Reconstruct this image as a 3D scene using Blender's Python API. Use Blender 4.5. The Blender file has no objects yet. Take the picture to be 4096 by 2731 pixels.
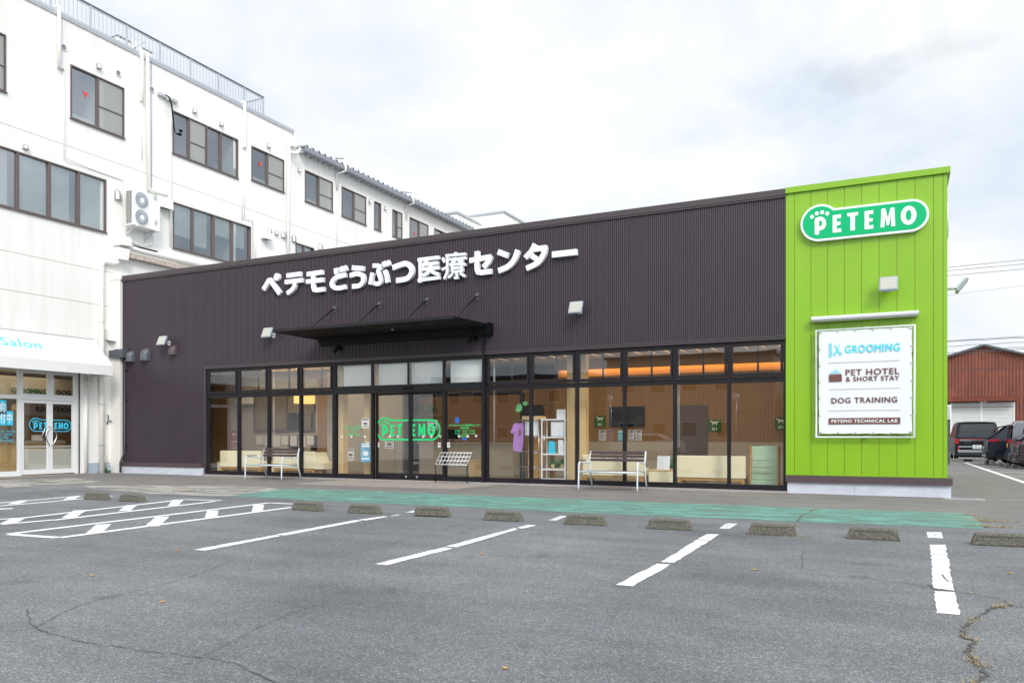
import bpy, math, random
from mathutils import Vector, Matrix
random.seed(7)
SC = bpy.context.scene
COL = SC.collection

# ------------------------------------------------------------------ camera
CAM_Z = 1.25
FPX, CX, HY = 3147.0, 2048.0, 1745.0            # focal length, centre column and horizon row of the 4096 px wide photograph
YAW = math.atan(1542 / 3147.0)
CC, SS = math.cos(YAW), math.sin(YAW)
cd = bpy.data.cameras.new('camera'); cam = bpy.data.objects.new('camera', cd); COL.objects.link(cam)
cd.sensor_width = 36.0; cd.lens = 36.0 * FPX / 4096.0
cd.shift_y = (HY - 1365.5) / 4096.0
cd.clip_start = 0.1; cd.clip_end = 2000
cam.location = (0, 0, CAM_Z); cam.rotation_euler = (math.pi / 2, 0, YAW)
SC.camera = cam

# ------------------------------------------------------------------ world: bright broken overcast
SUN_DIR = Vector((0.57, -0.66, 0.60)).normalized()
sun_el = math.asin(SUN_DIR.z); sun_az = math.atan2(SUN_DIR.x, SUN_DIR.y)
world = bpy.data.worlds.new('World'); SC.world = world; world.use_nodes = True
nt = world.node_tree; nt.nodes.clear()
def N(t, tree=None, **kw):
    n = (tree or nt).nodes.new(t)
    for k, v in kw.items(): setattr(n, k, v)
    return n
out = N('ShaderNodeOutputWorld'); bg = N('ShaderNodeBackground'); bg.inputs[1].default_value = 0.1
sky = N('ShaderNodeTexSky', sky_type='NISHITA', sun_disc=False, sun_elevation=sun_el, sun_rotation=sun_az)
tc = N('ShaderNodeTexCoord'); mp = N('ShaderNodeMapping'); mp.inputs['Scale'].default_value = (1.0, 1.0, 2.1)
mp.inputs['Location'].default_value = (0.35, 0.2, 0.1)
nz = N('ShaderNodeTexNoise'); nz.inputs['Scale'].default_value = 2.3; nz.inputs['Detail'].default_value = 9; nz.inputs['Roughness'].default_value = 0.56
nz.inputs['Distortion'].default_value = 0.25
nz2 = N('ShaderNodeTexNoise'); nz2.inputs['Scale'].default_value = 1.5; nz2.inputs['Detail'].default_value = 6
nz2.inputs['Roughness'].default_value = 0.5
cr = N('ShaderNodeValToRGB'); e = cr.color_ramp.elements
e[0].position = 0.36; e[0].color = (8.1, 9.1, 10.3, 1); e[1].position = 0.585; e[1].color = (11.05, 11.2, 11.3, 1)
cr2 = N('ShaderNodeValToRGB'); e = cr2.color_ramp.elements
e[0].position = 0.36; e[0].color = (0.35, 0.35, 0.35, 1); e[1].position = 0.47; e[1].color = (1, 1, 1, 1)
mx = N('ShaderNodeMix', data_type='RGBA')
L = nt.links.new
L(tc.outputs['Generated'], mp.inputs[0]); L(mp.outputs[0], nz.inputs['Vector']); L(mp.outputs[0], nz2.inputs['Vector'])
L(nz.outputs['Fac'], cr.inputs[0]); L(nz2.outputs['Fac'], cr2.inputs[0])
L(cr2.outputs[0], mx.inputs['Factor']); L(sky.outputs[0], mx.inputs['A']); L(cr.outputs[0], mx.inputs['B'])
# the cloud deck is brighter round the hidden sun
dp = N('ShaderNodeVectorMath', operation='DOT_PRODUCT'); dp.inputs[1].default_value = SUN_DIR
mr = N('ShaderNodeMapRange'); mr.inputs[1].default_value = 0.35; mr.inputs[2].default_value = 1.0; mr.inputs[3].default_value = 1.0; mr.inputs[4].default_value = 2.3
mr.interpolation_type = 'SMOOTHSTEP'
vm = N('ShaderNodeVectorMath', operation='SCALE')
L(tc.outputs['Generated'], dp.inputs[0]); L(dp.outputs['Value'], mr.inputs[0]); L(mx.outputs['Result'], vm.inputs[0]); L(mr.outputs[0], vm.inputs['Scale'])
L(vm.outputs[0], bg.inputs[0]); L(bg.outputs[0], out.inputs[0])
sd = bpy.data.lights.new('sun', 'SUN'); so = bpy.data.objects.new('sun', sd); COL.objects.link(so)
sd.energy = 1.9; sd.angle = math.radians(16); sd.color = (1.0, 0.96, 0.9)
so.rotation_euler = SUN_DIR.to_track_quat('Z', 'Y').to_euler(); so.location = (10, -10, 20)
vs = SC.view_settings; vs.view_transform = 'Standard'; vs.look = 'None'; vs.exposure = -0.10; vs.gamma = 1
SC.cycles.max_bounces = 8; SC.cycles.transparent_max_bounces = 16; SC.cycles.glossy_bounces = 4; SC.cycles.diffuse_bounces = 4

# ------------------------------------------------------------------ pixel of the photograph -> point on a real plane of the place
D = 18.4        # glazed front of the clinic: plane y = D
W = -24.4       # long wall of the white block: plane x = W
def ray(px, py):
    u = (px - CX) / FPX; v = (HY - py) / FPX
    return u * CC - SS, u * SS + CC, v
def fac(px, py, Y=D):
    a = ray(px, py); t = Y / a[1]; return t * a[0], CAM_Z + t * a[2]
def fx(px, Y=D): return fac(px, 1700, Y)[0]
def wal(px, py, X=W):
    a = ray(px, py); t = X / a[0]; return t * a[1], CAM_Z + t * a[2]
def wy(px, X=W): return wal(px, 700, X)[0]
def gnd(px, py, z=0.0):
    a = ray(px, py); t = (z - CAM_Z) / a[2]; return t * a[0], t * a[1]

# ------------------------------------------------------------------ materials
def mat(name, col, rough=0.6, metal=0.0, var=0.0, vscale=3.0, bump=0.0, bscale=40.0, coat=0.0, emit=None, es=1.0, stretch=None, col2=None, spec=0.5, alpha=1.0, trans=0.0):
    m = bpy.data.materials.new(name); m.use_nodes = True; t = m.node_tree; b = t.nodes['Principled BSDF']
    b.inputs['Base Color'].default_value = (*col, 1); b.inputs['Roughness'].default_value = rough; b.inputs['Metallic'].default_value = metal
    b.inputs['Coat Weight'].default_value = coat; b.inputs['Specular IOR Level'].default_value = spec
    b.inputs['Alpha'].default_value = alpha
    if trans: b.inputs['Transmission Weight'].default_value = trans
    if emit: b.inputs['Emission Color'].default_value = (*emit, 1); b.inputs['Emission Strength'].default_value = es
    g = None
    if var or bump:
        g = t.nodes.new('ShaderNodeNewGeometry'); src = g.outputs['Position']
        if stretch:
            mm = t.nodes.new('ShaderNodeMapping'); mm.inputs['Scale'].default_value = stretch; t.links.new(src, mm.inputs[0]); src = mm.outputs[0]
    if var:
        n = t.nodes.new('ShaderNodeTexNoise'); n.inputs['Scale'].default_value = vscale; n.inputs['Detail'].default_value = 6; n.inputs['Roughness'].default_value = 0.6
        t.links.new(src, n.inputs['Vector'])
        r = t.nodes.new('ShaderNodeValToRGB'); e = r.color_ramp.elements
        e[0].position = 0.3; e[1].position = 0.7
        lo = col2 if col2 else tuple(c * (1 - var) for c in col)
        hi = col if col2 else tuple(min(1, c * (1 + var)) for c in col)
        e[0].color = (*lo, 1); e[1].color = (*hi, 1)
        t.links.new(n.outputs['Fac'], r.inputs[0]); t.links.new(r.outputs[0], b.inputs['Base Color'])
    if bump:
        n = t.nodes.new('ShaderNodeTexNoise'); n.inputs['Scale'].default_value = bscale; n.inputs['Detail'].default_value = 4
        t.links.new(src, n.inputs['Vector'])
        bp = t.nodes.new('ShaderNodeBump'); bp.inputs['Strength'].default_value = bump; bp.inputs['Distance'].default_value = 0.01
        t.links.new(n.outputs['Fac'], bp.inputs['Height']); t.links.new(bp.outputs[0], b.inputs['Normal'])
    return m

def glass_mat(name, tint=(0.965, 0.98, 0.97), base=0.06, mul=0.9, rough=0.0, wave=0.0):
    m = bpy.data.materials.new(name); m.use_nodes = True; t = m.node_tree; t.nodes.clear()
    o = t.nodes.new('ShaderNodeOutputMaterial'); x = t.nodes.new('ShaderNodeMixShader'); a = t.nodes.new('ShaderNodeBsdfTransparent'); g = t.nodes.new('ShaderNodeBsdfGlossy')
    a.inputs[0].default_value = (*tint, 1); g.inputs['Roughness'].default_value = rough; g.inputs['Color'].default_value = (0.95, 0.97, 1, 1)
    lw = t.nodes.new('ShaderNodeLayerWeight'); lw.inputs[0].default_value = 0.5
    p = t.nodes.new('ShaderNodeMath'); p.operation = 'POWER'; p.inputs[1].default_value = 4.0
    q = t.nodes.new('ShaderNodeMath'); q.operation = 'MULTIPLY_ADD'; q.inputs[1].default_value = mul; q.inputs[2].default_value = base; q.use_clamp = True
    t.links.new(lw.outputs['Facing'], p.inputs[0]); t.links.new(p.outputs[0], q.inputs[0]); t.links.new(q.outputs[0], x.inputs[0])
    if wave:
        n = t.nodes.new('ShaderNodeTexNoise'); n.inputs['Scale'].default_value = 1.3; n.inputs['Detail'].default_value = 1
        gg = t.nodes.new('ShaderNodeNewGeometry'); t.links.new(gg.outputs['Position'], n.inputs['Vector'])
        bp = t.nodes.new('ShaderNodeBump'); bp.inputs['Strength'].default_value = wave; bp.inputs['Distance'].default_value = 0.02
        t.links.new(n.outputs['Fac'], bp.inputs['Height']); t.links.new(bp.outputs[0], g.inputs['Normal'])
    t.links.new(a.outputs[0], x.inputs[1]); t.links.new(g.outputs[0], x.inputs[2]); t.links.new(x.outputs[0], o.inputs[0])
    return m

M = {}
M['clad'] = mat('brown_cladding_paint', (0.060, 0.044, 0.057), 0.38, var=0.06, vscale=1.2)
M['cap'] = mat('brown_trim_paint', (0.062, 0.048, 0.053), 0.4)
M['band'] = mat('brown_band_paint', (0.085, 0.058, 0.063), 0.45)
M['green'] = mat('green_panel_paint', (0.235, 0.455, 0.013), 0.34, var=0.05, vscale=1.0, stretch=(2.2, 2.2, .25), bump=.03, bscale=2.5)
M['groove'] = mat('green_joint', (0.10, 0.22, 0.01), 0.6)
M['plinth'] = mat('plinth_render', (0.56, 0.59, 0.66), 0.85, var=0.10, vscale=3.0, stretch=(1.5, 1.5, 4), bump=0.2, bscale=60)
M['frame'] = mat('black_aluminium', (0.010, 0.0095, 0.013), 0.45, spec=0.35)
M['black'] = mat('black_paint', (0.004, 0.0045, 0.005), 0.5, spec=0.2)
M['glass'] = glass_mat('shop_glass', base=0.115, mul=1.1, wave=0.05)
M['glass2'] = glass_mat('upper_window_glass', tint=(0.85, 0.9, 0.88), base=0.40, mul=1.3, wave=0.06)
M['white'] = mat('white_wall_panel', (0.84, 0.85, 0.815), 0.75, var=0.025, vscale=1.0)
M['pipe'] = mat('cream_plastic_pipe', (0.83, 0.815, 0.77), 0.45)
M['bronze'] = mat('bronze_aluminium', (0.125, 0.095, 0.088), 0.4)
M['alu'] = mat('pale_aluminium', (0.62, 0.64, 0.67), 0.35, 0.6)
M['greymetal'] = mat('grey_metal', (0.36, 0.38, 0.42), 0.4, 0.5)
M['steel'] = mat('stainless_steel', (0.6, 0.6, 0.62), 0.22, 1.0)
M['signwhite'] = mat('sign_white', (0.86, 0.885, 0.91), 0.4)
M['signgreen'] = mat('sign_green', (0.004, 0.46, 0.17), 0.5, spec=0.2)
M['facegreen'] = mat('glass_film_green', (0.0, 0.72, 0.20), 0.5)
M['cyan'] = mat('cyan_film', (0.04, 0.62, 0.88), 0.5)
M['cyanprint'] = mat('cyan_print', (0.06, 0.72, 0.90), 0.5)
M['brownprint'] = mat('brown_print', (0.16, 0.065, 0.055), 0.6)
M['paleblue'] = mat('pale_blue_print', (0.33, 0.67, 0.86), 0.6)
M['sheet'] = mat('banner_sheet', (0.78, 0.80, 0.82), 0.6, var=0.015, vscale=2)
M['linework'] = mat('road_paint', (0.80, 0.81, 0.82), 0.7, var=0.05, vscale=14, bump=0.3, bscale=120)
M['concrete'] = mat('weathered_concrete', (0.235, 0.225, 0.178), 0.95, var=0.3, vscale=48, bump=1.0, bscale=120, col2=(0.055, 0.053, 0.040))
M['cream'] = mat('cream_vinyl', (0.88, 0.78, 0.53), 0.5)
M['oak'] = mat('orange_oak', (0.55, 0.27, 0.05), 0.5, var=0.12, vscale=8, stretch=(1, 1, 6))
M['woodwall'] = mat('wood_veneer_wall', (0.33, 0.19, 0.078), 0.55, var=0.10, vscale=5, stretch=(6, 6, 0.5))
M['woodpale'] = mat('pale_wood_veneer', (0.70, 0.49, 0.24), 0.5, var=0.08, vscale=5, stretch=(7, 7, 0.4))
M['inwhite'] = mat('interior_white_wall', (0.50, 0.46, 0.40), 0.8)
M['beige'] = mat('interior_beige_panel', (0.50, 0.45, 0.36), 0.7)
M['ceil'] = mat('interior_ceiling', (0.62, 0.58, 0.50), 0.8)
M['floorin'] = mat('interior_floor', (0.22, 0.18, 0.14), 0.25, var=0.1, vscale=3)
M['dark'] = mat('dark_panel', (0.012, 0.014, 0.014), 0.3)
M['slat'] = mat('bench_slat_brown', (0.075, 0.052, 0.055), 0.55, var=0.15, vscale=30, stretch=(0.3, 1, 4))
M['tube'] = mat('bench_tube_white', (0.66, 0.74, 0.80), 0.3)
M['leafgreen'] = mat('leaf_green', (0.07, 0.16, 0.03), 0.6, var=0.4, vscale=20)
M['straw'] = mat('dry_grass', (0.40, 0.31, 0.15), 0.9, var=0.3, vscale=30)
M['fallen'] = mat('yellow_leaf', (0.75, 0.42, 0.03), 0.6, var=0.2, vscale=60)
M['tyre'] = mat('tyre_rubber', (0.015, 0.015, 0.016), 0.8)
M['red'] = mat('lamp_red', (0.38, 0.01, 0.015), 0.3)
M['lampgrey'] = mat('lamp_housing_grey', (0.36, 0.40, 0.47), 0.4)
M['awnprint'] = mat('awning_print', (0.16, 0.62, 0.82), 0.7)
M['rustbrown'] = mat('red_brown_sheet', (0.185, 0.055, 0.032), 0.6, var=0.25, vscale=1.5, stretch=(1, 1, 0.4))
M['shutter'] = mat('shutter_paint', (0.60, 0.62, 0.60), 0.5)
M['cloth_blind'] = mat('blind_white', (0.78, 0.80, 0.78), 0.7)
M['carglass'] = mat('tinted_car_glass', (0.010, 0.012, 0.016), 0.05, spec=0.5)
M['lampface'] = mat('lamp_diffuser', (0.48, 0.47, 0.41), 0.4)
M['hoodgrey'] = mat('hood_grey', (0.09, 0.10, 0.115), 0.35)
M['brick'] = mat('edging_brick', (0.36, 0.33, 0.32), 0.9, var=0.12, vscale=12)
M['tile'] = mat('entrance_tile', (0.34, 0.30, 0.27), 0.8, var=0.05, vscale=6, bump=0.2, bscale=80)
M['awn'] = mat('awning_canvas', (0.82, 0.815, 0.80), 0.8, var=0.02, vscale=2)
M['zinc'] = mat('zinc_roof', (0.30, 0.33, 0.37), 0.45, 0.3)

# ------------------------------------------------------------------ mesh helpers
class MB:
    def __init__(s): s.v = []; s.f = []; s.smooth = []
    def add(s, vs, fs, smooth=False):
        o = len(s.v); s.v += [tuple(v) for v in vs]; s.f += [tuple(i + o for i in f) for f in fs]; s.smooth += [smooth] * len(fs); return s
    def box(s, x0, x1, y0, y1, z0, z1, M4=None):
        if x0 > x1: x0, x1 = x1, x0
        if y0 > y1: y0, y1 = y1, y0
        if z0 > z1: z0, z1 = z1, z0
        v = [(x, y, z) for z in (z0, z1) for y in (y0, y1) for x in (x0, x1)]
        if M4 is not None: v = [tuple(M4 @ Vector(p)) for p in v]
        return s.add(v, [(0, 2, 3, 1), (4, 5, 7, 6), (0, 1, 5, 4), (2, 6, 7, 3), (0, 4, 6, 2), (1, 3, 7, 5)])
    def rbox(s, x0, x1, y0, y1, z0, z1, r=0.02, M4=None):   # box with chamfered long edges (octagonal plan) and top
        xs = [(x0 + r, y0), (x1 - r, y0), (x1, y0 + r), (x1, y1 - r), (x1 - r, y1), (x0 + r, y1), (x0, y1 - r), (x0, y0 + r)]
        xi = [(x0 + 2 * r, y0 + r), (x1 - 2 * r, y0 + r), (x1 - r, y0 + 2 * r), (x1 - r, y1 - 2 * r), (x1 - 2 * r, y1 - r), (x0 + 2 * r, y1 - r), (x0 + r, y1 - 2 * r), (x0 + r, y0 + 2 * r)]
        rings = [[(x, y, z0) for x, y in xi], [(x, y, z0 + r) for x, y in xs], [(x, y, z1 - r) for x, y in xs], [(x, y, z1) for x, y in xi]]
        v = sum(rings, [])
        if M4 is not None: v = [tuple(M4 @ Vector(p)) for p in v]
        f = [tuple(reversed(range(8))), tuple(range(24, 32))]
        for k in range(3):
            for i in range(8):
                j = (i + 1) % 8; f.append((k * 8 + i, k * 8 + j, k * 8 + 8 + j, k * 8 + 8 + i))
        return s.add(v, f)
    def quad(s, a, b, c, d): return s.add([a, b, c, d], [(0, 1, 2, 3)])
    def poly(s, pts): return s.add(pts, [tuple(range(len(pts)))])
    def prism(s, pts, off):     # planar polygon swept by vector off
        n = len(pts); o = Vector(off); v = [tuple(p) for p in pts] + [tuple(Vector(p) + o) for p in pts]
        f = [tuple(range(n)), tuple(reversed(range(n, 2 * n)))] + [(i, i + n, (i + 1) % n + n, (i + 1) % n) for i in range(n)]
        return s.add(v, f)
    def tube(s, pts, r, n=8, caps=True, closed=False):
        pts = [Vector(p) for p in pts]; m = len(pts); rr = r if isinstance(r, (list, tuple)) else [r] * m
        vs = []; prev = None
        for i, p in enumerate(pts):
            if closed: t = (pts[(i + 1) % m] - pts[i - 1])
            else: t = (pts[min(i + 1, m - 1)] - pts[max(i - 1, 0)])
            t.normalize()
            if prev is None: a = t.orthogonal().normalized()
            else:
                a = prev - t * prev.dot(t)
                a = a.normalized() if a.length > 1e-6 else t.orthogonal().normalized()
            prev = a; b = t.cross(a)
            for k in range(n):
                w = 2 * math.pi * k / n; vs.append(p + (a * math.cos(w) + b * math.sin(w)) * rr[i])
        fs = []
        for i in range(m if closed else m - 1):
            j = (i + 1) % m
            for k in range(n): fs.append((i * n + k, i * n + (k + 1) % n, j * n + (k + 1) % n, j * n + k))
        o = len(s.v); s.add(vs, fs, True)
        if caps and not closed:
            s.f += [tuple(o + k for k in reversed(range(n))), tuple(o + (m - 1) * n + k for k in range(n))]; s.smooth += [False, False]
        return s
    def cyl(s, a, b, r0, r1=None, n=16): return s.tube([a, b], [r0, r0 if r1 is None else r1], n)
    def build(s, name, m, parent=None, world=True):
        off = Vector((0, 0, 0))
        if world and parent is not None:
            q = parent
            while q is not None: off = off + q.location; q = q.parent
        me = bpy.data.meshes.new(name)
        me.from_pydata([(v[0] - off.x, v[1] - off.y, v[2] - off.z) for v in s.v], [], s.f)
        for i, sm in enumerate(s.smooth):
            if sm: me.polygons[i].use_smooth = True
        me.validate(); me.update()
        if m is not None: me.materials.append(m)
        o = bpy.data.objects.new(name, me); COL.objects.link(o)
        if parent is not None: o.parent = parent
        return o
def xf(M4, v): return tuple(M4 @ Vector(v))
def tag(o, label=None, cat=None, group=None, kind=None):
    if label: o['label'] = label
    if cat: o['category'] = cat
    if group: o['group'] = group
    if kind: o['kind'] = kind
    return o
def thing(name, label, cat, loc=(0, 0, 0), rz=0.0, group=None):
    o = bpy.data.objects.new(name, None); COL.objects.link(o); o.location = loc; o.rotation_euler = (0, 0, rz); o.empty_display_size = 0.3
    return tag(o, label, cat, group)
def one(name, mb, m, label, cat, group=None):     # a thing that is a single mesh, its origin at its base
    n = len(mb.v); c = (sum(v[0] for v in mb.v) / n, sum(v[1] for v in mb.v) / n, min(v[2] for v in mb.v))
    o = mb.build(name, m); o.data.transform(Matrix.Translation((-c[0], -c[1], -c[2]))); o.location = c
    return tag(o, label, cat, group)
def structure(name, mb, m): return tag(mb.build(name, m), kind='structure')
def copy_tree(o, parent=None):
    c = o.copy(); COL.objects.link(c); c.parent = parent
    for ch in [x for x in o.children]: copy_tree(ch, c)
    return c

def curve_mesh(cu):
    ob = bpy.data.objects.new('tmp', cu); COL.objects.link(ob)
    dg = bpy.context.evaluated_depsgraph_get(); dg.update()
    me = bpy.data.meshes.new_from_object(ob.evaluated_get(dg))
    vs = [tuple(v.co) for v in me.vertices]; fs = [tuple(p.vertices) for p in me.polygons]
    bpy.data.objects.remove(ob); bpy.data.meshes.remove(me); bpy.data.curves.remove(cu)
    return vs, fs
def shape2d(loops, depth):      # filled outline (inner loops are holes), thickness depth, back on z=0
    cu = bpy.data.curves.new('shape', 'CURVE'); cu.dimensions = '2D'; cu.fill_mode = 'BOTH'; cu.extrude = depth / 2
    for lp in loops:
        sp = cu.splines.new('POLY'); sp.points.add(len(lp) - 1); sp.use_cyclic_u = True
        for i, p in enumerate(lp): sp.points[i].co = (p[0], p[1], 0, 1)
    vs, fs = curve_mesh(cu)
    return [(x, y, z + depth / 2) for x, y, z in vs], fs
TC = {}
def text2d(s, bold=0.0, depth=0.004, fit=None):   # text fitted to (x0,x1,z0,z1)
    key = (s, bold)
    if key not in TC:
        hard = bold >= .02; cu = bpy.data.curves.new('text', 'FONT'); cu.body = s; cu.size = 1; cu.offset = 0 if hard else bold; cu.extrude = 0.5; cu.resolution_u = 4; cu.space_character = 1.0 if bold < 0.02 else 1.12
        TC[key] = curve_mesh(cu)
        if hard:   # heavy face: the same outline set three times side by side, each a hair in front of the last
            v0, f0 = TC[key]; V = []; F = []
            for k, (dx, dy) in enumerate(((-bold, 0), (bold, 0), (0, -bold * .7), (0, bold * .7), (0, 0))):
                o = len(V); V += [(x + dx, y + dy, z + (.05 * k if z > 0 else 0)) for x, y, z in v0]; F += [tuple(i + o for i in f) for f in f0]
            TC[key] = (V, F)
    vs, fs = TC[key]
    xs = [v[0] for v in vs]; ys = [v[1] for v in vs]; ax, bx, ay, by = min(xs), max(xs), min(ys), max(ys)
    x0, x1, z0, z1 = fit
    return [((v[0] - ax) / (bx - ax) * (x1 - x0) + x0, (v[1] - ay) / (by - ay) * (z1 - z0) + z0, (v[2] + 0.5) * depth) for v in vs], fs
def on_front(vf, Y):            # local (x, z, out) -> plane facing -y at y=Y
    return [(x, Y - o, z) for x, z, o in vf[0]], vf[1]
def on_side(vf, X):             # local (y, z, out) -> plane facing +x at x=X
    return [(X + o, y, z) for y, z, o in vf[0]], vf[1]
def arc(cx, cy, r, a0, a1, n):
    return [(cx + r * math.cos(math.radians(a0 + (a1 - a0) * i / n)), cy + r * math.sin(math.radians(a0 + (a1 - a0) * i / n))) for i in range(n + 1)]
def pill(xL, xR, zb, r1, r2, g=0.0):    # round-headed bar outline, inset by g
    a1 = r1 - g; a2 = r2 - g; cx1, cz1 = xL + r1, zb + r1; cx2, cz2 = xR - r2, zb + r2
    zt = cz2 + a2; ang = math.degrees(math.asin(max(-1, min(1, (zt - cz1) / a1))))
    return arc(cx1, cz1, a1, 270, ang, 40)[::1] if False else (arc(cx1, cz1, a1, ang, 270, 40) + arc(cx2, cz2, a2, -90, 90, 28))
def rc(pts, r, n=3):            # round the corners of a polygon
    out = []; m = len(pts)
    for i in range(m):
        p = Vector((*pts[i], 0)); a = Vector((*pts[i - 1], 0)) - p; b = Vector((*pts[(i + 1) % m], 0)) - p
        k = min(r, a.length * 0.45, b.length * 0.45); A = p + a.normalized() * k; B = p + b.normalized() * k
        for j in range(n + 1):
            t = j / n; q = A * (1 - t) ** 2 + p * 2 * t * (1 - t) + B * t * t; out.append((q.x, q.y))
    return out
def ell(cx, cy, rx, ry, n=28): return [(cx + rx * math.cos(2 * math.pi * i / n), cy + ry * math.sin(2 * math.pi * i / n)) for i in range(n)]
def logo_letters():             # the six letters and the paw dots, unit width 1
    L = {}
    x0, x1, z0, z1 = 0.117, 0.212, 0.054, 0.21; s = 0.036
    L['P'] = [rc([(x0, z0), (x0 + s, z0), (x0 + s, z0 + 0.036), (x0 + 0.055, z0 + 0.036), (x1 - 0.012, z0 + 0.05), (x1, z0 + 0.085), (x1 - 0.008, z1 - 0.03), (x1 - 0.032, z1 - 0.003), (x0 + 0.035, z1), (x0, z1 - 0.012)], 0.014), rc([(x0 + s, z0 + 0.068), (x0 + 0.052, z0 + 0.07), (x0 + 0.062, z0 + 0.09), (x0 + 0.058, z1 - 0.04), (x0 + s, z1 - 0.034)], 0.01)]
    def E(a, b, c, d):
        t = 0.034; q = 0.028
        return [rc([(a, c), (b, c), (b, c + q + .004), (a + t, c + q), (a + t, c + .062), (b - .006, c + .062), (b - .006, c + .09), (a + t, c + .09), (a + t, d - q), (b - .004, d - q - .006), (b, d), (a, d)], 0.006)]
    L['E'] = E(0.262, 0.331, 0.057, 0.209); L['e'] = E(0.514, 0.583, 0.057, 0.212)
    a, b, c, d = 0.376, 0.466, 0.059, 0.212; m = (a + b) / 2
    L['T'] = [rc([(m - .018, c), (m + .018, c), (m + .018, d - .028), (b - .006, d - .03), (b, d), (a, d), (a + .006, d - .03), (m - .018, d - .028)], 0.006)]
    a, b, c, d = 0.637, 0.749, 0.058, 0.216; m = (a + b) / 2
    L['M'] = [rc([(a, c), (a + .03, c), (a + .034, d - .07), (m - .008, c + .012), (m + .008, c + .012), (b - .034, d - .07), (b - .03, c), (b, c), (b - .006, d), (b - .036, d), (m, c + .075), (a + .036, d), (a + .006, d)], 0.005)]
    L['O'] = [ell(0.8485, 0.136, 0.0585, 0.079), ell(0.8485, 0.136, 0.022, 0.044, 20)]
    L['paw'] = [ell(*p, 0.0165, 0.0175, 14) for p in ((0.095, 0.216), (0.134, 0.240), (0.178, 0.245), (0.219, 0.228))]
    return L
LOGO = logo_letters()
def logo_mesh(xL, xR, zb, depth, only=None, shift={}):
    w = xR - xL; r = []
    for k, lp in LOGO.items():
        if only and k not in only: continue
        for g in ([[l] for l in lp] if k == 'paw' else [lp]):
            vs, fs = shape2d([[(xL + (p[0] + shift.get(k, 0)) * w, zb + p[1] * w) for p in l] for l in g], depth); r.append((vs, fs))
    return r
def stroke(mb, pts, w, Y, depth, k=0):    # thick flat stroke in the xz plane, front at Y, mitred
    P = [Vector((x, z)) for x, z in pts]; n = len(P); Ls = []; Rs = []
    for i in range(n):
        a = (P[i] - P[i - 1]).normalized() if i else (P[1] - P[0]).normalized()
        b = (P[i + 1] - P[i]).normalized() if i < n - 1 else a
        t = (a + b).normalized(); nn = Vector((-t.y, t.x)); c = max(0.5, nn.dot(Vector((-a.y, a.x)))); q = nn * (w / 2 / c)
        Ls.append(P[i] + q); Rs.append(P[i] - q)
    Y0 = Y - 0.0016 * k
    for i in range(n - 1):
        a, b, c, d = Rs[i], Rs[i + 1], Ls[i + 1], Ls[i]
        v = [(p.x, Y0, p.y) for p in (a, b, c, d)] + [(p.x, Y0 + depth, p.y) for p in (a, b, c, d)]
        f = [(0, 1, 2, 3), (0, 4, 5, 1), (2, 6, 7, 3)]
        if i == 0: f.append((0, 3, 7, 4))
        if i == n - 2: f.append((1, 5, 6, 2))
        mb.add(v, f)
def smooth_pts(pts, n=5):      # Catmull-Rom through the points
    P = [Vector(p) for p in pts]; P = [P[0] * 2 - P[1]] + P + [P[-1] * 2 - P[-2]]; out = []
    for i in range(1, len(P) - 2):
        for j in range(n):
            t = j / n; a, b, c, d = P[i - 1:i + 3]
            out.append(tuple(0.5 * ((2 * b) + (c - a) * t + (2 * a - 5 * b + 4 * c - d) * t * t + (3 * b - a - 3 * c + d) * t ** 3)))
    out.append(tuple(P[-2])); return out
def grid_wall(mb, u0, u1, z0, z1, holes, put):   # wall sheet with rectangular holes, faces through put(u, z)
    us = sorted({u0, u1, *[h[0] for h in holes], *[h[1] for h in holes]}); zs = sorted({z0, z1, *[h[2] for h in holes], *[h[3] for h in holes]})
    us = [u for u in us if u0 <= u <= u1]; zs = [z for z in zs if z0 <= z <= z1]
    for a, b in zip(us, us[1:]):
        run = None
        for c, d in zip(zs, zs[1:]):
            mu, mz = (a + b) / 2, (c + d) / 2
            hole = any(h[0] < mu < h[1] and h[2] < mz < h[3] for h in holes)
            if not hole: mb.quad(put(a, c), put(b, c), put(b, d), put(a, d))
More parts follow.
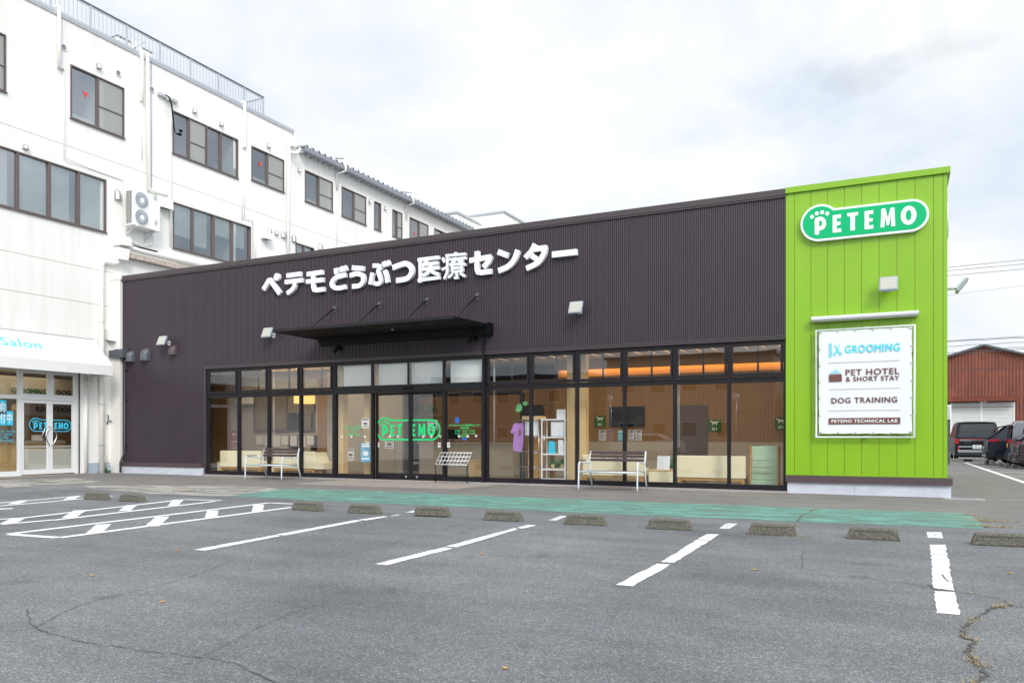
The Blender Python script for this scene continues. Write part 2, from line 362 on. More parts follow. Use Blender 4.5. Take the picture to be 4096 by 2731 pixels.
# ================================================================== ground
def asphalt():
    m = bpy.data.materials.new('worn_asphalt'); m.use_nodes = True; t = m.node_tree; b = t.nodes['Principled BSDF']; l = t.links.new
    b.inputs['Roughness'].default_value = 0.82; b.inputs['Specular IOR Level'].default_value = 0.35
    g = t.nodes.new('ShaderNodeNewGeometry'); pos = g.outputs['Position']
    def noise(scale, det, rough=0.6, st=None):
        n = t.nodes.new('ShaderNodeTexNoise'); n.inputs['Scale'].default_value = scale; n.inputs['Detail'].default_value = det; n.inputs['Roughness'].default_value = rough
        if st:
            mm = t.nodes.new('ShaderNodeMapping'); mm.inputs['Scale'].default_value = st; l(pos, mm.inputs[0]); l(mm.outputs[0], n.inputs['Vector'])
        else: l(pos, n.inputs['Vector'])
        return n.outputs['Fac']
    def ramp(src, p0, c0, p1, c1):
        r = t.nodes.new('ShaderNodeValToRGB'); e = r.color_ramp.elements; e[0].position = p0; e[0].color = (*c0, 1); e[1].position = p1; e[1].color = (*c1, 1); l(src, r.inputs[0]); return r.outputs[0]
    def mix(kind, f, a, c):
        x = t.nodes.new('ShaderNodeMix'); x.data_type = 'RGBA'; x.blend_type = kind
        if isinstance(f, float): x.inputs['Factor'].default_value = f
        else: l(f, x.inputs['Factor'])
        l(a, x.inputs['A']); l(c, x.inputs['B']); return x.outputs['Result']
    big = ramp(noise(0.45, 5), 0.32, (0.158, 0.165, 0.174), 0.70, (0.228, 0.237, 0.248))
    streak = ramp(noise(1.0, 6, 0.65, (0.35, 1.4, 1)), 0.3, (0.80, 0.79, 0.78), 0.62, (1.06, 1.06, 1.06))
    c = mix('MULTIPLY', 1.0, big, streak)
    mid = ramp(noise(14, 5, 0.7), 0.32, (0.88, 0.88, 0.88), 0.68, (1.10, 1.10, 1.10))
    c = mix('MULTIPLY', 1.0, c, mid)
    v = t.nodes.new('ShaderNodeTexVoronoi'); v.inputs['Scale'].default_value = 125; l(pos, v.inputs['Vector'])
    sep = t.nodes.new('ShaderNodeSeparateColor'); l(v.outputs['Color'], sep.inputs[0])
    st = t.nodes.new('ShaderNodeValToRGB'); e = st.color_ramp.elements; e[0].position = 0.0; e[0].color = (0.66, 0.66, 0.68, 1); e[1].position = 0.84; e[1].color = (1.16, 1.16, 1.16, 1)
    e2 = st.color_ramp.elements.new(0.95); e2.color = (2.0, 1.9, 1.7, 1); l(sep.outputs[0], st.inputs[0])
    c = mix('MULTIPLY', 1.0, c, st.outputs[0])
    blot = ramp(noise(0.32, 3, 0.5), 0.38, (0.86, 0.86, 0.87), 0.5, (1.0, 1.0, 1.0)); c = mix('MULTIPLY', 1.0, c, blot)
    spot = ramp(noise(2.3, 2, 0.4), 0.27, (0.80, 0.80, 0.80), 0.33, (1.0, 1.0, 1.0)); c = mix('MULTIPLY', 1.0, c, spot)
    # browner, smoother strip along the buildings (older pavement by the walls)
    sx = t.nodes.new('ShaderNodeSeparateXYZ'); l(pos, sx.inputs[0])
    ad = t.nodes.new('ShaderNodeMath'); ad.operation = 'MULTIPLY_ADD'; ad.inputs[1].default_value = 2.2; nn = noise(0.7, 4)
    l(nn, ad.inputs[0]); l(sx.outputs['Y'], ad.inputs[2])
    mr = t.nodes.new('ShaderNodeMapRange'); mr.inputs[1].default_value = 13.2; mr.inputs[2].default_value = 15.4; mr.inputs[4].default_value = 0.7; l(ad.outputs[0], mr.inputs[0])
    brown = ramp(noise(2.0, 6, 0.65, (0.4, 1.5, 1)), 0.3, (0.165, 0.146, 0.134), 0.7, (0.285, 0.265, 0.245))
    c = mix('MIX', mr.outputs[0], c, brown)
    l(c, b.inputs['Base Color'])
    bp = t.nodes.new('ShaderNodeBump'); bp.inputs['Strength'].default_value = 0.7; bp.inputs['Distance'].default_value = 0.006
    l(v.outputs['Distance'], bp.inputs['Height']); l(bp.outputs[0], b.inputs['Normal'])
    return m
M['asphalt'] = asphalt()
g = MB(); g.quad((-300, -300, 0), (300, -300, 0), (300, 400, 0), (-300, 400, 0)); structure('ground', g, M['asphalt'])

def sheet(name, pts, z, m, th=0.0):
    b = MB(); b.poly([(x, y, z) for x, y in pts]); return structure(name, b, m)
def worn(name, col, hole=0.45, scale=9, rough=0.8, var=0.12, soft=0.06, bs=2.0, stretch=None, col2=None):   # paint with bare worn patches
    m = mat(name, col, rough, var=var, vscale=bs, col2=col2); t = m.node_tree; b = t.nodes['Principled BSDF']; l = t.links.new
    g = t.nodes.new('ShaderNodeNewGeometry'); n = t.nodes.new('ShaderNodeTexNoise'); n.inputs['Scale'].default_value = scale; n.inputs['Detail'].default_value = 8; n.inputs['Roughness'].default_value = 0.72
    if stretch:
        mm = t.nodes.new('ShaderNodeMapping'); mm.inputs['Scale'].default_value = stretch; l(g.outputs['Position'], mm.inputs[0]); l(mm.outputs[0], n.inputs['Vector'])
    else: l(g.outputs['Position'], n.inputs['Vector'])
    r = t.nodes.new('ShaderNodeMapRange'); r.inputs[1].default_value = hole - soft; r.inputs[2].default_value = hole + soft; l(n.outputs['Fac'], r.inputs[0]); l(r.outputs[0], b.inputs['Alpha'])
    return m
M['walkgreen'] = worn('faded_green_path_paint', (0.18, 0.42, 0.34), hole=0.47, scale=2.6, soft=0.17, var=0.12, bs=3.0, stretch=(0.5, 1.6, 1))
M['linepaint'] = worn('white_line_paint', (0.86, 0.86, 0.86), hole=0.37, scale=22, var=0.06, bs=6, soft=0.05)
M['lineworn'] = worn('worn_white_line_paint', (0.80, 0.80, 0.80), hole=0.44, scale=18, var=0.03, bs=10)
M['pale'] = worn('pale_concrete_skim', (0.40, 0.38, 0.345), hole=0.44, scale=1.6, soft=0.10, var=0.15, bs=4.0, stretch=(0.5, 1.3, 1))
M['crack'] = mat('crack_and_stop_shade', (0.095, 0.093, 0.09), 0.95)  # also colours the shade strips of the wheel stops
M['patch'] = mat('drain_mortar', (0.42, 0.41, 0.38), 0.9, var=0.15, vscale=12)

# faded green walking strip in front of the clinic
top = [(1143, 1954.6), (1500, 1964), (1940, 1983), (2400, 2000.5), (2900, 2019), (3350, 2036), (3857.7, 2051), (3896, 2072), (3938, 2104)]
bot = [(3925, 2116), (3500, 2098), (3201, 2087), (2400, 2055), (1818.6, 2026), (1300, 2003), (911, 1984)]
sheet('walkway_paint', [gnd(*p) for p in bot[::-1] + top[::-1]][::1], 0.004, M['walkgreen'])
sheet('concrete_patch', [gnd(*p) for p in ((600, 1975), (905, 1985), (1138, 1955.5), (1050, 1948), (820, 1942), (500, 1940), (326, 1943), (380, 1955), (480, 1962))], 0.004, M['pale'])
sheet('concrete_patch', [gnd(*p) for p in ((-200, 1935), (-50, 1952), (120, 1945), (420, 1927), (300, 1912), (150, 1915), (-200, 1925))], 0.004, M['pale'])
# entrance paving: thin slab with tile joints
ax, ay = gnd(1188, 1935); bx, by = gnd(1818.6, 1955); cx_, cy_ = gnd(1929, 1933)
b = MB(); b.prism([(ax, ay, 0.0), (bx, by, 0.0), (bx + 0.25, D - 0.06, 0.0), (ax + .02, D - 0.06, 0.0)], (0, 0, 0.018)); tile = structure('entrance_paving', b, M['tile'])
b = MB()
for i in range(1, 6):
    x = ax + (bx - ax) * i / 6; b.box(x - 0.006, x + 0.006, ay + 0.02, D - 0.08, 0.018, 0.0205)
structure('paving_joint', b, M['pale'])

# painted bay lines
def band(name, a, b_, w, m=None, z=0.004, cut=None, rag=0.0):
    A, B = Vector(gnd(*a)), Vector(gnd(*b_)); t = (B - A); Ln = t.length; t.normalize(); n = Vector((-t.y, t.x)); k = max(2, int(Ln / 0.12)); Lp = []; Rp = []
    for i in range(k + 1):
        p = A + t * Ln * i / k; Lp.append(p + n * (w / 2 + random.uniform(-rag, rag))); Rp.append(p - n * (w / 2 + random.uniform(-rag, rag)))
    mb = MB()
    for i in range(k): mb.quad((*Rp[i], z), (*Rp[i + 1], z), (*Lp[i + 1], z), (*Lp[i], z))
    return structure(name, mb, m or M['linepaint'])
for pts in ([(775.5, 2198.5), (818, 2202), (1124, 2143), (1098, 2140)], [(1100, 2138.5), (1141, 2141), (1452, 2082), (1420, 2080)], [(1432, 2078.5), (1465, 2081), (1553, 2066), (1534, 2064.7)],
            [(1499, 2255.4), (1547.8, 2260.4), (1812, 2193), (1776, 2189)], [(1783, 2185), (1829, 2188.5), (2072, 2116), (2058, 2112)], [(2068, 2111), (2088, 2114), (2147.5, 2101), (2111.6, 2099)],
            [(2462.6, 2339), (2531.4, 2345), (2682, 2258), (2628, 2254)], [(2644, 2248), (2696, 2251), (2838, 2163), (2786, 2159)], [(2790, 2157), (2840, 2162), (2876.5, 2137), (2827, 2136)],
            [(3744.7, 2451), (3839.4, 2459.7), (3819, 2368), (3738, 2364)], [(3733, 2352), (3816, 2362), (3790, 2220), (3724, 2219)], [(3723, 2217), (3789, 2218), (3781, 2178.7), (3718, 2178.7)]):
    b = MB(); P = [gnd(*p) for p in pts]; sub = []
    for i in range(4):
        a_, c_ = Vector(P[i]), Vector(P[(i + 1) % 4]); k = max(1, int((c_ - a_).length / 0.08)); nn = Vector((-(c_ - a_).y, (c_ - a_).x)).normalized()
        for j in range(k):
            q = a_.lerp(c_, j / k) + nn * (random.uniform(-.009, .009) if j else 0); sub.append((q.x, q.y, 0.004))
    b.poly(sub); structure('bay_line', b, M['linepaint'])
for pts in ([(1559, 2063), (1571, 2065), (1606, 2058.5), (1585, 2058)], [(2191.8, 2080.8), (2224, 2082), (2272, 2063.5), (2244, 2062)], [(1622, 2049), (1650, 2051), (1668, 2043), (1652, 2042)],
            [(2876, 2113), (2918, 2115), (2951, 2094), (2907, 2092)], [(3711, 2151), (3773, 2153), (3766, 2128), (3706, 2127)]):
    sheet('bay_line', [gnd(*p) for p in pts], 0.004, M['lineworn'])
def Zh(x, y): return (x / 1.96, 1850 + y / 1.96)
for a, c, w in (((60, 560), (2110, 315), .13), ((470, 588), (2290, 350), .13), ((75, 562), (455, 588), .13), ((2120, 316), (2300, 324), .11), ((735, 553), (815, 484), .19), ((1190, 500), (1275, 424), .19), ((1655, 430), (1668, 377), .18), ((2017, 382), (2028, 332), .18),
                ((150, 437), (1430, 290), .13), ((10, 484), (420, 449), .13), ((410, 452), (1690, 303), .13), ((1440, 289), (1740, 297), .11), ((60, 478), (150, 434), .19), ((540, 430), (630, 374), .19), ((975, 377), (1035, 333), .18), ((1355, 337), (1400, 291), .18),
                ((-400, 352), (640, 260), .12), ((-400, 372), (420, 305), .12), ((420, 303), (880, 262), .11), ((100, 325), (190, 296), .18), ((535, 292), (590, 264), .18), ((-300, 375), (100, 360), .20), ((-400, 462), (160, 436), .12)):
    band('bay_line', Zh(*a), Zh(*c), w, z=0.004 + 0.0007 * random.random(), rag=0.004)
# lot behind
band('bay_line', (3862, 1850.5), (4130, 1940), 0.16); 
for a, c in (((3880, 1852), (4060, 1852.5)), ((3912, 1861.5), (4100, 1867)), ((3946, 1873.5), (4150, 1881)), ((3985, 1886), (4200, 1895)), ((4035, 1902), (4200, 1908))): band('bay_line', a, c, 0.11)

# cracks and their dry grass
def crack(pts, w0, w1, jit, n=9):
    P = smooth_pts([Vector(gnd(*p)) for p in pts], n); mb = MB(); prev = None; Q = []
    for i, p in enumerate(P): Q.append((p[0] + random.uniform(-jit, jit), p[1] + random.uniform(-jit, jit)))
    for i, p in enumerate(Q):
        w = random.uniform(w0, w1) / 2; a = Vector(Q[max(i - 1, 0)]); c = Vector(Q[min(i + 1, len(Q) - 1)]); t = (c - a).normalized(); nn = Vector((-t.y, t.x))
        cur = ((p[0] + nn.x * w, p[1] + nn.y * w, 0.006), (p[0] - nn.x * w, p[1] - nn.y * w, 0.006))
        if prev: mb.quad(prev[1], cur[1], cur[0], prev[0])
        prev = cur
    structure('pavement_crack', mb, M['crack']); return Q
def Zr(x, y): return (2300 + x / 1.3096, 1900 + y / 1.3096)
tufts = []
q1 = crack([Zr(*p) for p in ((2290, 680), (2230, 690), (2190, 700), (2100, 745), (2060, 790), (2030, 840), (2085, 870), (2065, 930), (2095, 975), (2150, 1050), (2090, 1088), (1990, 1150))], 0.008, 0.028, 0.02)
tufts += [(q, .8) for i_, q in enumerate(q1) for _ in range(6) if random.random() < (0.5 if (i_ // 7) % 3 == 1 else .08)]
q2 = crack([Zr(*p) for p in ((-600, 420), (-200, 428), (120, 437), (450, 458), (740, 484), (1400, 533), (1700, 560), (1880, 597), (2100, 625), (2230, 650), (2290, 680), (2400, 700))], 0.003, 0.010, 0.01)
tufts += [(q, 0.5) for q in q2 for _ in range(2) if random.random() < 0.35]
crack([Zr(*p) for p in ((1185, 490), (1195, 460), (1190, 420), (1215, 395))], 0.003, 0.007, 0.006)
q3 = crack([Zr(*p) for p in ((1165, 246), (1185, 215), (1230, 195), (1245, 180))], 0.01, 0.03, 0.01, 12); tufts += [(q, 0.6) for q in q3 if random.random() < 0.6]
def Zc(x, y): return (1100 + x / 1.809, 1900 + y / 1.809)
crack([Zc(*p) for p in ((-100, 655), (100, 620), (300, 590), (500, 560), (780, 520), (860, 487), (1000, 445), (1180, 405), (1400, 340), (1650, 290))], 0.003, 0.007, 0.008)
crack([Zc(*p) for p in ((640, 320), (900, 345), (1250, 360), (1700, 380), (2000, 410))], 0.003, 0.007, 0.008)
crack([Zc(*p) for p in ((300, 455), (600, 475), (1000, 500), (1400, 530), (1900, 560), (2300, 600))], 0.003, 0.007, 0.008)
crack([(x * 1.7415, y * 1.7415) for x, y in ((60, 1400), (80, 1440), (170, 1470), (300, 1490), (420, 1505), (520, 1520), (640, 1570))], 0.003, 0.010, 0.012)
crack([(x * 1.7415, y * 1.7415) for x, y in ((-20, 1450), (80, 1440), (200, 1385), (420, 1330), (540, 1285))], 0.003, 0.007, 0.01)
crack([(x * 1.7415, y * 1.7415) for x, y in ((420, 1530), (500, 1490), (640, 1420), (760, 1380))], 0.002, 0.006, 0.01)
crack([Zr(*p) for p in ((1920, 520), (1945, 550), (1975, 562))], 0.008, 0.02, 0.008)
crack([Zr(*p) for p in ((1850, 575), (1900, 600), (1985, 606))], 0.01, 0.02, 0.008)
crack([Zr(*p) for p in ((530, 408), (590, 392))], 0.006, 0.014, 0.006)
for (x, y, n, r, s) in ((2060, 208, 40, .12, .9), (2150, 240, 170, .24, 1.0), (2170, 270, 110, .18, 1.0), (1250, 182, 40, .07, .9), (1100, 318, 60, .2, .8), (1150, 268, 10, .05, .9), (430, 140, 40, .15, .8), (710, 152, 6, .06, .6), (1370, 174, 8, .1, .6), (1650, 183, 50, .3, .7), (1780, 188, 60, .4, .7), (1890, 191, 6, .1, .5), (2290, 235, 10, .25, .5), (870, 158, 5, .1, .4), (-340, 155, 8, .25, .5)):
    c0 = gnd(*Zr(x, y)); tufts += [((c0[0] + random.gauss(0, r), c0[1] + random.gauss(0, r * .35)), s) for _ in range(n)]
for (x, y, n, r) in ((370, 243, 80, .3), (745, 142, 12, .2), (1400, 212, 130, .5), (1480, 203, 60, .2), (950, 250, 14, .08), (560, 238, 8, .15), (1100, 240, 12, .2), (70, 182, 8, .2), (170, 200, 8, .2), (530, 292, 10, .18), (610, 168, 6, .15), (1180, 508, 5, .1), (640, 298, 5, .2), (180, 432, 8, .2), (2040, 372, 4, .1)):
    c0 = gnd(*Zh(x, y)); tufts += [((c0[0] + random.gauss(0, r), c0[1] + random.gauss(0, r * .3)), 0.55) for _ in range(n)]
b = MB()
for (p, s) in tufts:
    for _ in range(3):
        x = p[0] + random.gauss(0, .018); y = p[1] + random.gauss(0, .018); h = s * random.uniform(.010, .032); a = random.uniform(0, 6.28); l = random.uniform(.02, .07) * s; w = .0022
        dx, dy = math.cos(a), math.sin(a)
        b.add([(x - dy * w, y + dx * w, .004), (x + dy * w, y - dx * w, .004), (x + dx * l, y + dy * l, .004 + h)], [(0, 1, 2)])
tag(b.build('dry_grass', M['straw']), kind='stuff')
b = MB()
for (p, s) in random.sample(tufts, 30) + [(gnd(*Zr(2160, 275)), 1)] * 4 + [(gnd(*Zr(1160, 268)), 1)] * 3:
    for _ in range(4):
        x = p[0] + random.gauss(0, .03); y = p[1] + random.gauss(0, .02); h = random.uniform(.015, .05); a = random.uniform(0, 6.28); w = .004; l = .03
        b.add([(x - math.sin(a) * w, y + math.cos(a) * w, .004), (x + math.sin(a) * w, y - math.cos(a) * w, .004), (x + math.cos(a) * l, y + math.sin(a) * l, .004 + h)], [(0, 1, 2)])
tag(b.build('green_weeds', M['leafgreen']), kind='stuff')

# fallen leaves

def leafmesh(s):
    o = [(0, -1), (.25, -.45), (.85, -.55), (.55, -.05), (1, .3), (.45, .35), (.3, .9), (0, .5), (-.35, .95), (-.4, .35), (-1, .35), (-.55, -.05), (-.8, -.6), (-.25, -.45)]
    v = [(x * s, y * s, s * .28 * (x * x) + .1 * s * abs(y)) for x, y in o] + [(0, 0, 0)]
    v2 = [(x, y, z + .0015) for x, y, z in v]; n = 14; b = MB()
    b.add(v, [(n, (i + 1) % n, i) for i in range(n)]); b.add(v2, [(n, i, (i + 1) % n) for i in range(n)]); return b
LEAVES = [((1390 / 1.96, 1850 + 694 / 1.96), 'fallen yellow leaf beside the near end of the leftmost long bay line'),
          (Zc(1488, 570), 'curled yellow leaf lying between the second and third long bay lines'),
          (Zr(945, 496), 'yellow leaf in the bay left of the rightmost bay line'),
          (Zr(2280, 514), 'yellow leaf lying right of the rightmost bay line'),
          ((1160 * 1.7415, 1535 * 1.7415), 'yellow leaf nearest the bottom edge of the photo'),
          ((213 * 1.7415, 1322 * 1.7415), 'small yellow leaf on the asphalt at the far left below the hatched bays'),
          ((372 * 1.7415, 1383 * 1.7415), 'small leaf on the cracked asphalt at lower left'),
          ((3820, 1858), 'small leaf behind the tower, nearest its corner'), ((3878, 1863.5), 'small leaf beside the start of the rear lot line'), ((3983, 1889), 'small leaf between the rear lot lines')]
lp = None
for i, (p, lab) in enumerate(LEAVES):
    if lp is None: lp = leafmesh(0.022).build('fallen_leaf', M['fallen']); o = lp
    else: o = lp.copy(); COL.objects.link(o)
    x, y = gnd(*p); o.location = (x, y, 0.003); o.rotation_euler = (0, 0, i * 1.3); s = random.uniform(.8, 1.25); o.scale = (s * 1.2, s * .8, s)
    tag(o, lab, 'leaf', 'fallen yellow leaves on the asphalt')

# concrete wheel stops
def stop_mb(seed, L=0.60):
    rr = random.Random(seed); b = MB(); h = L / 2; prof = [(-.070, .004), (-.074, .012), (-.064, .120), (-.054, .138), (.046, .138), (.078, .012), (.070, .004)]; N_ = 14; R = []
    for i in range(N_ + 1):
        s = -1 + 2 * i / N_; ring = []
        for (y, z) in prof:
            xx = s * (h - 0.036 * z / .12); e = .003
            ring.append((xx + rr.uniform(-e, e), y + rr.uniform(-.002, .002), max(0, z + rr.uniform(-.0012, .0012) - (0.016 * rr.random() if i in (0, N_) and z > .1 else 0))))
        R.append(ring)
    k = len(prof); v = sum(R, []); f = []
    for i in range(N_):
        for j in range(k - 1): f.append((i * k + j, (i + 1) * k + j, (i + 1) * k + j + 1, i * k + j + 1))
    f += [tuple(range(k)), tuple(reversed(range(N_ * k, N_ * k + k)))]
    b.add(v, f); return b
def stop_shade_strips(o, L=0.60):
    b = MB(); h = L / 2; b.prism([(-h + .09, -.0705, .100), (h - .09, -.0705, .100), (h - .09, -.0690, .113), (-h + .09, -.0690, .113)], (0, .002, 0)); b.build('recess_shade', M['crack'], o, False)  # raised dark strip: the shade of a recess line put into colour
    b = MB(); b.box(-h + .03, h - .03, -.066, .066, .0005, .004); b.build('contact_shade', M['crack'], o, False)  # dark sheet under the stop, a contact shadow put into colour
STOPS = [((311, 1997), (413, 2001), 'wheel stop at the far left of the hatched bays, straw at its left end'),
         ((451.5, 2005), (553.6, 2009), 'broken-edged wheel stop second from the left, dry straw on top'),
         ((1155, 2039), (1282, 2045), 'wheel stop touching the right end of the long hatched bay marking'),
         ((1385, 2050), (1516, 2056), 'wheel stop just beyond the far end of the leftmost long bay line'),
         ((1663, 2062), (1802, 2066), 'wheel stop lifted off the asphalt with a dark gap under it'),
         ((1932, 2079), (2084, 2085), 'wheel stop beside the far end of the second long bay line'),
         ((2257, 2096), (2418, 2102), 'wheel stop right of the small loose white paint chips in the middle of the row'),
         ((2588.6, 2114), (2762, 2120), 'wheel stop just left of the far end of the third long bay line'),
         ((2993, 2136), (3180, 2143), 'wheel stop with dry grass round its right foot'),
         ((3393.5, 2150), (3593, 2159.6), 'mossy wheel stop left of the rightmost bay line'),
         ((3890, 2172), (4110, 2181), 'wheel stop cut off by the right edge of the photo')]
for i, (a, c, lab) in enumerate(STOPS):
    A, B = Vector(gnd(*a)), Vector(gnd(*c)); m_ = (A + B) / 2; Y = 10.36 + (m_.y - 10.36) * .4
    o = stop_mb(i).build('wheel_stop', M['concrete'], world=False); o.location = (m_.x, Y + .085, 0.0 if i != 4 else 0.012); o.rotation_euler = (0 if i != 4 else .03, 0, math.atan2(B.y - A.y, B.x - A.x) * .5)
    tag(o, lab, 'wheel stop', 'concrete wheel stops in front of the clinic'); stop_shade_strips(o)
# ================================================================== the clinic
XL, XG, XR, HT = -23.9, -2.23, 0.92, 6.74
WX0, WX1 = -19.96, -2.23            # glazed strip
HEAD = 3.41
clinic = thing('clinic_building', 'pet clinic in ribbed dark brown metal with glazed front and lime green end tower', 'building', ((XL + XR) / 2, D + 6, 0))
YB = D + 12
# ribbed cladding: real folded sheet, 12 ribs per panel and a seam
def ribs(mb, x0, x1, z0, z1, y):
    pitch = 0.0498; n = int(round((x1 - x0) / pitch)); xs = []; k0 = int(x0 / pitch)
    dx = (x1 - x0) / n; pr = []
    for i in range(n):
        a = x0 + i * dx; seam = (i + k0) % 9 == 0
        d_ = .030 if seam else .026; pr += [(a, y + d_), (a + dx * (.34 if seam else .28), y + d_), (a + dx * .42, y), (a + dx * .90, y)]
    pr.append((x1, y + .026))
    v = [(x, yy, z) for x, yy in pr for z in (z0, z1)]; f = [(2 * i, 2 * i + 2, 2 * i + 3, 2 * i + 1) for i in range(len(pr) - 1)]
    mb.add(v, f)
b = MB(); yc = D - .035
ribs(b, XL, WX0 - .06, .38, 6.62, yc); ribs(b, WX0 - .06, XG, HEAD + .06, 6.62, yc)
b.build('ribbed_cladding', M['clad'], clinic)
b = MB(); b.box(XL + .01, WX0 - .05, D, D + .2, .1, 6.6); b.box(WX0 - .05, XG, D + .0, D + .2, HEAD + .05, 6.6)
b.box(XL, XL + .2, D + .2, YB, .1, 6.6); b.box(XL + .2, XR - .2, YB - .2, YB, .1, 6.6); b.box(XR - .25, XR - .02, D + .2, YB, .1, 6.6); b.box(XG + .0, XR - .02, D + .05, D + .2, .1, 6.6)
b.build('wall', M['clad'], clinic)
b = MB(); b.box(XL + .2, XR - .25, D + .2, YB - .2, 6.2, 6.35); b.build('roof', M['zinc'], clinic)
# caps
b = MB(); b.box(XL - .04, XG, yc - .05, D + .24, 6.60, HT); b.box(XL - .04, XL + .24, D + .24, YB, 6.60, HT)
b.box(XL, XG, yc - .035, yc - .002, 6.555, 6.598); b.build('parapet_cap', M['cap'], clinic)
b = MB(); b.box(XG, XR + .05, yc - .06, D + .24, 6.625, HT + .012); b.box(XR - .25, XR + .05, D + .24, YB, 6.625, HT + .012); b.build('green_parapet_cap', M['green'], clinic)
# green tower skin: flat panels with real joints
px_j = [3179, 3244.6, 3311, 3378, 3446.8, 3516.4, 3587.7, 3659.6, 3733.4, 3772]
js = [XG] + [fx(3100 + p / 2.412, D) for p in (191, 349, 509, 671, 836, 1005, 1177, 1350, 1529, 1621)] + [XR]
b = MB()
for a, c in zip(js, js[1:]): b.box(a + .004, c - .004, yc - .002, D + .04, .425, 6.62)
for i in range(28): y0 = D + .04 + i * .42; b.box(XR - .02, XR, y0 + .004, min(y0 + .416, YB), .425, 6.62)
b.build('green_cladding', M['green'], clinic)
b = MB(); b.box(XG + .01, XR - .03, yc + .010, D + .035, .43, 6.61); b.build('panel_joint', M['groove'], clinic)
b = MB(); b.box(XG + .002, XR + .004, yc - .012, yc - .003, .400, .428); b.build('base_trim', M['green'], clinic)
# base band and plinth
b = MB(); b.box(XG + .01, XR + .085, D - .15, D + .05, .255, .398); b.box(XR + .002, XR + .085, D + .05, YB, .255, .398); b.build('base_band', M['band'], clinic)
b = MB(); b.box(XL - .03, WX0 - .1, D - .12, D + .0, .245, .378); b.build('base_band', M['band'], clinic)
b = MB(); b.box(XG + .04, -0.83, D - .08, D + .3, 0, .254); b.box(-0.826, XR + .06, D - .08, D + .3, 0, .254); b.box(XR - .15, XR + .06, D + .3, YB, 0, .254); b.build('plinth', M['plinth'], clinic)
b = MB(); b.box(XL + .03, -21.7, D - .09, D + .1, 0, .244); b.box(-21.696, WX0 - .08, D - .09, D + .1, 0, .244); b.build('plinth', M['plinth'], clinic)
b = MB(); x = WX0 - .05
while x < XG + .03:
    b.box(x + .003, min(x + .237, XG + .03), D - .16, D + .0, 0, .038 + random.uniform(-.002, .002)); x += .24
b.build('brick_edging', M['brick'], clinic)
# frames of the glazed strip
FY0, FY1 = D + .0, D + .12
edgesL = [WX0, -18.60, -17.36, -16.10, -14.83]; edgesD = [-14.83, -13.47, -12.25, -11.09, -9.80]; edgesR = [-9.80, -8.49, -7.22, -5.98, -4.74, -3.48, WX1]
b = MB(); b.box(WX0 - .055, WX0, D - .05, D + .13, .04, HEAD); b.box(WX0 - .055, XG - .0, D - .06, D + .13, HEAD, HEAD + .055); b.box(WX0 - .1, XG, D - .075, D - .035, HEAD + .055, HEAD + .085)
b.build('opening_trim', M['cap'], clinic)
def pane(parent, x0, x1, z0, z1, y, m='glass', name='pane'):
    q = MB(); q.quad((x0, y, z0), (x1, y, z0), (x1, y, z1), (x0, y, z1)); return q.build(name, M[m], parent)
def bay(x0, x1, first, last):
    e = .035; w = thing('window', None, None, ((x0 + x1) / 2 - clinic.location.x, D - clinic.location.y, 0)); w.parent = clinic
    q = MB(); a = x0 + (.0 if not first else 0.0); c = x1
    q.box(a, a + e + (.02 if first else 0), FY0, FY1, .04, HEAD); q.box(c - e - (.02 if last else 0), c, FY0, FY1, .04, HEAD)
    a2 = a + e + (.02 if first else 0); c2 = c - e - (.02 if last else 0)
    q.box(a2, c2, FY0 + .005, FY1, .04, .16); q.box(a2, c2, FY0 + .005, FY1, 2.475, 2.60); q.box(a2, c2, FY0 + .005, FY1, 3.36, HEAD)
    q.box(a2, c2, FY0 - .01, FY0 + .003, 2.565, 2.58)
    q.build('window_frame', M['frame'], w)
    s = MB(); t = .05   # opening transom sash, proud of the frame
    s.box(a2 + .01, c2 - .01, FY0 - .02, FY0 + .04, 2.61, 2.61 + .075); s.box(a2 + .01, c2 - .01, FY0 - .02, FY0 + .04, 3.30, 3.35); s.box(a2 + .01, a2 + .06, FY0 - .02, FY0 + .04, 2.685, 3.30); s.box(c2 - .06, c2 - .01, FY0 - .02, FY0 + .04, 2.685, 3.30)
    s.build('sash', M['frame'], w)
    k = MB(); k.quad((a2, FY0 + .06, .16), (c2, FY0 + .06, .16), (c2, FY0 + .06, 2.475), (a2, FY0 + .06, 2.475)); k.quad((a2 + .06, FY0 + .02, 2.685), (c2 - .06, FY0 + .02, 2.685), (c2 - .06, FY0 + .02, 3.30), (a2 + .06, FY0 + .02, 3.30))
    k.build('pane', M['glass'], w)
    k = MB(); xm = (a2 + c2) / 2; k.box(xm - .02, xm + .02, FY1 + .10, FY1 + .14, 2.60, 3.36); k.build('inner_bar', M['frame'], w)
    return w
for E_ in (edgesL, edgesR):
    for i in range(len(E_) - 1): bay(E_[i], E_[i + 1], i == 0, i == len(E_) - 2)
# entrance: frame, header, side lights, two sliding leaves
en = thing('entrance', None, None, ((edgesD[0] + edgesD[4]) / 2 - clinic.location.x, 6.0 - 6.0 + D - clinic.location.y, 0)); en.parent = clinic
q = MB(); x0, x1, x2, x3, x4 = edgesD
q.box(x0, x0 + .07, FY0 - .01, FY1, .04, HEAD); q.box(x4 - .10, x4, FY0 - .01, FY1, .04, HEAD); q.box(x0 + .07, x4 - .10, FY0 - .02, FY1 + .05, 2.48, 2.70); q.box(x0 + .07, x4 - .10, FY0, FY1, 3.31, HEAD)
for x in (x1, x2, x3): q.box(x - .035, x + .035, FY0 + (.002 if x != x2 else .03), FY1, 2.70, 3.31)
for x in (x1, x3): q.box(x - .04, x + .04, FY0, FY1, .0, 2.48)
q.box(x0 + .07, x1 - .04, FY0 + .005, FY1, .04, .17); q.box(x3 + .04, x4 - .10, FY0 + .005, FY1, .04, .17)
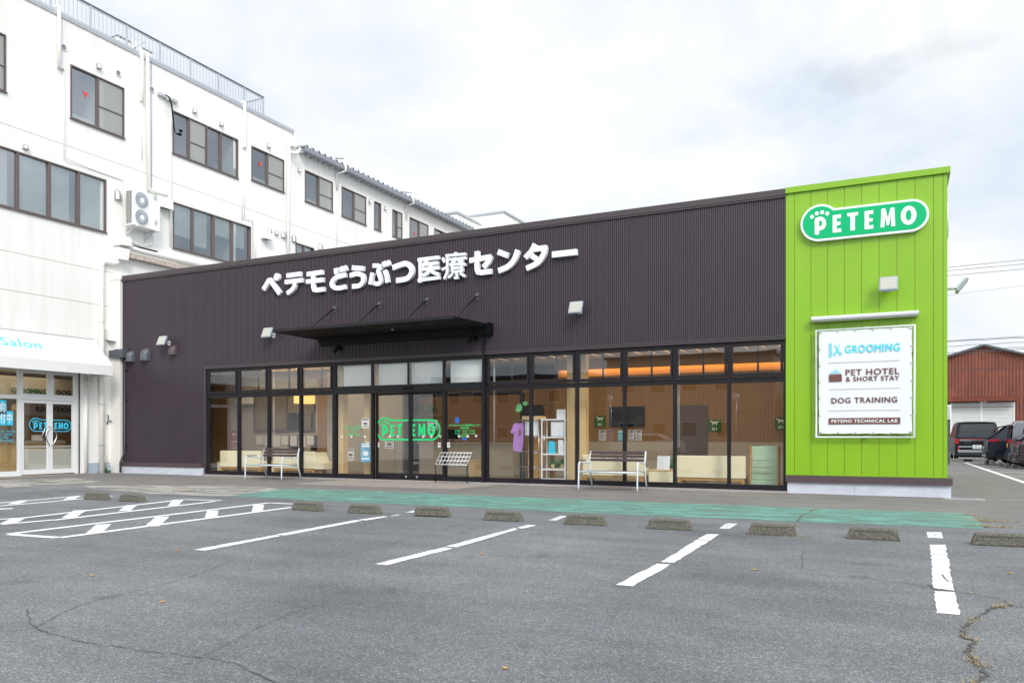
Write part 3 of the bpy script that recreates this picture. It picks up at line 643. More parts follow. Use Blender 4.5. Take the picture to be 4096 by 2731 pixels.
q.box(x0 + .07, x4 - .1, FY0 + .01, FY1 + .03, .0195, .04); q.build('door_frame', M['frame'], en)
q = MB(); q.box(-12.38, -12.10, FY0 - .06, FY0 - .021, 2.56, 2.63); q.build('door_sensor', M['black'], en)
k = MB()
for a, c in ((x0 + .07, x1 - .04), (x3 + .04, x4 - .1)): k.quad((a, FY0 + .06, .17), (c, FY0 + .06, .17), (c, FY0 + .06, 2.48), (a, FY0 + .06, 2.48))
for a, c in ((x0 + .07, x1 - .035), (x1 + .035, x2 - .035), (x2 + .035, x3 - .035), (x3 + .035, x4 - .1)): k.quad((a, FY0 + .03, 2.70), (c, FY0 + .03, 2.70), (c, FY0 + .03, 3.31), (a, FY0 + .03, 3.31))
k.build('pane', M['glass'], en)
for a, c in ((x0 + .24, x1 - .035), (x1 + .12, x2 - .07), (x2 + .0, x3 - .035), (x3 + .13, x4 - .1)):
    q = MB(); q.box(a, c, FY0 + .16, FY0 + .166, 2.66, 3.33); q.build('roller_blind', M['cloth_blind'], en)
def leaf(x0, x1, hx):
    w = thing('sliding_door', None, None, ((x0 + x1) / 2 - clinic.location.x, D + .14 - clinic.location.y, 0)); w.parent = clinic
    Y0, Y1 = D + .135, D + .175; q = MB(); q.box(x0, x0 + .065, Y0, Y1, .05, 2.475); q.box(x1 - .065, x1, Y0, Y1, .05, 2.475); q.box(x0 + .065, x1 - .065, Y0, Y1, .05, .21); q.box(x0 + .065, x1 - .065, Y0, Y1, 2.42, 2.475); q.build('door_frame', M['frame'], w)
    k = MB(); k.quad((x0 + .065, Y0 + .02, .21), (x1 - .065, Y0 + .02, .21), (x1 - .065, Y0 + .02, 2.42), (x0 + .065, Y0 + .02, 2.42)); k.build('pane', M['glass'], w)
    q = MB(); q.cyl((hx, Y0 - .002, .125), (hx, Y0 - .012, .125), .035, n=16); q.build('floor_lock', M['steel'], w); return w
leaf(x1 + .04, x2 - .002, x2 - .14); leaf(x2 + .002, x3 - .04, x2 + .22)
q = MB(); q.box(x4 - .045, x4 + .01, D - .10, D - .062, .06, 4.0); q.box(x4 - .09, x4 + .045, D - .125, D - .061, 3.93, 4.02); q.box(x4 - .08, x4 + .02, D - .12, D - .03, 0.02, .10); q.build('downpipe', M['frame'], clinic)
# ties on the mullions
for x, z in [(x_, z_) for x_ in (x0 + .0, x4 + .04) for z_ in (3.18, 2.1, .98, .3)]:
    q = MB(); q.tube([(x - .06, D - .04, z), (x, D - .015, z)], .008, 6); q.box(x - .01, x + .02, D - .02, D + .002, z - .02, z + .02); q.build('door_stay', M['black'], clinic)

# canopy
cp = thing('canopy', None, None, (-12.45 - clinic.location.x, D - 1 - clinic.location.y, 0)); cp.parent = clinic
q = MB(); prof = [(D - .03, 4.075), (D - 1.86, 4.085), (D - 1.96, 4.11), (D - 1.96, 4.15), (D - .03, 4.19)]
q.prism([(-15.31, y, z) for y, z in prof], (5.70, 0, 0)); q.build('canopy_slab', M['black'], cp)
q = MB(); q.box(-15.32, -9.60, D - 1.985, D - 1.962, 4.095, 4.165); q.build('canopy_edge', M['frame'], cp)
q = MB(); q.prism([(-15.24, y, z) for y, z in ((D - .031, 3.90), (D - .14, 3.90), (D - .16, 3.98), (D - .26, 4.074), (D - .031, 4.074))], (5.60, 0, 0)); q.box(-9.60, -9.55, D - .30, D - .03, 3.9, 4.22); q.build('canopy_beam', M['black'], cp)
q = MB(); q.cyl((-12.0, D - 1.1, 4.08), (-12.0, D - 1.1, 4.06), .04, n=12); q.build('downlight', M['lampface'], cp)
for x in (-14.74, -13.17, -11.58, -10.01):
    q = MB(); q.tube([(x, D - .10, 4.97), (x, D - 1.32, 4.17)], .022, 8); q.build('support_rod', M['frame'], cp)
    q = MB(); q.box(x - .045, x + .045, D - .05, D - .031, 4.88, 5.06); q.cyl((x - .05, D - .09, 4.98), (x + .05, D - .09, 4.98), .035, n=12); q.box(x - .03, x + .03, D - .12, D - .05, 4.955, 5.005); q.build('rod_bracket', M['hoodgrey'], cp)

# spotlights under the canopy
for x, lab in ((fx(1355), 'small black cylinder spotlight under the left end of the canopy'), (fx(1893), 'small black cylinder spotlight under the right end of the canopy')):
    z = 3.80 if x < -12 else 3.86
    t = thing('spotlight', lab, 'spotlight', (x, D - .03, z), group='spotlights under the canopy')
    q = MB(); q.cyl((x + .10, D - .03, z), (x + .10, D - .055, z), .06); q.tube([(x + .10, D - .055, z), (x + .08, D - .12, z)], .02, 8); q.build('wall_bracket', M['black'], t)
    q = MB(); q.tube([(x + .10, D - .11, z + .08), (x + .09, D - .12, z + .05), (x - .01, D - .22, z - .12)], [.03, .05, .055], 14); q.build('lamp_head', M['black'], t)

# floodlights
def flood(x, z, lab, face=(0, -1), Y=D - .03, tilt=24, grp='white floodlights on the clinic front'):
    rz = math.atan2(face[0], -face[1]); t = thing('floodlight', lab, 'floodlight', (x, Y, z), rz, grp)
    R = Matrix.Translation((0, -.30, .05)) @ Matrix.Rotation(math.radians(-tilt), 4, 'X')
    q = MB(); q.rbox(-.175, .175, -.03, .03, -.165, .165, .012, R); q.build('lamp_housing', M['lampgrey'], t, False)
    q = MB(); q.box(-.145, .145, -.034, -.0305, -.135, .135, R)
    q.build('lamp_face', M['lampface'], t, False)
    q = MB()
    for i in range(9): q.box(-.12 + i * .03 - .004, -.12 + i * .03 + .004, .031, .065, -.12, .12, R)
    q.box(-.06, .06, -.02, .0, -.07, .07); q.tube([(0, -.01, 0), (0, -.16, 0), (0, -.24, .03)], .026, 8); q.box(-.05, .05, .032, .075, -.05, .05, R); q.build('bracket', M['alu'], t, False)
    return t
flood(-21.76 + .15, 4.33, 'white square floodlight above the vent hoods near the left end of the brown facade')
flood(-17.21 + .12, 4.33, 'white square floodlight just left of the canopy')
flood(-7.21 + .1, 4.37, 'white square floodlight on the brown facade right of the canopy')
flood(-.17, 4.36, 'white square floodlight on the green tower above the slim lamp bar')
flood(XR, 4.38, 'white floodlight poking out sideways from the far side of the green tower', face=(1, 0), Y=D + .7, tilt=-38, grp=None)

# vent hoods on the facade
def hood(mb, x, z, w, h, d, Y):   # bullnose vent hood: half-round in front, rounded top, open below
    n = 10; rings = []; zs = [z + h * .0, z + h * .3, z + h * .55, z + h * .75, z + h * .9, z + h]
    ks = [1, 1, .97, .85, .6, .02]
    for zz, k in zip(zs, ks): rings.append([(x + w / 2 * math.cos(math.pi * i / n), Y - .004 - d * k * math.sin(math.pi * i / n) ** .75 if 0 < i < n else Y - .004, zz) for i in range(n + 1)])
    rings = [[(x + (p[0] - x) * (1 if j < 4 else (.9 if j == 4 else .55)), p[1], p[2]) for p in r] for j, r in enumerate(rings)]
    v = sum(rings, []); f = [(j * (n + 1) + i, j * (n + 1) + i + 1, (j + 1) * (n + 1) + i + 1, (j + 1) * (n + 1) + i) for j in range(5) for i in range(n)]
    mb.add(v, f, True); mb.add([(p[0], p[1], p[2] + .02) for p in rings[0]], [tuple(range(n + 1))])
    fl = [(x + (w / 2 + .02) * math.cos(math.pi * i / n), Y, z + h * .55 + (h * .47 + .015) * math.sin(math.pi * i / n)) for i in range(n + 1)] + [(x - w / 2 - .02, Y, z - .025), (x + w / 2 + .02, Y, z - .025)]
    mb.prism(fl, (0, -.008, 0))
for x, z, w, h, m, lab in ((-23.42, 3.79, .30, .36, 'hoodgrey', 'dark grey round-topped vent hood next to the square duct box on the brown facade'), (-22.70, 3.80, .33, .40, 'hoodgrey', 'larger dark grey round-topped vent hood, second from the left on the brown facade'), (-21.38, 3.93, .27, .30, 'band', 'small maroon vent hood right of the grey ones on the brown facade')):
    q = MB(); hood(q, x, z, w, h, .2, D - .032); one('vent_hood', q, M[m], lab, 'vent hood', 'vent hoods on the brown facade')
q = MB(); q.box(-24.05, -23.62, D - .24, D - .034, 3.93, 4.22); q.box(-24.33, -24.05, D - .22, D - .06, 3.95, 4.20); one('duct_box', q, M['hoodgrey'], 'square dark grey duct box at the left corner of the brown facade', 'duct box')
q = MB(); q.tube([(-23.72, D - .08, 3.93), (-23.72, D - .08, .72), (-23.78, D - .2, .36), (-23.78, D - .2, .03)], .034, 8)
for z in (3.55, 2.52, .98): q.box(-23.73, -23.60, D - .10, D - .034, z - .02, z + .02)
one('drainpipe', q, M['cap'], 'thin dark brown drainpipe down the left edge of the brown facade', 'drainpipe')

# main lettering
FYT = D - .16
def za(x, y): return fac(1020 + x / 3.459, 960 + y / 3.459, FYT)
def zb_(x, y): return fac(1600 + x / 3.178, 940 + y / 3.178, FYT)
let = thing('wall_lettering', 'large white raised Japanese lettering across the brown ribbed facade', 'sign', (-13, D - .1, 5.2))
def kana(z, strokes, w=.145, smooth=()):
    q = MB()
    for k, s in enumerate(strokes):
        p = [z(*a) for a in s]
        if k in smooth: p = smooth_pts(p, 6)
        stroke(q, p, w * .97, FYT, .105, k)
    return q
CH = []
q = kana(za, [[(110, 685), (185, 560), (205, 555), (340, 742)]], .15); vs, fs = shape2d([ell(*za(296, 510), .105, .115, 22), ell(*za(296, 510), .022, .022, 10)], .105); q.add([(x, FYT + .105 - o, z) for x, z, o in vs], fs); CH.append(q)
CH.append(kana(za, [[(432, 492), (630, 466)], [(410, 582), (652, 553)], [(545, 590), (538, 640), (505, 690), (440, 738)]], .135, (2,)))
CH.append(kana(za, [[(712, 473), (930, 442)], [(703, 576), (942, 548)], [(798, 470), (800, 640), (812, 685), (850, 693), (955, 679)]], .135))
CH.append(kana(za, [[(1112, 388), (1120, 470)], [(1250, 480), (1115, 520), (1055, 600), (1090, 655), (1160, 664), (1250, 645)], [(1182, 372), (1205, 440)], [(1228, 362), (1252, 428)]], .135, (1,)))
CH.append(kana(za, [[(1338, 382), (1500, 394)], [(1308, 492), (1400, 465), (1480, 490), (1490, 570), (1440, 630), (1340, 642)]], .14, (1,)))
CH.append(kana(za, [[(1625, 354), (1700, 354), (1745, 372)], [(1742, 374), (1700, 430), (1725, 510), (1735, 570), (1700, 606), (1640, 596)], [(1620, 450), (1605, 530), (1590, 615)], [(1790, 420), (1815, 490), (1830, 590)], [(1775, 300), (1798, 368)], [(1825, 290), (1850, 355)]], .125, (1,)))
CH.append(kana(za, [[(1900, 384), (2000, 345), (2090, 325), (2155, 380), (2160, 455), (2110, 525), (2040, 548), (1950, 560)]], .15, (0,)))
def z1(x, y): return zb_(x, y)
CH.append(kana(z1, [[(222, 315), (490, 283)], [(252, 310), (255, 605)], [(225, 575), (500, 540)], [(352, 330), (318, 352), (278, 398)], [(312, 374), (480, 352)], [(278, 436), (490, 412)], [(388, 368), (385, 440), (350, 480), (285, 520)], [(380, 440), (430, 480), (495, 500)]], .098))
CH.append(kana(z1, [[(575, 262), (830, 240)], [(700, 218), (700, 258)], [(600, 262), (596, 470), (560, 560)], [(536, 290), (566, 345)], [(530, 440), (590, 412)], [(622, 312), (835, 290)], [(715, 285), (690, 335), (632, 385)], [(715, 300), (770, 345), (835, 380)], [(660, 330), (680, 350)], [(800, 318), (770, 342)], [(660, 378), (790, 365)], [(662, 375), (664, 470)], [(788, 365), (788, 462)], [(662, 425), (790, 412)], [(662, 470), (790, 458)], [(722, 465), (724, 545), (690, 548)], [(675, 490), (620, 545)], [(765, 485), (830, 528)]], .07))
CH.append(kana(z1, [[(880, 325), (1150, 276)], [(1150, 262), (1120, 340), (1055, 408)], [(975, 205), (975, 430), (990, 470), (1030, 478), (1160, 460)]], .14, ()))
CH.append(kana(z1, [[(1242, 212), (1370, 260)], [(1495, 190), (1450, 310), (1370, 400), (1248, 455)]], .15, (1,)))
CH.append(kana(z1, [[(1715, 112), (1670, 200), (1590, 290)], [(1700, 178), (1860, 160)], [(1840, 150), (1820, 245), (1750, 350), (1605, 425)], [(1670, 262), (1755, 318)]], .14, (0, 2)))
CH.append(kana(z1, [[(1930, 248), (2245, 214)]], .155))
for q in CH: q.build('letter', M['signwhite'], let)

# round-headed logo sign on the tower
SXL, SXR, SZB = -1.906, .583, 5.483
def logo_sign(origin_map, name_loc, lab, full=True):
    t = thing('logo_sign', lab, 'sign', name_loc)
    vs, fs = shape2d([pill(SXL, SXR, SZB, .395, .334)], .11); q = MB(); q.add(*origin_map([(x, z, o + .0) for x, z, o in vs], fs, 0)); q.build('sign_case', M['signwhite'], t)
    vs, fs = shape2d([pill(SXL, SXR, SZB, .395, .334, .045)], .006); q = MB(); q.add(*origin_map(vs, fs, .1105)); q.build('sign_face', M['signgreen'], t)
    q = MB()
    for vs, fs in logo_mesh(SXL, SXR, SZB, .005): q.add(*origin_map(vs, fs, .118))
    q.build('logo_letters', M['signwhite'], t)
logo_sign(lambda vs, fs, o: ([(x, yc - .01 - z2 - o, z) for x, z, z2 in vs], fs), (-.66, yc, 5.48), 'green and white round-headed logo sign at the top of the green tower front')
logo_sign(lambda vs, fs, o: ([(XR + .003 + (z2 + o) * .42, D + 2.4 + x, z) for x, z, z2 in vs], fs), (XR, D + 1.8, 5.48), 'white-edged logo sign seen edge on over the far side of the green tower')

# slim lamp bar and banner
q = MB(); q.prism([(-1.68, y, z) for y, z in ((yc - .02, 3.74), (yc - .20, 3.76), (yc - .22, 3.80), (yc - .16, 3.84), (yc - .02, 3.83))], (2.07, 0, 0)); lb = thing('sign_lamp_bar', 'long slim white lamp bar mounted above the white service banner', 'sign lamp', (-.64, yc, 3.74)); q.build('lamp_body', M['signwhite'], lb)
q = MB(); q.box(-1.65, .36, yc - .19, yc - .05, 3.728, 3.739); q.build('lamp_tube', M['lampface'], lb)
ban = thing('service_banner', 'white banner listing grooming, pet hotel and dog training, laced in a white tube frame', 'banner', (-.63, yc, 1.2))
YN = yc - .12
q = MB(); q.tube([(-1.585, YN, 1.235), (-1.585, YN, 3.545), (.315, YN, 3.545), (.315, YN, 1.235)], .026, 8, closed=True)
for x, z in ((-1.585, 1.8), (-1.585, 3.0), (.315, 1.8), (.315, 3.0), (-.6, 1.235), (-.6, 3.545)): q.box(x - .02, x + .02, YN, yc, z - .02, z + .02)
q.build('tube_frame', M['signwhite'], ban)
def zn(x, y, Y=YN): return fac(3200 + x / 1.845, 1200 + y / 1.845, Y)
X0, X1, Z0, Z1 = zn(140, 600)[0], zn(826, 600)[0], zn(146, 985)[1], zn(138, 235)[1]
q = MB(); nx, nz_ = 24, 28; v = []; f = []
for i in range(nx + 1):
    for j in range(nz_ + 1):
        u, w_ = i / nx, j / nz_; ed = min(u, 1 - u, w_, 1 - w_); v.append((X0 + (X1 - X0) * u + .004 * math.sin(w_ * 40) * (1 if u in (0, 1) else 0), YN + .004 * math.sin(u * 9 + w_ * 3) * min(1, ed * 8), Z0 + (Z1 - Z0) * w_ + .004 * math.sin(u * 40) * (1 if w_ in (0, 1) else 0)))
f = [(i * (nz_ + 1) + j, (i + 1) * (nz_ + 1) + j, (i + 1) * (nz_ + 1) + j + 1, i * (nz_ + 1) + j + 1) for i in range(nx) for j in range(nz_)]
q.add(v, f, True); q.build('banner_sheet', M['sheet'], ban)
q = MB(); pts = []
for i in range(6):
    x = X0 + .04 + (X1 - X0 - .08) * i / 5
    for zz, zf in ((Z1 - .03, 3.545), (Z0 + .03, 1.235)): q.tube([(x, YN - .004, zz), (x - .09, YN - .01, zf), (x - .16, YN + .02, zf + .0)], .0035, 5); q.cyl((x, YN - .006, zz), (x, YN + .004, zz), .013, n=8)
for i in range(7):
    z = Z0 + .03 + (Z1 - Z0 - .06) * i / 6
    for xx, xf in ((X0 + .02, -1.585), (X1 - .02, .315)): q.tube([(xx, YN - .004, z), (xf, YN - .01, z - .10), (xf + .0, YN + .02, z - .16)], .0035, 5); q.cyl((xx, YN - .006, z), (xx, YN + .004, z), .013, n=8)
q.build('lacing', M['greymetal'], ban)
YP = YN - .012
def prt(txt, x0, x1, y0, y1, m, bold, xm=None):
    xm = (x0 + x1) / 2; zt, zbt = zn(xm, y0, YP)[1], zn(xm, y1, YP)[1]
    return on_front(text2d(txt, bold, .003, (zn(x0, y0, YP)[0], zn(x1, y0, YP)[0], zbt, zt)), YP)
q = MB(); q.add(*prt('GROOMING', 331, 738, 325, 384, 0, .024)); 
# comb
cx0, cx1 = zn(210, 370, YP)[0], zn(234, 370, YP)[0]; czt, czb = zn(222, 322, YP)[1], zn(222, 418, YP)[1]
q.box(cx0 + (cx1 - cx0) * .72, cx1, YP - .003, YP, czb, czt)
for i in range(16):
    zz = czb + (czt - czb) * i / 15; th = .010 if i in (0, 15) else .004; q.box(cx0, cx0 + (cx1 - cx0) * .75, YP - .0035, YP - .0005, zz - th / 2, zz + th / 2)
# scissors
def sc(a, b_, w0, w1, k): 
    A, B = zn(*a, YP), zn(*b_, YP); d = Vector((B[0] - A[0], B[1] - A[1])).normalized(); n = Vector((-d.y, d.x)); vs = [(A[0] + n.x * w0, A[1] + n.y * w0), (A[0] - n.x * w0, A[1] - n.y * w0), (B[0] - n.x * w1, B[1] - n.y * w1), (B[0] + n.x * w1, B[1] + n.y * w1)]
    q.prism([(x, YP - .003 - k, z) for x, z in vs], (0, .003, 0))
sc((290, 322), (268, 384), .006, .013, 0); sc((256, 330), (290, 388), .006, .013, .0035)
for cxx, cyy, k in ((256, 398, .001), (297, 396, .002)):
    o = zn(cxx, cyy, YP); vs, fs = shape2d([ell(*o, .032, .036, 20), ell(*o, .018, .022, 16)], .003); q.add([(x, YP - o2 - k, z) for x, z, o2 in vs], fs)
q.build('cyan_print', M['cyanprint'], ban)
q = MB(); q.add(*prt('PET HOTEL', 336, 734, 505, 551, 0, .022)); q.add(*prt('& SHORT STAY', 338, 734, 560, 596, 0, .022)); q.add(*prt('DOG TRAINING', 232, 718, 716, 758, 0, .022))
a, c = zn(214, 575, YP), zn(309, 575, YP); q.box(a[0], c[0], YP - .003, YP, zn(260, 602, YP)[1], zn(260, 549, YP)[1])
a, c = zn(212, 890, YP), zn(740, 890, YP); q.box(a[0], c[0], YP - .003, YP, zn(476, 914, YP)[1], zn(476, 868, YP)[1])
for yy in (455, 654, 813): zz = zn(475, yy, YP)[1]; q.box(zn(211, yy, YP)[0], zn(738, yy, YP)[0], YP - .002, YP, zz - .0028, zz + .0028)
q.build('brown_print', M['brownprint'], ban)
vs, fs = prt('PETEMO TECHNICAL LAB', 232, 720, 879, 903, 0, .022); q = MB(); q.add([(x, y - .004, z) for x, y, z in vs], fs); q.build('white_print', M['signwhite'], ban)
q = MB(); q.prism([(*((lambda p: (p[0], YP - .003, p[1]))(zn(*p, YP))),) for p in ((216, 545), (307, 542), (261, 508))], (0, .003, 0)); q.build('roof_print', M['paleblue'], ban)

# film on the glass
GY = D + .057
def zd(x, y, Y=GY): return fac(1280 + x / 2.488, 1350 + y / 2.488, Y)
film = thing('door_logo_film', 'bright green logo and outline stuck on the sliding glass doors', 'logo film', (-12.25, D + .13, 1.1))
fy = D + .15; a = zd(555, 915, fy)[0]; c = zd(1200, 930, fy)[0]; zb2 = zd(640, 1022, fy)[1]; s_ = (c - a)
r1 = .142 * s_ + .003; r2 = s_ * .136
vs, fs = shape2d([pill(a, c, zb2, r1 * 1.06, r2), pill(a, c, zb2, r1 * 1.06, r2, .046)], .002); q = MB(); q.add([(x, fy - o, z) for x, z, o in vs], fs)
for vs, fs in logo_mesh(a, c, zb2 + .0, .002, shift={'P': -.015, 'E': -.03, 'T': -.04, 'e': .04, 'M': .028, 'O': .015, 'paw': -.012}): q.add([(x, fy - o - .002, z) for x, z, o in vs], fs)
q.build('logo_outline', M['facegreen'], film)
txt = thing('opening_hours_film', 'green Japanese opening hours on the glass left of the sliding doors', 'window lettering', (-14.1, GY, 1.3))
q = MB()
def tx(s, x0, x1, y0, y1, Y=GY, bold=.018):
    xm = (x0 + x1) / 2; q.add(*on_front(text2d(s, bold, .002, (zd(x0, y0, Y)[0], zd(x1, y0, Y)[0], zd(xm, y1, Y)[1], zd(xm, y0, Y)[1])), Y))
tx('トリミング・ホテル', 243, 416, 871, 893); tx('9:30～20:00', 268, 390, 900, 918); tx('しつけ', 298, 360, 928, 951); tx('10:00～18:30', 264, 396, 958, 976); q.build('lettering', M['facegreen'], txt)
txt = thing('clinic_hours_film', 'green Japanese clinic name and surgery hours on the glass right of the doors', 'window lettering', (-10.5, GY, 1.2))
q = MB(); tx('ペテモどうぶつ医療センター', 1280, 1606, 860, 882); tx('診療時間', 1402, 1480, 890, 908); tx('午前　9:30～12:00', 1342, 1543, 917, 935, bold=.012); tx('午後　18:00～21:00', 1342, 1543, 943, 961, bold=.012); tx('休診日なし', 1394, 1490, 972, 988); q.build('lettering', M['facegreen'], txt)
q = MB(); paw = []
for x, y, Y in ((218, 986, GY), (315, 986, GY), (447, 986, GY), (697, 984, fy), (776, 984, fy), (1029, 984, fy), (1110, 984, fy), (1197, 982, fy), (1384, 982, GY), (1470, 982, GY), (1554, 980, GY)):
    o = zd(x, y, Y); t = MB()
    for dx, dz, rx, rz in ((0, -.012, .026, .02), (-.034, .012, .010, .013), (-.013, .030, .010, .014), (.013, .030, .010, .014), (.034, .012, .010, .013)): vs, fs = shape2d([ell(o[0] + dx, o[1] + dz, rx, rz, 10)], .0015); t.add([(xx, Y - .004 - oo, zz) for xx, zz, oo in vs], fs)
    paw.append(t)
for i, t in enumerate(paw):
    nm = ['leftmost', 'second', 'third', 'fourth', 'fifth', 'sixth', 'seventh', 'eighth', 'ninth', 'tenth', 'rightmost'][i]
    one('paw_sticker', t, M['signwhite'], 'white paw print sticker on the entrance glass, %s of the row' % nm, 'sticker', 'white paw print stickers on the entrance glass')
def sticker(x, y, w, h, Y, col, lab, name='sticker', inner=None):
    o = zd(x, y, Y); t = thing(name, lab, 'sticker', (o[0], Y, o[1] - h / 2)); q = MB(); q.box(o[0] - w / 2, o[0] + w / 2, Y - .003, Y - .001, o[1] - h / 2, o[1] + h / 2); q.build('sheet', M[col], t)
    if inner:
        q = MB(); vs, fs = shape2d([ell(o[0], o[1] + .012, w * .38, w * .38, 16), ell(o[0], o[1] + .012, w * .24, w * .24, 14)], .001); q.add([(xx, Y - .0035 - oo, zz) for xx, zz, oo in vs], fs); q.box(o[0] - w * .05, o[0] + w * .05, Y - .0045, Y - .0035, o[1] - .02, o[1] + .045); q.build('symbol', M[inner], t)
for x, y, Y, lab in ((476, 1064, GY, 'small white warning sticker with a red ring, leftmost of the four by the doors'), (578, 1065, fy, 'small red ring warning sticker at the left edge of the left sliding door'), (1187, 1066, fy, 'small red ring warning sticker at the right edge of the right sliding door'), (1280, 1066, GY, 'small red ring warning sticker, rightmost of the four by the doors')):
    sticker(x, y, .085, .13, Y, 'signwhite', lab, inner='red')
M['bluecard'] = mat('blue_card', (0.02, 0.13, 0.55), 0.5); M['skyposter'] = mat('sky_blue_poster', (0.10, 0.42, 0.62), 0.5)
sticker(1365, 821, .12, .15, GY, 'bluecard', 'dark blue square sticker above the green clinic hours')
sticker(1438, 1006, .14, .06, GY, 'bluecard', 'small blue sticker under the green clinic hours')
# ================================================================== inside the clinic
YW = D + 4.2
def cpart(name, m, fn):
    q = MB(); fn(q); return q.build(name, M[m], clinic)
cpart('interior_floor', 'floorin', lambda q: q.box(XL + .2, XG, D + .2, YW + 1.5, .0, .045))
cpart('interior_ceiling', 'ceil', lambda q: q.box(XL + .2, XG, D + .2, YW + 1.5, 3.62, 3.75))
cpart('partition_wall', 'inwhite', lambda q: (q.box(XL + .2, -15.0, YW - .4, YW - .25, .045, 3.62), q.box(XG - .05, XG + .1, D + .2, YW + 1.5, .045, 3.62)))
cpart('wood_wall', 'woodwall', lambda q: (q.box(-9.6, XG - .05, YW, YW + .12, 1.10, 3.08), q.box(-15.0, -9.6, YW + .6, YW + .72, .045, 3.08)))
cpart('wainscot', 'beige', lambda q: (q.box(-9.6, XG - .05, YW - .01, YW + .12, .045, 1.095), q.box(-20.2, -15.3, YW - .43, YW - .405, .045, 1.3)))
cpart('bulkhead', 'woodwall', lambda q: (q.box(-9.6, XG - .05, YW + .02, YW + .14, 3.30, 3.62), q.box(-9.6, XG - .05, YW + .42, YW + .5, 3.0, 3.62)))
M['ledwall'] = mat('cove_backing', (0.75, 0.62, 0.42), 0.8)
cpart('cove_recess', 'ledwall', lambda q: q.box(-9.6, XG - .05, YW + .30, YW + .4, 3.0, 3.5))
M['led'] = mat('cove_led', (1, .5, .15), .5, emit=(1.0, 0.36, 0.05), es=8.0)
cpart('cove_light', 'led', lambda q: q.box(-9.5, XG - .1, YW + .16, YW + .22, 3.33, 3.37))
cpart('counter', 'beige', lambda q: (q.box(-14.0, -10.6, YW - .9, YW - .4, .045, 1.02), q.box(-14.05, -10.55, YW - .95, YW - .35, 1.02, 1.06)))
def cols(q):
    for x in (-15.05, -14.1, -7.62, fx(2334, D + .7)): q.box(x - .10, x + .10, D + .6, D + .82, .045, 3.62)
cpart('wood_column', 'woodpale', cols)
cpart('inner_vestibule_frame', 'frame', lambda q: [q.box(x - .05, x + .05, D + 1.9, D + 2.0, .045, 2.5) for x in (-13.6, -12.2, -10.9, -9.65)] + [q.box(-13.6, -9.65, D + 1.9, D + 2.0, 2.45, 2.58)])
cpart('interior_door', 'bronze', lambda q: (q.box(-5.75, -4.85, YW - .04, YW - .012, .05, 2.15),))
cpart('door_panel', 'beige', lambda q: (q.box(-18.9, -18.0, YW - .43, YW - .405, .05, 2.1), q.box(-19.95, -19.2, YW - .43, YW - .405, .05, 2.1)))
ix0, ix1 = fx(1015, YW - .43), fx(1262, YW - .43)
cpart('inner_window_frame', 'band', lambda q: (q.box(ix0, ix1, YW - .45, YW - .405, 1.40, 1.50), q.box(ix0, ix0 + .08, YW - .45, YW - .405, 1.50, 3.0), q.box(ix1 - .08, ix1, YW - .45, YW - .405, 1.50, 3.0), q.box((ix0 + ix1) / 2 + .1, (ix0 + ix1) / 2 + .18, YW - .45, YW - .405, 1.50, 3.0)))
M['olive'] = mat('olive_backdrop', (0.20, 0.15, 0.08), .6, var=.2, vscale=1.5)
cpart('inner_window', 'olive', lambda q: q.box(ix0 + .08, ix1 - .08, YW - .43, YW - .406, 1.50, 3.0))
cpart('wood_door', 'woodwall', lambda q: (q.box(fx(850, YW - .43), fx(912, YW - .43), YW - .44, YW - .405, .05, 3.3), q.box(fx(1270, YW - .43), fx(1330, YW - .43), YW - .44, YW - .405, .05, 3.3)))
def curtain(q):
    n = 40; a, c = fx(1250, D + .9), fx(1322, D + .9); v = []
    for i in range(n + 1): x = a + (c - a) * i / n; v += [(x, D + 1.6 + .03 * math.sin(i * 1.3), .08), (x, D + 1.6 + .03 * math.sin(i * 1.3 + .3), 3.3)]
    q.add(v, [(2 * i, 2 * i + 2, 2 * i + 3, 2 * i + 1) for i in range(n)], True)
cpart('curtain', 'beige', curtain)
cpart('notice_board', 'signwhite', lambda q: [q.box(fx(1025 + 34 * k, YW - .43), fx(1052 + 34 * k, YW - .43), YW - .44, YW - .406, .95 - .04 * (k % 3), 1.28 - .02 * (k % 2)) for k in range(7)])
M['lampwhite'] = mat('lit_lamp', (1, .9, .75), .5, emit=(1.0, 0.80, 0.52), es=9.0)
def lamps(q):
    for x in [-20.1 + 1.5 * i for i in range(4)]:
        for y in (D + 1.0, D + 2.8): q.cyl((x, y, 3.618), (x, y, 3.606), .055, n=12)
cpart('ceiling_downlights', 'lampwhite', lamps)
for i, (x, w, e) in enumerate(((-18.5, 6.0, 100), (-12.3, 4.6, 45), (-6.0, 6.8, 105))):   # the room lamps
    ld = bpy.data.lights.new('room_light', 'AREA'); ld.shape = 'RECTANGLE'; ld.size = w; ld.size_y = 2.2; ld.energy = e; ld.color = (1.0, 0.76, 0.46)
    lo = bpy.data.objects.new('room_light', ld); COL.objects.link(lo); lo.location = (x, D + 2.0, 3.58)
# pendant
t = thing('pendant_lamp', 'round warm yellow pendant shade behind the left windows', 'pendant lamp', (fx(780 + 1090 / 2.489, D + 1.2), D + 1.2, 2.3))
M['shade'] = mat('pendant_shade', (.9, .6, .25), .6, emit=(1.0, .55, .15), es=1.3)
q = MB(); x = t.location.x; q.tube([(x, D + 1.2, 2.30), (x, D + 1.2, 2.56)], .33, 28, caps=False); q.build('lamp_shade', M['shade'], t)
q = MB(); q.tube([(x, D + 1.2, 2.56), (x, D + 1.2, 3.62)], .006, 6); q.cyl((x, D + 1.2, 2.50), (x, D + 1.2, 2.52), .32, n=20); q.build('cord', M['black'], t)

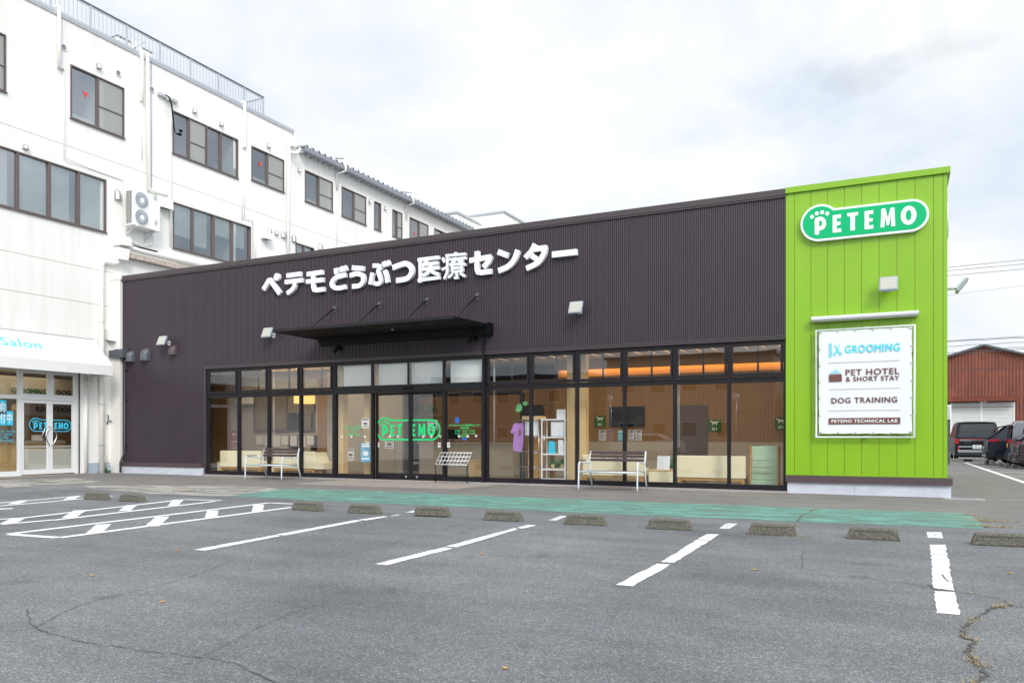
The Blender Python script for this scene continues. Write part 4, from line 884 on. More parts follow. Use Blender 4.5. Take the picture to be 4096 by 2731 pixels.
def sofa(x0, x1, lab, Y=D + .42, h=.79, ends=(0, 0), grp='cream sofas inside the windows'):
    t = thing('sofa', lab, 'sofa', ((x0 + x1) / 2, Y + .3, .045), group=grp)
    q = MB(); q.rbox(x0, x1, Y, Y + .13, .26, h, .014); q.build('backrest', M['cream'], t)
    q = MB(); q.rbox(x0 + .01, x1 - .01, Y + .135, Y + .62, .26, .46, .02); q.build('seat', M['cream'], t)
    q = MB(); q.box(x0 + .03, x1 - .03, Y + .03, Y + .6, .20, .258)
    for x in (x0 + .06, x1 - .06):
        for y in (Y + .06, Y + .56): q.prism([(x - .045, y - .03, .20), (x + .045, y - .03, .20), (x + .03, y - .02, .046), (x - .03, y - .02, .046)], (0, .05, 0))
    q.build('wooden_base', M['oak'], t)
    for s, x in ((ends[0], x0), (ends[1], x1)):
        if s:
            q = MB(); xe = x - .005 if s < 0 else x + .005
            q.prism([(x, Y + .02, .26), (x, Y + .02, h - .02), (x + s * .10, Y + .02, .48), (x + s * .34, Y + .02, .44), (x + s * .36, Y + .02, .26)], (0, .58, 0)); q.build('end_wedge', M['cream'], t)
    return t
sofa(-19.82, -18.10, 'cream sofa behind the leftmost bench side, seen from the back in the second left window')
sofa(-17.55, -15.93, 'cream sofa ending in a low seat beside the entrance, behind the left outdoor bench', ends=(0, 1))
sofa(-7.22, -5.62, 'cream sofa behind the right outdoor bench')
sofa(-4.80, -3.18, 'long cream sofa behind the two windows nearest the green tower')
def low(x0, x1, Y, h, lab, wood=False):
    t = thing('low_table' if wood else 'stool', lab, 'table' if wood else 'stool', ((x0 + x1) / 2, Y + .25, .045))
    q = MB(); q.rbox(x0, x1, Y, Y + .5, .046, h, .02); q.build('base', M['cream'], t); q = MB(); q.rbox(x0 - .005, x1 + .005, Y - .005, Y + .505, h + .001, h + .03, .008); q.build('table_top' if wood else 'cushion', M['woodpale'], t)
low(-5.52, -4.88, D + .5, .40, 'low cream table with wooden top between the two right-hand sofas', True)
low(-20.25, -19.93, D + .7, .40, 'low cream stool at the far left end inside the windows')
low(-18.02, -17.62, D + .7, .38, 'low cream stool between the two left-hand sofas')
t = thing('poster_stand_card', 'white folded card standing on the low wooden-topped table', 'card', (-5.2, D + .8, .43)); q = MB(); q.prism([(-5.36, D + .7, .435), (-5.04, D + .7, .435), (-5.04, D + .76, .77), (-5.36, D + .76, .77)], (0, .008, 0)); q.build('card', M['signwhite'], t)
# magazine rack with green cloth pockets
M['mint'] = mat('mint_cloth', (0.50, 0.66, 0.47), 0.85, var=0.08, vscale=20)
t = thing('magazine_rack', 'wooden rack with pale mint cloth pockets behind the last window', 'magazine rack', (-2.76, D + .55, .045)); q = MB()
for x in (-3.06, -2.46): q.box(x - .015, x + .015, D + .42, D + .75, .046, 1.04)
q.box(-3.045, -2.475, D + .43, D + .46, .05, .09); q.build('rack_frame', M['oak'], t)
for i in range(5):
    z0 = [.10, .26, .40, .54, .70][i]; z1 = [.25, .39, .53, .69, 1.03][i]; q = MB(); n = 8; v = []
    for k in range(n + 1):
        x = -3.04 + .56 * k / n; v += [(x, D + .44 + .02 * i + .004 * math.sin(k * 1.7), z0), (x, D + .40 + .02 * i - .006 * math.sin(k * 1.1), z1 + .006 * math.sin(k * .8 + i))]
    q.add(v, [(2 * k, 2 * k + 2, 2 * k + 3, 2 * k + 1) for k in range(n)], True); q.build('cloth_pocket', M['mint'], t)
# racks
def post_rack(name, lab, cat, x0, x1, y0, y1, zs, m, r, wire):
    t = thing(name, lab, cat, ((x0 + x1) / 2, (y0 + y1) / 2, .045)); q = MB()
    for x in (x0, x1):
        for y in (y0, y1):
            if wire: q.tube([(x, y, .046), (x, y, zs[-1] + .03)], r, 8)
            else: q.box(x - r, x + r, y - r, y + r, .046, zs[-1] + .02)
    q.build('posts', M[m], t)
    for z in zs:
        q = MB()
        if wire:
            q.tube([(x0, y0, z), (x1, y0, z), (x1, y1, z), (x0, y1, z)], .005, 6, closed=True); q.tube([(x0, y0, z - .03), (x1, y0, z - .03)], .004, 6); n = int((x1 - x0) / .03)
            q.tube([(x0 + (x1 - x0) * k / n, y0, z - (.03 if k % 2 else 0)) for k in range(n + 1)], .003, 5)
            for k in range(1, 14): x = x0 + (x1 - x0) * k / 14; q.tube([(x, y0, z), (x, y1, z)], .003, 5)
        else: q.box(x0 + r, x1 - r, y0, y1, z - .035, z)
        q.build('shelf', M[m], t)
    return t
post_rack('wire_rack', 'chrome wire shelving rack left of the white shelf unit', 'shelf rack', -9.16, -8.52, D + .6, D + .95, (.44, .85, 1.26, 1.69), 'steel', .011, True)
post_rack('shelf_unit', 'white metal shelf unit holding potted plants and white panels', 'shelf unit', -8.44, -7.78, D + .62, D + .95, (.14, .40, .80, 1.245, 1.71), 'signwhite', .016, False)
def panel(x0, x1, z0, z1, Y, lab, m='signwhite', fm='alu'):
    t = thing('framed_board', lab, 'display panel', ((x0 + x1) / 2, Y, z0)); q = MB(); q.box(x0 + .015, x1 - .015, Y, Y + .012, z0 + .015, z1 - .015); q.build('panel', M[m], t)
    q = MB(); q.box(x0, x1, Y - .006, Y + .014, z0, z0 + .014); q.box(x0, x1, Y - .006, Y + .014, z1 - .014, z1); q.box(x0, x0 + .014, Y - .006, Y + .014, z0 + .014, z1 - .014); q.box(x1 - .014, x1, Y - .006, Y + .014, z0 + .014, z1 - .014); q.build('panel_frame', M[fm], t)
panel(-8.98, -8.56, 1.27, 1.66, D + .70, 'white framed panel standing on the top shelf of the wire rack')
panel(-8.20, -7.82, 1.25, 1.64, D + .66, 'white framed panel standing in the top shelf of the white shelf unit')
panel(-9.02, -8.40, .14, 1.20, D + 1.02, 'tall brown board standing on the floor behind the wire rack', 'oak', 'woodpale')
q = MB(); q.box(-8.05, -7.80, D + .7, D + .705, 1.712, 1.96); one('paper_sheet', q, M['signwhite'], 'white notice sheet standing on top of the white shelf unit', 'notice')
q = MB()
for i in range(7): q.box(-7.98 + i * .004, -7.84 + i * .004, D + .64 + i * .006, D + .644 + i * .006, .802, 1.16 - i * .035)
one('leaflet_stack', q, M['signwhite'], 'fan of white leaflets on the middle shelf of the white unit', 'leaflets')
q = MB(); q.box(-8.27, -8.09, D + .66, D + .72, .802, 1.09); vs, fs = shape2d([ell(-8.18, 1.10, .07, .035)], .004); q.add([(x, D + .659 - o, z) for x, z, o in vs], fs); one('leaflet_box', q, M['cyan'], 'light blue upright leaflet box on the middle shelf', 'leaflet box')
q = MB(); q.box(-9.02, -8.78, D + .62, D + .9, 1.70, 1.79); one('cardboard_box', q, M['woodpale'], 'small cardboard box on the left of the wire rack top', 'box', 'cardboard boxes on the wire rack')
q = MB(); q.box(-8.67, -8.44, D + .62, D + .9, 1.70, 1.79); one('cardboard_box', q, M['woodpale'], 'small cardboard box on the right of the wire rack top', 'box', 'cardboard boxes on the wire rack')
q = MB(); q.prism([(-9.06, D + .64, 1.80), (-8.44, D + .64, 1.80), (-8.50, D + .64, 2.09), (-9.05, D + .64, 2.09)], (0, .2, 0)); one('display_case', q, M['black'], 'black trapezoid display case on top of the wire rack', 'display case')
vs, fs = shape2d([ell(-9.10, 2.02, .085, .11, 16)], .006); q = MB(); q.add([(x, D + .62 - o, z) for x, z, o in vs], fs); vs, fs = shape2d([ell(-9.16, 1.96, .05, .05, 12)], .007); q.add([(x, D + .618 - o, z) for x, z, o in vs], fs)
vs, fs = shape2d([ell(-8.93, 2.13, .07, .06, 12)], .005); q.add([(x, D + .63 - o, z) for x, z, o in vs], fs); M['mintpaper'] = mat('mint_paper', (.25, .70, .30), .6); one('paper_cutout', q, M['mintpaper'], 'light green paper leaf cut-outs beside the black case', 'paper cut-out')
# T-shirt
M['lilac'] = mat('lilac_cotton', (0.50, 0.25, 0.62), 0.85, var=0.06, vscale=12)
t = thing('hanging_shirt', 'lilac T-shirt hanging on the left side of the wire rack', 'T-shirt', (-9.12, D + .62, .85)); YS = D + .56
o = [(-9.31, 1.36), (-9.22, 1.58), (-9.16, 1.62), (-9.08, 1.59), (-8.99, 1.62), (-8.95, 1.6), (-8.93, 1.45), (-8.95, 1.0), (-8.99, .83), (-9.12, .85), (-9.24, .87), (-9.235, 1.1), (-9.215, 1.33), (-9.27, 1.33)]
vs, fs = shape2d([o], .05); q = MB(); q.add([(x, YS + .012 * math.sin(x * 40) - z2, z) for x, z, z2 in vs], fs); q.build('shirt', M['lilac'], t)
q = MB(); q.tube([(-9.2, YS - .02, 1.61), (-9.08, YS - .02, 1.66), (-8.97, YS - .02, 1.61)], .004, 5); q.tube([(-9.08, YS - .02, 1.66), (-9.07, YS - .02, 1.70)], .004, 5); q.build('hanger', M['black'], t)
M['shirtprint'] = mat('shirt_print', (.25, .12, .12), .8); vs, fs = shape2d([rc([(-9.06, 1.28), (-9.0, 1.28), (-9.0, 1.42), (-9.03, 1.46), (-9.06, 1.40)], .01)], .002); q = MB(); q.add([(x, YS - .062 - z2, z) for x, z, z2 in vs], fs); q.build('shirt_print', M['shirtprint'], t)
# potted plants
M['terracotta'] = mat('cream_pot', (.62, .50, .24), .7)
for x, s, lab in ((-8.18, 1, 'trailing potted plant on the lower shelf, left of the two'), (-7.90, 2, 'upright potted plant on the lower shelf, right of the two')):
    t = thing('potted_plant', lab, 'potted plant', (x, D + .74, .402), group='potted plants on the white shelf unit'); q = MB(); q.tube([(x, D + .74, .402), (x, D + .74, .50), (x, D + .74, .515)], [.042, .055, .058], 14); q.build('pot', M['terracotta'], t)
    q = MB(); rr = random.Random(s)
    for _ in range(170):
        a = rr.uniform(0, 6.28); r = abs(rr.gauss(0, .07)); z = .60 + rr.gauss(0, .05) - (.6 * max(0, r - .08)); px_, py_ = x + r * math.cos(a), D + .72 + r * math.sin(a) * .6; l = rr.uniform(.014, .026); b1 = rr.uniform(0, 6.28)
        d1 = Vector((math.cos(b1), math.sin(b1), rr.uniform(-.6, .6))).normalized() * l; d2 = d1.orthogonal().normalized() * l * .6; p = Vector((px_, py_, z)); q.add([p - d1, p + d2, p + d1, p - d2], [(0, 1, 2, 3)])
    q.build('leaves', M['leafgreen'], t)
# wall signs, screen, posters
M['signdk'] = mat('deep_green_sign', (0.03, 0.16, 0.03), .6)
def dogsign(x, z, num, lab, w=.34, cat_shape='dog', Y=YW - .02):
    t = thing('room_number_sign', lab, 'room sign', (x, Y, z - w / 2), group='green room number signs'); q = MB(); q.box(x - w / 2, x + w / 2, Y - .012, Y, z - w / 2, z + w / 2); q.build('sign_board', M['signdk'], t)
    s = w; o = [(-.33, .40), (-.24, .42), (-.18, .30), (.18, .28), (.34, .36), (.36, .32), (.22, .20), (.20, -.03), (.13, -.03), (.12, .12), (-.12, .12), (-.13, -.03), (-.20, -.03), (-.21, .2), (-.26, .28), (-.38, .32)]
    vs, fs = shape2d([[(x + a * s, z + b_ * s * .9 + .02) for a, b_ in o]], .003); q = MB(); q.add([(xx, Y - .0125 - oo, zz) for xx, zz, oo in vs], fs); q.add(*on_front(text2d(num, .03, .003, (x - .2 * s, x + .2 * s, z - .40 * s, z - .16 * s)), Y - .0125)); q.build('white_symbol', M['signwhite'], t)
dogsign(-8.09, 1.71, '02', 'dark green square sign with a dog above 02 left of the wall screen')
dogsign(-4.66, 1.56, '01', 'dark green square sign with a dog above 01 behind the second window from the tower')
dogsign(-2.86, 1.60, '01', 'dark green square sign with an animal above 01 nearest the green tower', Y=YW - .03)
t = thing('wall_screen', 'large black flat screen on the wood wall behind the right bench', 'screen', (-7.2, YW, 1.5)); q = MB(); q.rbox(-7.78, -6.70, YW - .07, YW - .02, 1.54, 2.14, .01); q.build('screen_case', M['black'], t); q = MB(); q.box(-7.76, -6.72, YW - .073, YW - .071, 1.56, 2.12); q.build('display', M['carglass'], t)
for x0, x1, m, lab in ((-8.13, -7.90, 'signwhite', 'pale notice, leftmost of the poster row under the screen'), (-7.88, -7.66, 'oak', 'orange notice, second in the poster row under the screen'), (-7.54, -7.32, 'cyan', 'light blue notice in the poster row under the screen'), (-7.20, -7.02, 'signwhite', 'white notice with blue text in the poster row under the screen'), (-6.99, -6.79, 'signwhite', 'white notice with a brown picture at the right end of the poster row')):
    t = thing('notice_poster', lab, 'poster', (x0, YW, 1.12), group='notices in a row under the wall screen'); q = MB(); q.box(x0, x1, YW - .018, YW - .014, 1.12, 1.44); q.build('sheet', M[m], t)
    q = MB()
    for k in range(6): q.box(x0 + .02, x1 - .02 - .03 * (k % 3), YW - .020, YW - .0185, 1.15 + k * .035, 1.162 + k * .035)
    q.box(x0 + .03, x1 - .03, YW - .020, YW - .0185, 1.37, 1.415); q.build('print', M['bluecard' if m != 'cyan' else 'signwhite'], t)
# posters on the entrance
def poster(px, py, w, h, Y, m, lab, ink='brownprint'):
    o = zd(px, py, Y); t = thing('entrance_poster', lab, 'poster', (o[0], Y, o[1] - h / 2)); q = MB(); q.box(o[0] - w / 2, o[0] + w / 2, Y, Y + .004, o[1] - h / 2, o[1] + h / 2); q.build('sheet', M[m], t)
    q = MB(); q.box(o[0] - w * .38, o[0] + w * .38, Y - .002, Y - .0005, o[1] + h * .28, o[1] + h * .36); q.box(o[0] - w * .38, o[0] + w * .38, Y - .002, Y - .0005, o[1] + h * .39, o[1] + h * .45); vs, fs = shape2d([ell(o[0], o[1] - h * .05, w * .3, h * .13, 14)], .0015); q.add([(x, Y - .0005 - oo, z) for x, z, oo in vs], fs); q.box(o[0] - w * .4, o[0] + w * .4, Y - .002, Y - .0005, o[1] - h * .36, o[1] - h * .28); q.build('print', M[ink], t)
poster(454, 1142, .34, .56, D + .2, 'skyposter', 'tall sky blue poster with a round picture left of the sliding doors', 'signwhite')
poster(451, 850, .26, .28, D + .2, 'signwhite', 'small white poster above the sky blue poster')
poster(305, 1160, .26, .36, D + 1.2, 'signwhite', 'white notice on the counter front inside the left side light')
poster(1122, 868, .36, .30, D + 1.85, 'signwhite', 'white sheet with a left arrow inside the right sliding door', 'black')
poster(690, 1055, .34, .30, D + 1.85, 'signwhite', 'pale notice inside the left sliding door')
# logo over the counter
t = thing('counter_logo', 'dark green logo mounted on the wall above the reception counter', 'sign', (-11.2, YW + .55, 2.1)); YQ = YW + .59
a, c = zd(918, 710, YQ)[0], zd(1166, 710, YQ)[0]; zq = zd(1040, 752, YQ)[1]; s_ = c - a; vs, fs = shape2d([pill(a, c, zq, .155 * s_, .136 * s_), pill(a, c, zq, .155 * s_, .136 * s_, .03 * s_)], .02); q = MB(); q.add([(x, YQ - o, z) for x, z, o in vs], fs)
for vs, fs in logo_mesh(a, c, zq, .02): q.add([(x, YQ - o, z) for x, z, o in vs], fs)
q.add(*on_front(text2d('ペテモどうぶつ医療センター', .02, .02, (a - .15, c + .35, zd(1040, 808, YQ)[1], zd(1040, 782, YQ)[1])), YQ)); q.build('logo_letters', M['signdk'], t)
# red no-smoking plates at the far left
for i, (y0, y1, s) in enumerate(((930, 995, '禁煙'), (1005, 1062, '火気厳禁'), (1075, 1115, '品質管理'))):
    Y = D + 2.6; p = (780 + 358 / 2.489, 1350 + y0 / 2.489); p2 = (780 + 465 / 2.489, 1350 + y1 / 2.489); x0, z1_ = fac(*p, Y); x1, z0_ = fac(*p2, Y)
    t = thing('red_notice_plate', ['dark red notice plate, top of the three behind the leftmost windows', 'dark red notice plate, middle of the three behind the leftmost windows', 'dark red notice plate, bottom of the three behind the leftmost windows'][i], 'notice plate', (x0, Y, z0_), group='dark red notice plates'); q = MB(); q.box(x0, x1, Y, Y + .01, z0_, z1_); q.build('plate', M['red'], t)
    q = MB(); q.add(*on_front(text2d(s, .01, .002, (x0 + .05, x1 - .12, z0_ + .05, z1_ - .05)), Y - .001)); q.build('lettering', M['signwhite'], t)
q = MB(); q.rbox(-9.5 - .0, -8.75, D + 2.3, D + 2.7, .38, .50, .03)
t = thing('padded_bench', 'dark green padded bench deep inside left of the wire rack', 'bench', (-9.1, D + 2.5, .045)); q.build('seat', M['signdk'], t); q = MB(); q.box(-9.45, -8.8, D + 2.33, D + 2.67, .30, .378)
for x in (-9.42, -8.83): q.box(x - .03, x + .03, D + 2.35, D + 2.4, .046, .30)
q.build('wooden_base', M['oak'], t)

# cords, slats and small fittings inside
def cords(q):
    for px_, z0_ in ((1094, 1.0), (2712, 1.0), (1975, 1.1)):
        x = fx(px_, D + .25)
        for dx in (0, .03): q.tube([(x + dx, D + .25, z0_), (x + dx, D + .25, 3.3)], .005, 5)
cpart('blind_cord', 'signwhite', cords)
def slats(q):
    x = -9.55
    while x < XG - .1: q.box(x, x + .045, YW - .012, YW - .002, 1.10, 3.08); x += .10
cpart('wall_slats', 'woodwall', slats)
def ceilslats(q):
    x = -20.0
    while x < XG - .2: q.box(x, x + .08, D + .5, YW - .6, 3.56, 3.605); x += .42
cpart('ceiling_batten', 'woodpale', ceilslats)
for px_, z_, w_, h_, lab in ((860, 1.75, .30, .22, 'white air unit high on the wall behind the leftmost windows'),):
    x = fx(985, YW - .5); q = MB(); q.rbox(x - .35, x + .35, YW - .66, YW - .46, 2.45, 2.72, .02); one('wall_air_unit', q, M['signwhite'], lab, 'air conditioner')
t = thing('reception_monitor', 'dark monitor standing on the reception counter inside the entrance', 'monitor', (-12.9, YW - .6, 1.06)); q = MB(); q.rbox(-13.15, -12.65, YW - .66, YW - .63, 1.16, 1.48, .005); q.build('screen', M['black'], t); q = MB(); q.box(-12.93, -12.87, YW - .64, YW - .6, 1.062, 1.2); q.box(-13.0, -12.8, YW - .70, YW - .55, 1.061, 1.075); q.build('stand', M['black'], t)
q = MB(); q.box(-11.75, -11.35, D + 2.6, D + 3.0, .046, .55); one('cardboard_box', q, M['woodpale'], 'large cardboard box on the floor inside the right sliding door', 'box')
q = MB(); q.rbox(-5.35, -5.05, D + 1.25, D + 1.6, .45, .72, .05); one('dark_cushion', q, M['signdk'], 'dark green cushion behind the low table between the right sofas', 'cushion')
# ================================================================== the white block on the left
TOPW = 14.91
wb = thing('white_block', 'long three-storey white panelled building with bronze windows, stepping back along the left side', 'building', (W - 6, 20, 0))
YE = wy(1170); YE2 = 43.3
def zrow(px, py): return wal(px, py)[1]
Z3b, Z3t, Z2b, Z2t = 12.02, 13.46, 8.26, 10.03
WINS = []      # y0, y1, z0, z1, divisions, kind
def w3(a, b_, div, kind, z0=Z3b, z1=Z3t): WINS.append((wy(a), wy(b_), z0, z1, [wy(d) for d in div], kind))
w3(-260, 22, [-120], 'open', 11.72); w3(281, 495, [390], 'tri', 11.70); w3(690, 951, [756, 825, 883], 'open', 11.85); w3(1005, 1135, [1070], 'tri')
w3(1219, 1330, [1275], 'open'); w3(1366, 1463, [1416], 'open'); w3(1496, 1523, [], 'open'); w3(1569, 1608, [1588], 'open'); w3(1638, 1712, [1677], 'tri', 11.6); w3(1737, 1800, [1770], 'open', 11.6)
w3(-260, 423, [-100, 70, 198, 314], 'blind', 8.23, 10.04); w3(691, 1002, [771, 854, 928], 'half', 8.31, 10.04); w3(1182, 1255, [1216], 'blind', 8.5, 10.0)
ent = (13.2, 17.12, 0.02, 3.40)
b = MB(); grid_wall(b, -2.0, YE, 0, TOPW, [w[:4] for w in WINS if w[1] < YE] + [ent], lambda u, z: (W, u, z)); grid_wall(b, YE, YE2, 0, 14.25, [w[:4] for w in WINS if w[0] > YE], lambda u, z: (W, u, z))
b.box(W - 12, W - 11.8, -2, YE2, 0, 14); b.quad((W, YE, 14.25), (W - 12, YE, 14.25), (W - 12, YE, TOPW), (W, YE, TOPW)); b.box(W - 12, W, -2.2, -2.0, 0, TOPW); b.box(W - 11.8, W, YE2 - .2, YE2, 0, 14.2)
# panelled wall material with real joint lines
def panelmat():
    m = mat('white_panel_wall', (0.90, 0.885, 0.85), 0.7); t = m.node_tree; bb = t.nodes['Principled BSDF']; l = t.links.new
    g = t.nodes.new('ShaderNodeNewGeometry'); s = t.nodes.new('ShaderNodeSeparateXYZ'); l(g.outputs['Position'], s.inputs[0])
    def line(src, period, off, w):
        a = t.nodes.new('ShaderNodeMath'); a.operation = 'ADD'; a.inputs[1].default_value = off; l(src, a.inputs[0])
        p = t.nodes.new('ShaderNodeMath'); p.operation = 'PINGPONG'; p.inputs[1].default_value = period / 2; l(a.outputs[0], p.inputs[0])
        c = t.nodes.new('ShaderNodeMath'); c.operation = 'LESS_THAN'; c.inputs[1].default_value = w; l(p.outputs[0], c.inputs[0]); return c.outputs[0]
    v = line(s.outputs['Y'], 0.65, 0.06, .009); hs_ = [line(s.outputs['Z'], 200, -z_ , .014) for z_ in (10.75, 6.9, 5.72)]
    h = hs_[0]
    for k_2 in hs_[1:]:
        mxn = t.nodes.new('ShaderNodeMath'); mxn.operation = 'MAXIMUM'; l(h, mxn.inputs[0]); l(k_2, mxn.inputs[1]); h = mxn.outputs[0]
    n = t.nodes.new('ShaderNodeTexNoise'); n.inputs['Scale'].default_value = 1.4; n.inputs['Detail'].default_value = 6; mm = t.nodes.new('ShaderNodeMapping'); mm.inputs['Scale'].default_value = (1, 3.2, .22); l(g.outputs['Position'], mm.inputs[0]); l(mm.outputs[0], n.inputs['Vector'])
    r = t.nodes.new('ShaderNodeValToRGB'); e = r.color_ramp.elements; e[0].position = .3; e[0].color = (.80, .785, .74, 1); e[1].position = .52; e[1].color = (.85, .838, .80, 1); l(n.outputs['Fac'], r.inputs[0])
    x = t.nodes.new('ShaderNodeMix'); x.data_type = 'RGBA'; l(v, x.inputs['Factor']); l(r.outputs[0], x.inputs['A']); x.inputs['B'].default_value = (.80, .785, .745, 1)
    y = t.nodes.new('ShaderNodeMix'); y.data_type = 'RGBA'; l(h, y.inputs['Factor']); l(x.outputs['Result'], y.inputs['A']); y.inputs['B'].default_value = (.52, .49, .43, 1); l(y.outputs['Result'], bb.inputs['Base Color'])
    return m
M['wpanel'] = panelmat(); b.build('wall', M['wpanel'], wb)
b = MB(); b.box(W - 11.8, W - .3, -2, YE, TOPW - .6, TOPW - .45); b.box(W - 11.8, W - .2, YE, YE2, 14.0, 14.2); b.build('roof', M['zinc'], wb)
b = MB(); b.box(W - .25, W + .06, -2, YE + .05, TOPW, TOPW + .10); b.box(W + .0, W + .05, -2, YE + .04, TOPW - .06, TOPW - .001); b.box(W - .25, W - .05, YE + .06, YE + .1, TOPW - .6, TOPW); b.build('parapet_cap', M['alu'], wb)
# rooms behind the upper windows
M['roomgrey'] = mat('room_wall_grey', (0.62, 0.64, 0.60), 0.9); M['roomceil'] = mat('room_ceiling', (0.75, 0.76, 0.75), 0.9)
b = MB(); b.box(W - 5.0, W - 4.9, -2, YE2 - .3, 3.6, 14.0)
for y in range(0, 44, 6): b.box(W - 4.9, W - .05, y - .06, y + .06, 4.0, 13.9)
b.build('inner_wall', M['roomgrey'], wb)
b = MB(); b.box(W - 4.9, W - .03, -2, YE2 - .3, 7.3, 7.6); b.box(W - 4.9, W - .03, -2, YE2 - .3, 10.7, 11.1); b.box(W - 4.9, W - .03, -2, YE2 - .3, 13.7, 13.9); b.build('floor_slab', M['roomceil'], wb)
M['blindmat'] = mat('venetian_blind', (0.88, 0.92, 0.87), 0.6)
M['screenmesh'] = mat('insect_screen', (.50, .50, .47), .9, alpha=.62)
for k, (y0, y1, z0, z1, div, kind) in enumerate(WINS):
    w = thing('window', None, None, (W - wb.location.x, (y0 + y1) / 2 - 20, z0)); w.parent = wb
    q = MB(); t = .042; q.box(W - .08, W + .035, y0, y1, z0, z0 + t); q.box(W - .08, W + .035, y0, y1, z1 - t, z1); q.box(W - .08, W + .035, y0, y0 + t, z0 + t, z1 - t); q.box(W - .08, W + .035, y1 - t, y1, z0 + t, z1 - t)
    for i, d_ in enumerate(div): q.box(W - .07, W + (.02 if i % 2 == 0 else .034), d_ - .036, d_ + .036, z0 + t, z1 - t)
    q.box(W + .0, W + .07, y0 - .03, y1 + .03, z0 - .035, z0 - .002); q.build('window_frame', M['bronze'], w)
    es = [y0] + div + [y1]; q = MB(); rw = random.Random(k)
    for a, c in zip(es, es[1:]):
        o1, o2, o3 = [rw.uniform(-.012, .012) for _ in range(3)]; q.quad((W - .050 + o1, a, z0), (W - .050 + o2, c, z0), (W - .050 + o2 + o3, c, z1), (W - .050 + o1 + o3, a, z1))
    q.build('pane', M['glass2'], w)
    if kind in ('open', 'tri'):
        q = MB(); a, c = es[0], es[1]; q.box(W - .5, W - .45, a, a + (c - a) * rw.uniform(.15, .4), z0, z1); q.box(W - .9, W - .5, y0, y1, z0 - .1, z0 + rw.uniform(.15, .45)); q.build('inside_clutter', M['cloth_blind'] if k % 2 else M['roomgrey'], w)
    if kind in ('tri', 'open') and div:   # sliding insect screen over one half with a middle rail
        a, c = es[-2], es[-1]; q = MB()
        if len(es) == 5: a, c = es[1], es[2]
        q.quad((W - .01, a + .05, z0 + .05), (W - .01, c - .05, z0 + .05), (W - .01, c - .05, z1 - .05), (W - .01, a + .05, z1 - .05)); q.build('insect_screen', M['screenmesh'], w)
        q = MB(); zm = (z0 + z1) / 2 - .12; q.box(W - .012, W + .015, a + .05, c - .05, zm, zm + .03); q.build('screen_rail', M['bronze'], w)
    if kind == 'tri':
        a, c = es[0], es[1]; m_ = (a + c) / 2 + (c - a) * .08; zc = (z0 + z1) / 2 + .1; q = MB(); q.prism([(W - .040, m_ - .10, zc + .10), (W - .040, m_ + .10, zc + .10), (W - .040, m_, zc - .11)], (.004, 0, 0)); q.build('red_triangle', M['redtri'] if 'redtri' in M else M.setdefault('redtri', mat('red_triangle_film', (.72, .07, .07), .5)), w)
    if kind in ('blind', 'half'):
        q = MB()
        for j in range(len(es) - 1):
            a, c = es[j] + .04, es[j + 1] - (.04 if j % 2 == 0 else .26); zb = z0 + .06
            if kind == 'half': zb = [z0 + .55, z0 + .35, z0 + 1.0, z0 + .75][j]
            n = int((z1 - zb) / .036)
            for i in range(n):
                z = z1 - .05 - i * .036; q.add([(W - .09, a, z - .010), (W - .09, c, z - .010), (W - .115, c, z + .017), (W - .115, a, z + .017)], [(0, 1, 2, 3)])
            q.box(W - .12, W - .085, a, c, z1 - .05, z1 - .01)
        q.build('venetian_blind', M['blindmat'], w)
# roof railing
YR = 25.7
b = MB(); XRl = W - .12; b.box(XRl - .02, XRl + .02, -2, YR, 15.76, 15.80); b.box(XRl - .02, XRl + .02, -2, YR, TOPW + .14, TOPW + .17)
y = -1.9; i = 0
while y < YR:
    if i % 9 == 0: b.box(XRl - .03, XRl + .03, y - .03, y + .03, TOPW + .05, 15.80)
    else: b.box(XRl - .008, XRl + .008, y - .008, y + .008, TOPW + .15, 15.79)
    y += .155; i += 1
b.box(XRl - .03, XRl + .03, YR - .03, YR + .03, TOPW + .05, 15.8)
for k in range(20): b.box(XRl - 3 + k * .15, XRl - 2.98 + k * .15, YR - .01, YR + .01, TOPW + .15, 15.79)
b.box(XRl - 3, XRl, YR - .03, YR + .03, 15.78, 15.83); b.build('roof_railing', M['alu'], wb)
b = MB(); b.box(XRl - .035, XRl + .035, -2, YR + .03, 15.801, 15.85); b.build('railing_cap', M['hoodgrey'], wb)
# lower wing: folded metal roof edge, gutter
b = MB(); ytop = YE + .35; n = int((YE2 - ytop) / .42); v = []; x0 = W + .38; x1 = W - 8
for i in range(n + 1):
    ya = ytop + i * .42
    for yy, dz in ((ya, 0.0), (ya + .10, .0), (ya + .21, .17), (ya + .32, 0.0)): v += [(x0, yy, 14.30 + dz), (x1, yy, 14.75 + dz)]
m_ = len(v) // 2; b.add(v, [(2 * i, 2 * i + 2, 2 * i + 3, 2 * i + 1) for i in range(m_ - 1)])
b.add([(x, y, z - .012) for x, y, z in v], [(2 * i, 2 * i + 2, 2 * i + 3, 2 * i + 1) for i in range(m_ - 1)]); b.build('folded_roof', M['zinc'], wb)
b = MB(); b.prism([(x, ytop - .1, z) for x, z in ((W + .36, 14.10), (W + .50, 14.10), (W + .52, 14.27), (W + .505, 14.27), (W + .49, 14.12), (W + .37, 14.12), (W + .37, 14.20), (W + .355, 14.20))], (0, YE2 - ytop, 0)); b.build('gutter', M['greymetal'], wb)
b = MB(); b.box(W + .002, W + .35, ytop, YE2, 14.18, 14.24); 
for i in range(n): b.box(W + .002, W + .34, ytop + i * .42 + .02, ytop + i * .42 + .08, 14.08, 14.18)
b.build('eave_soffit', M['alu'], wb)
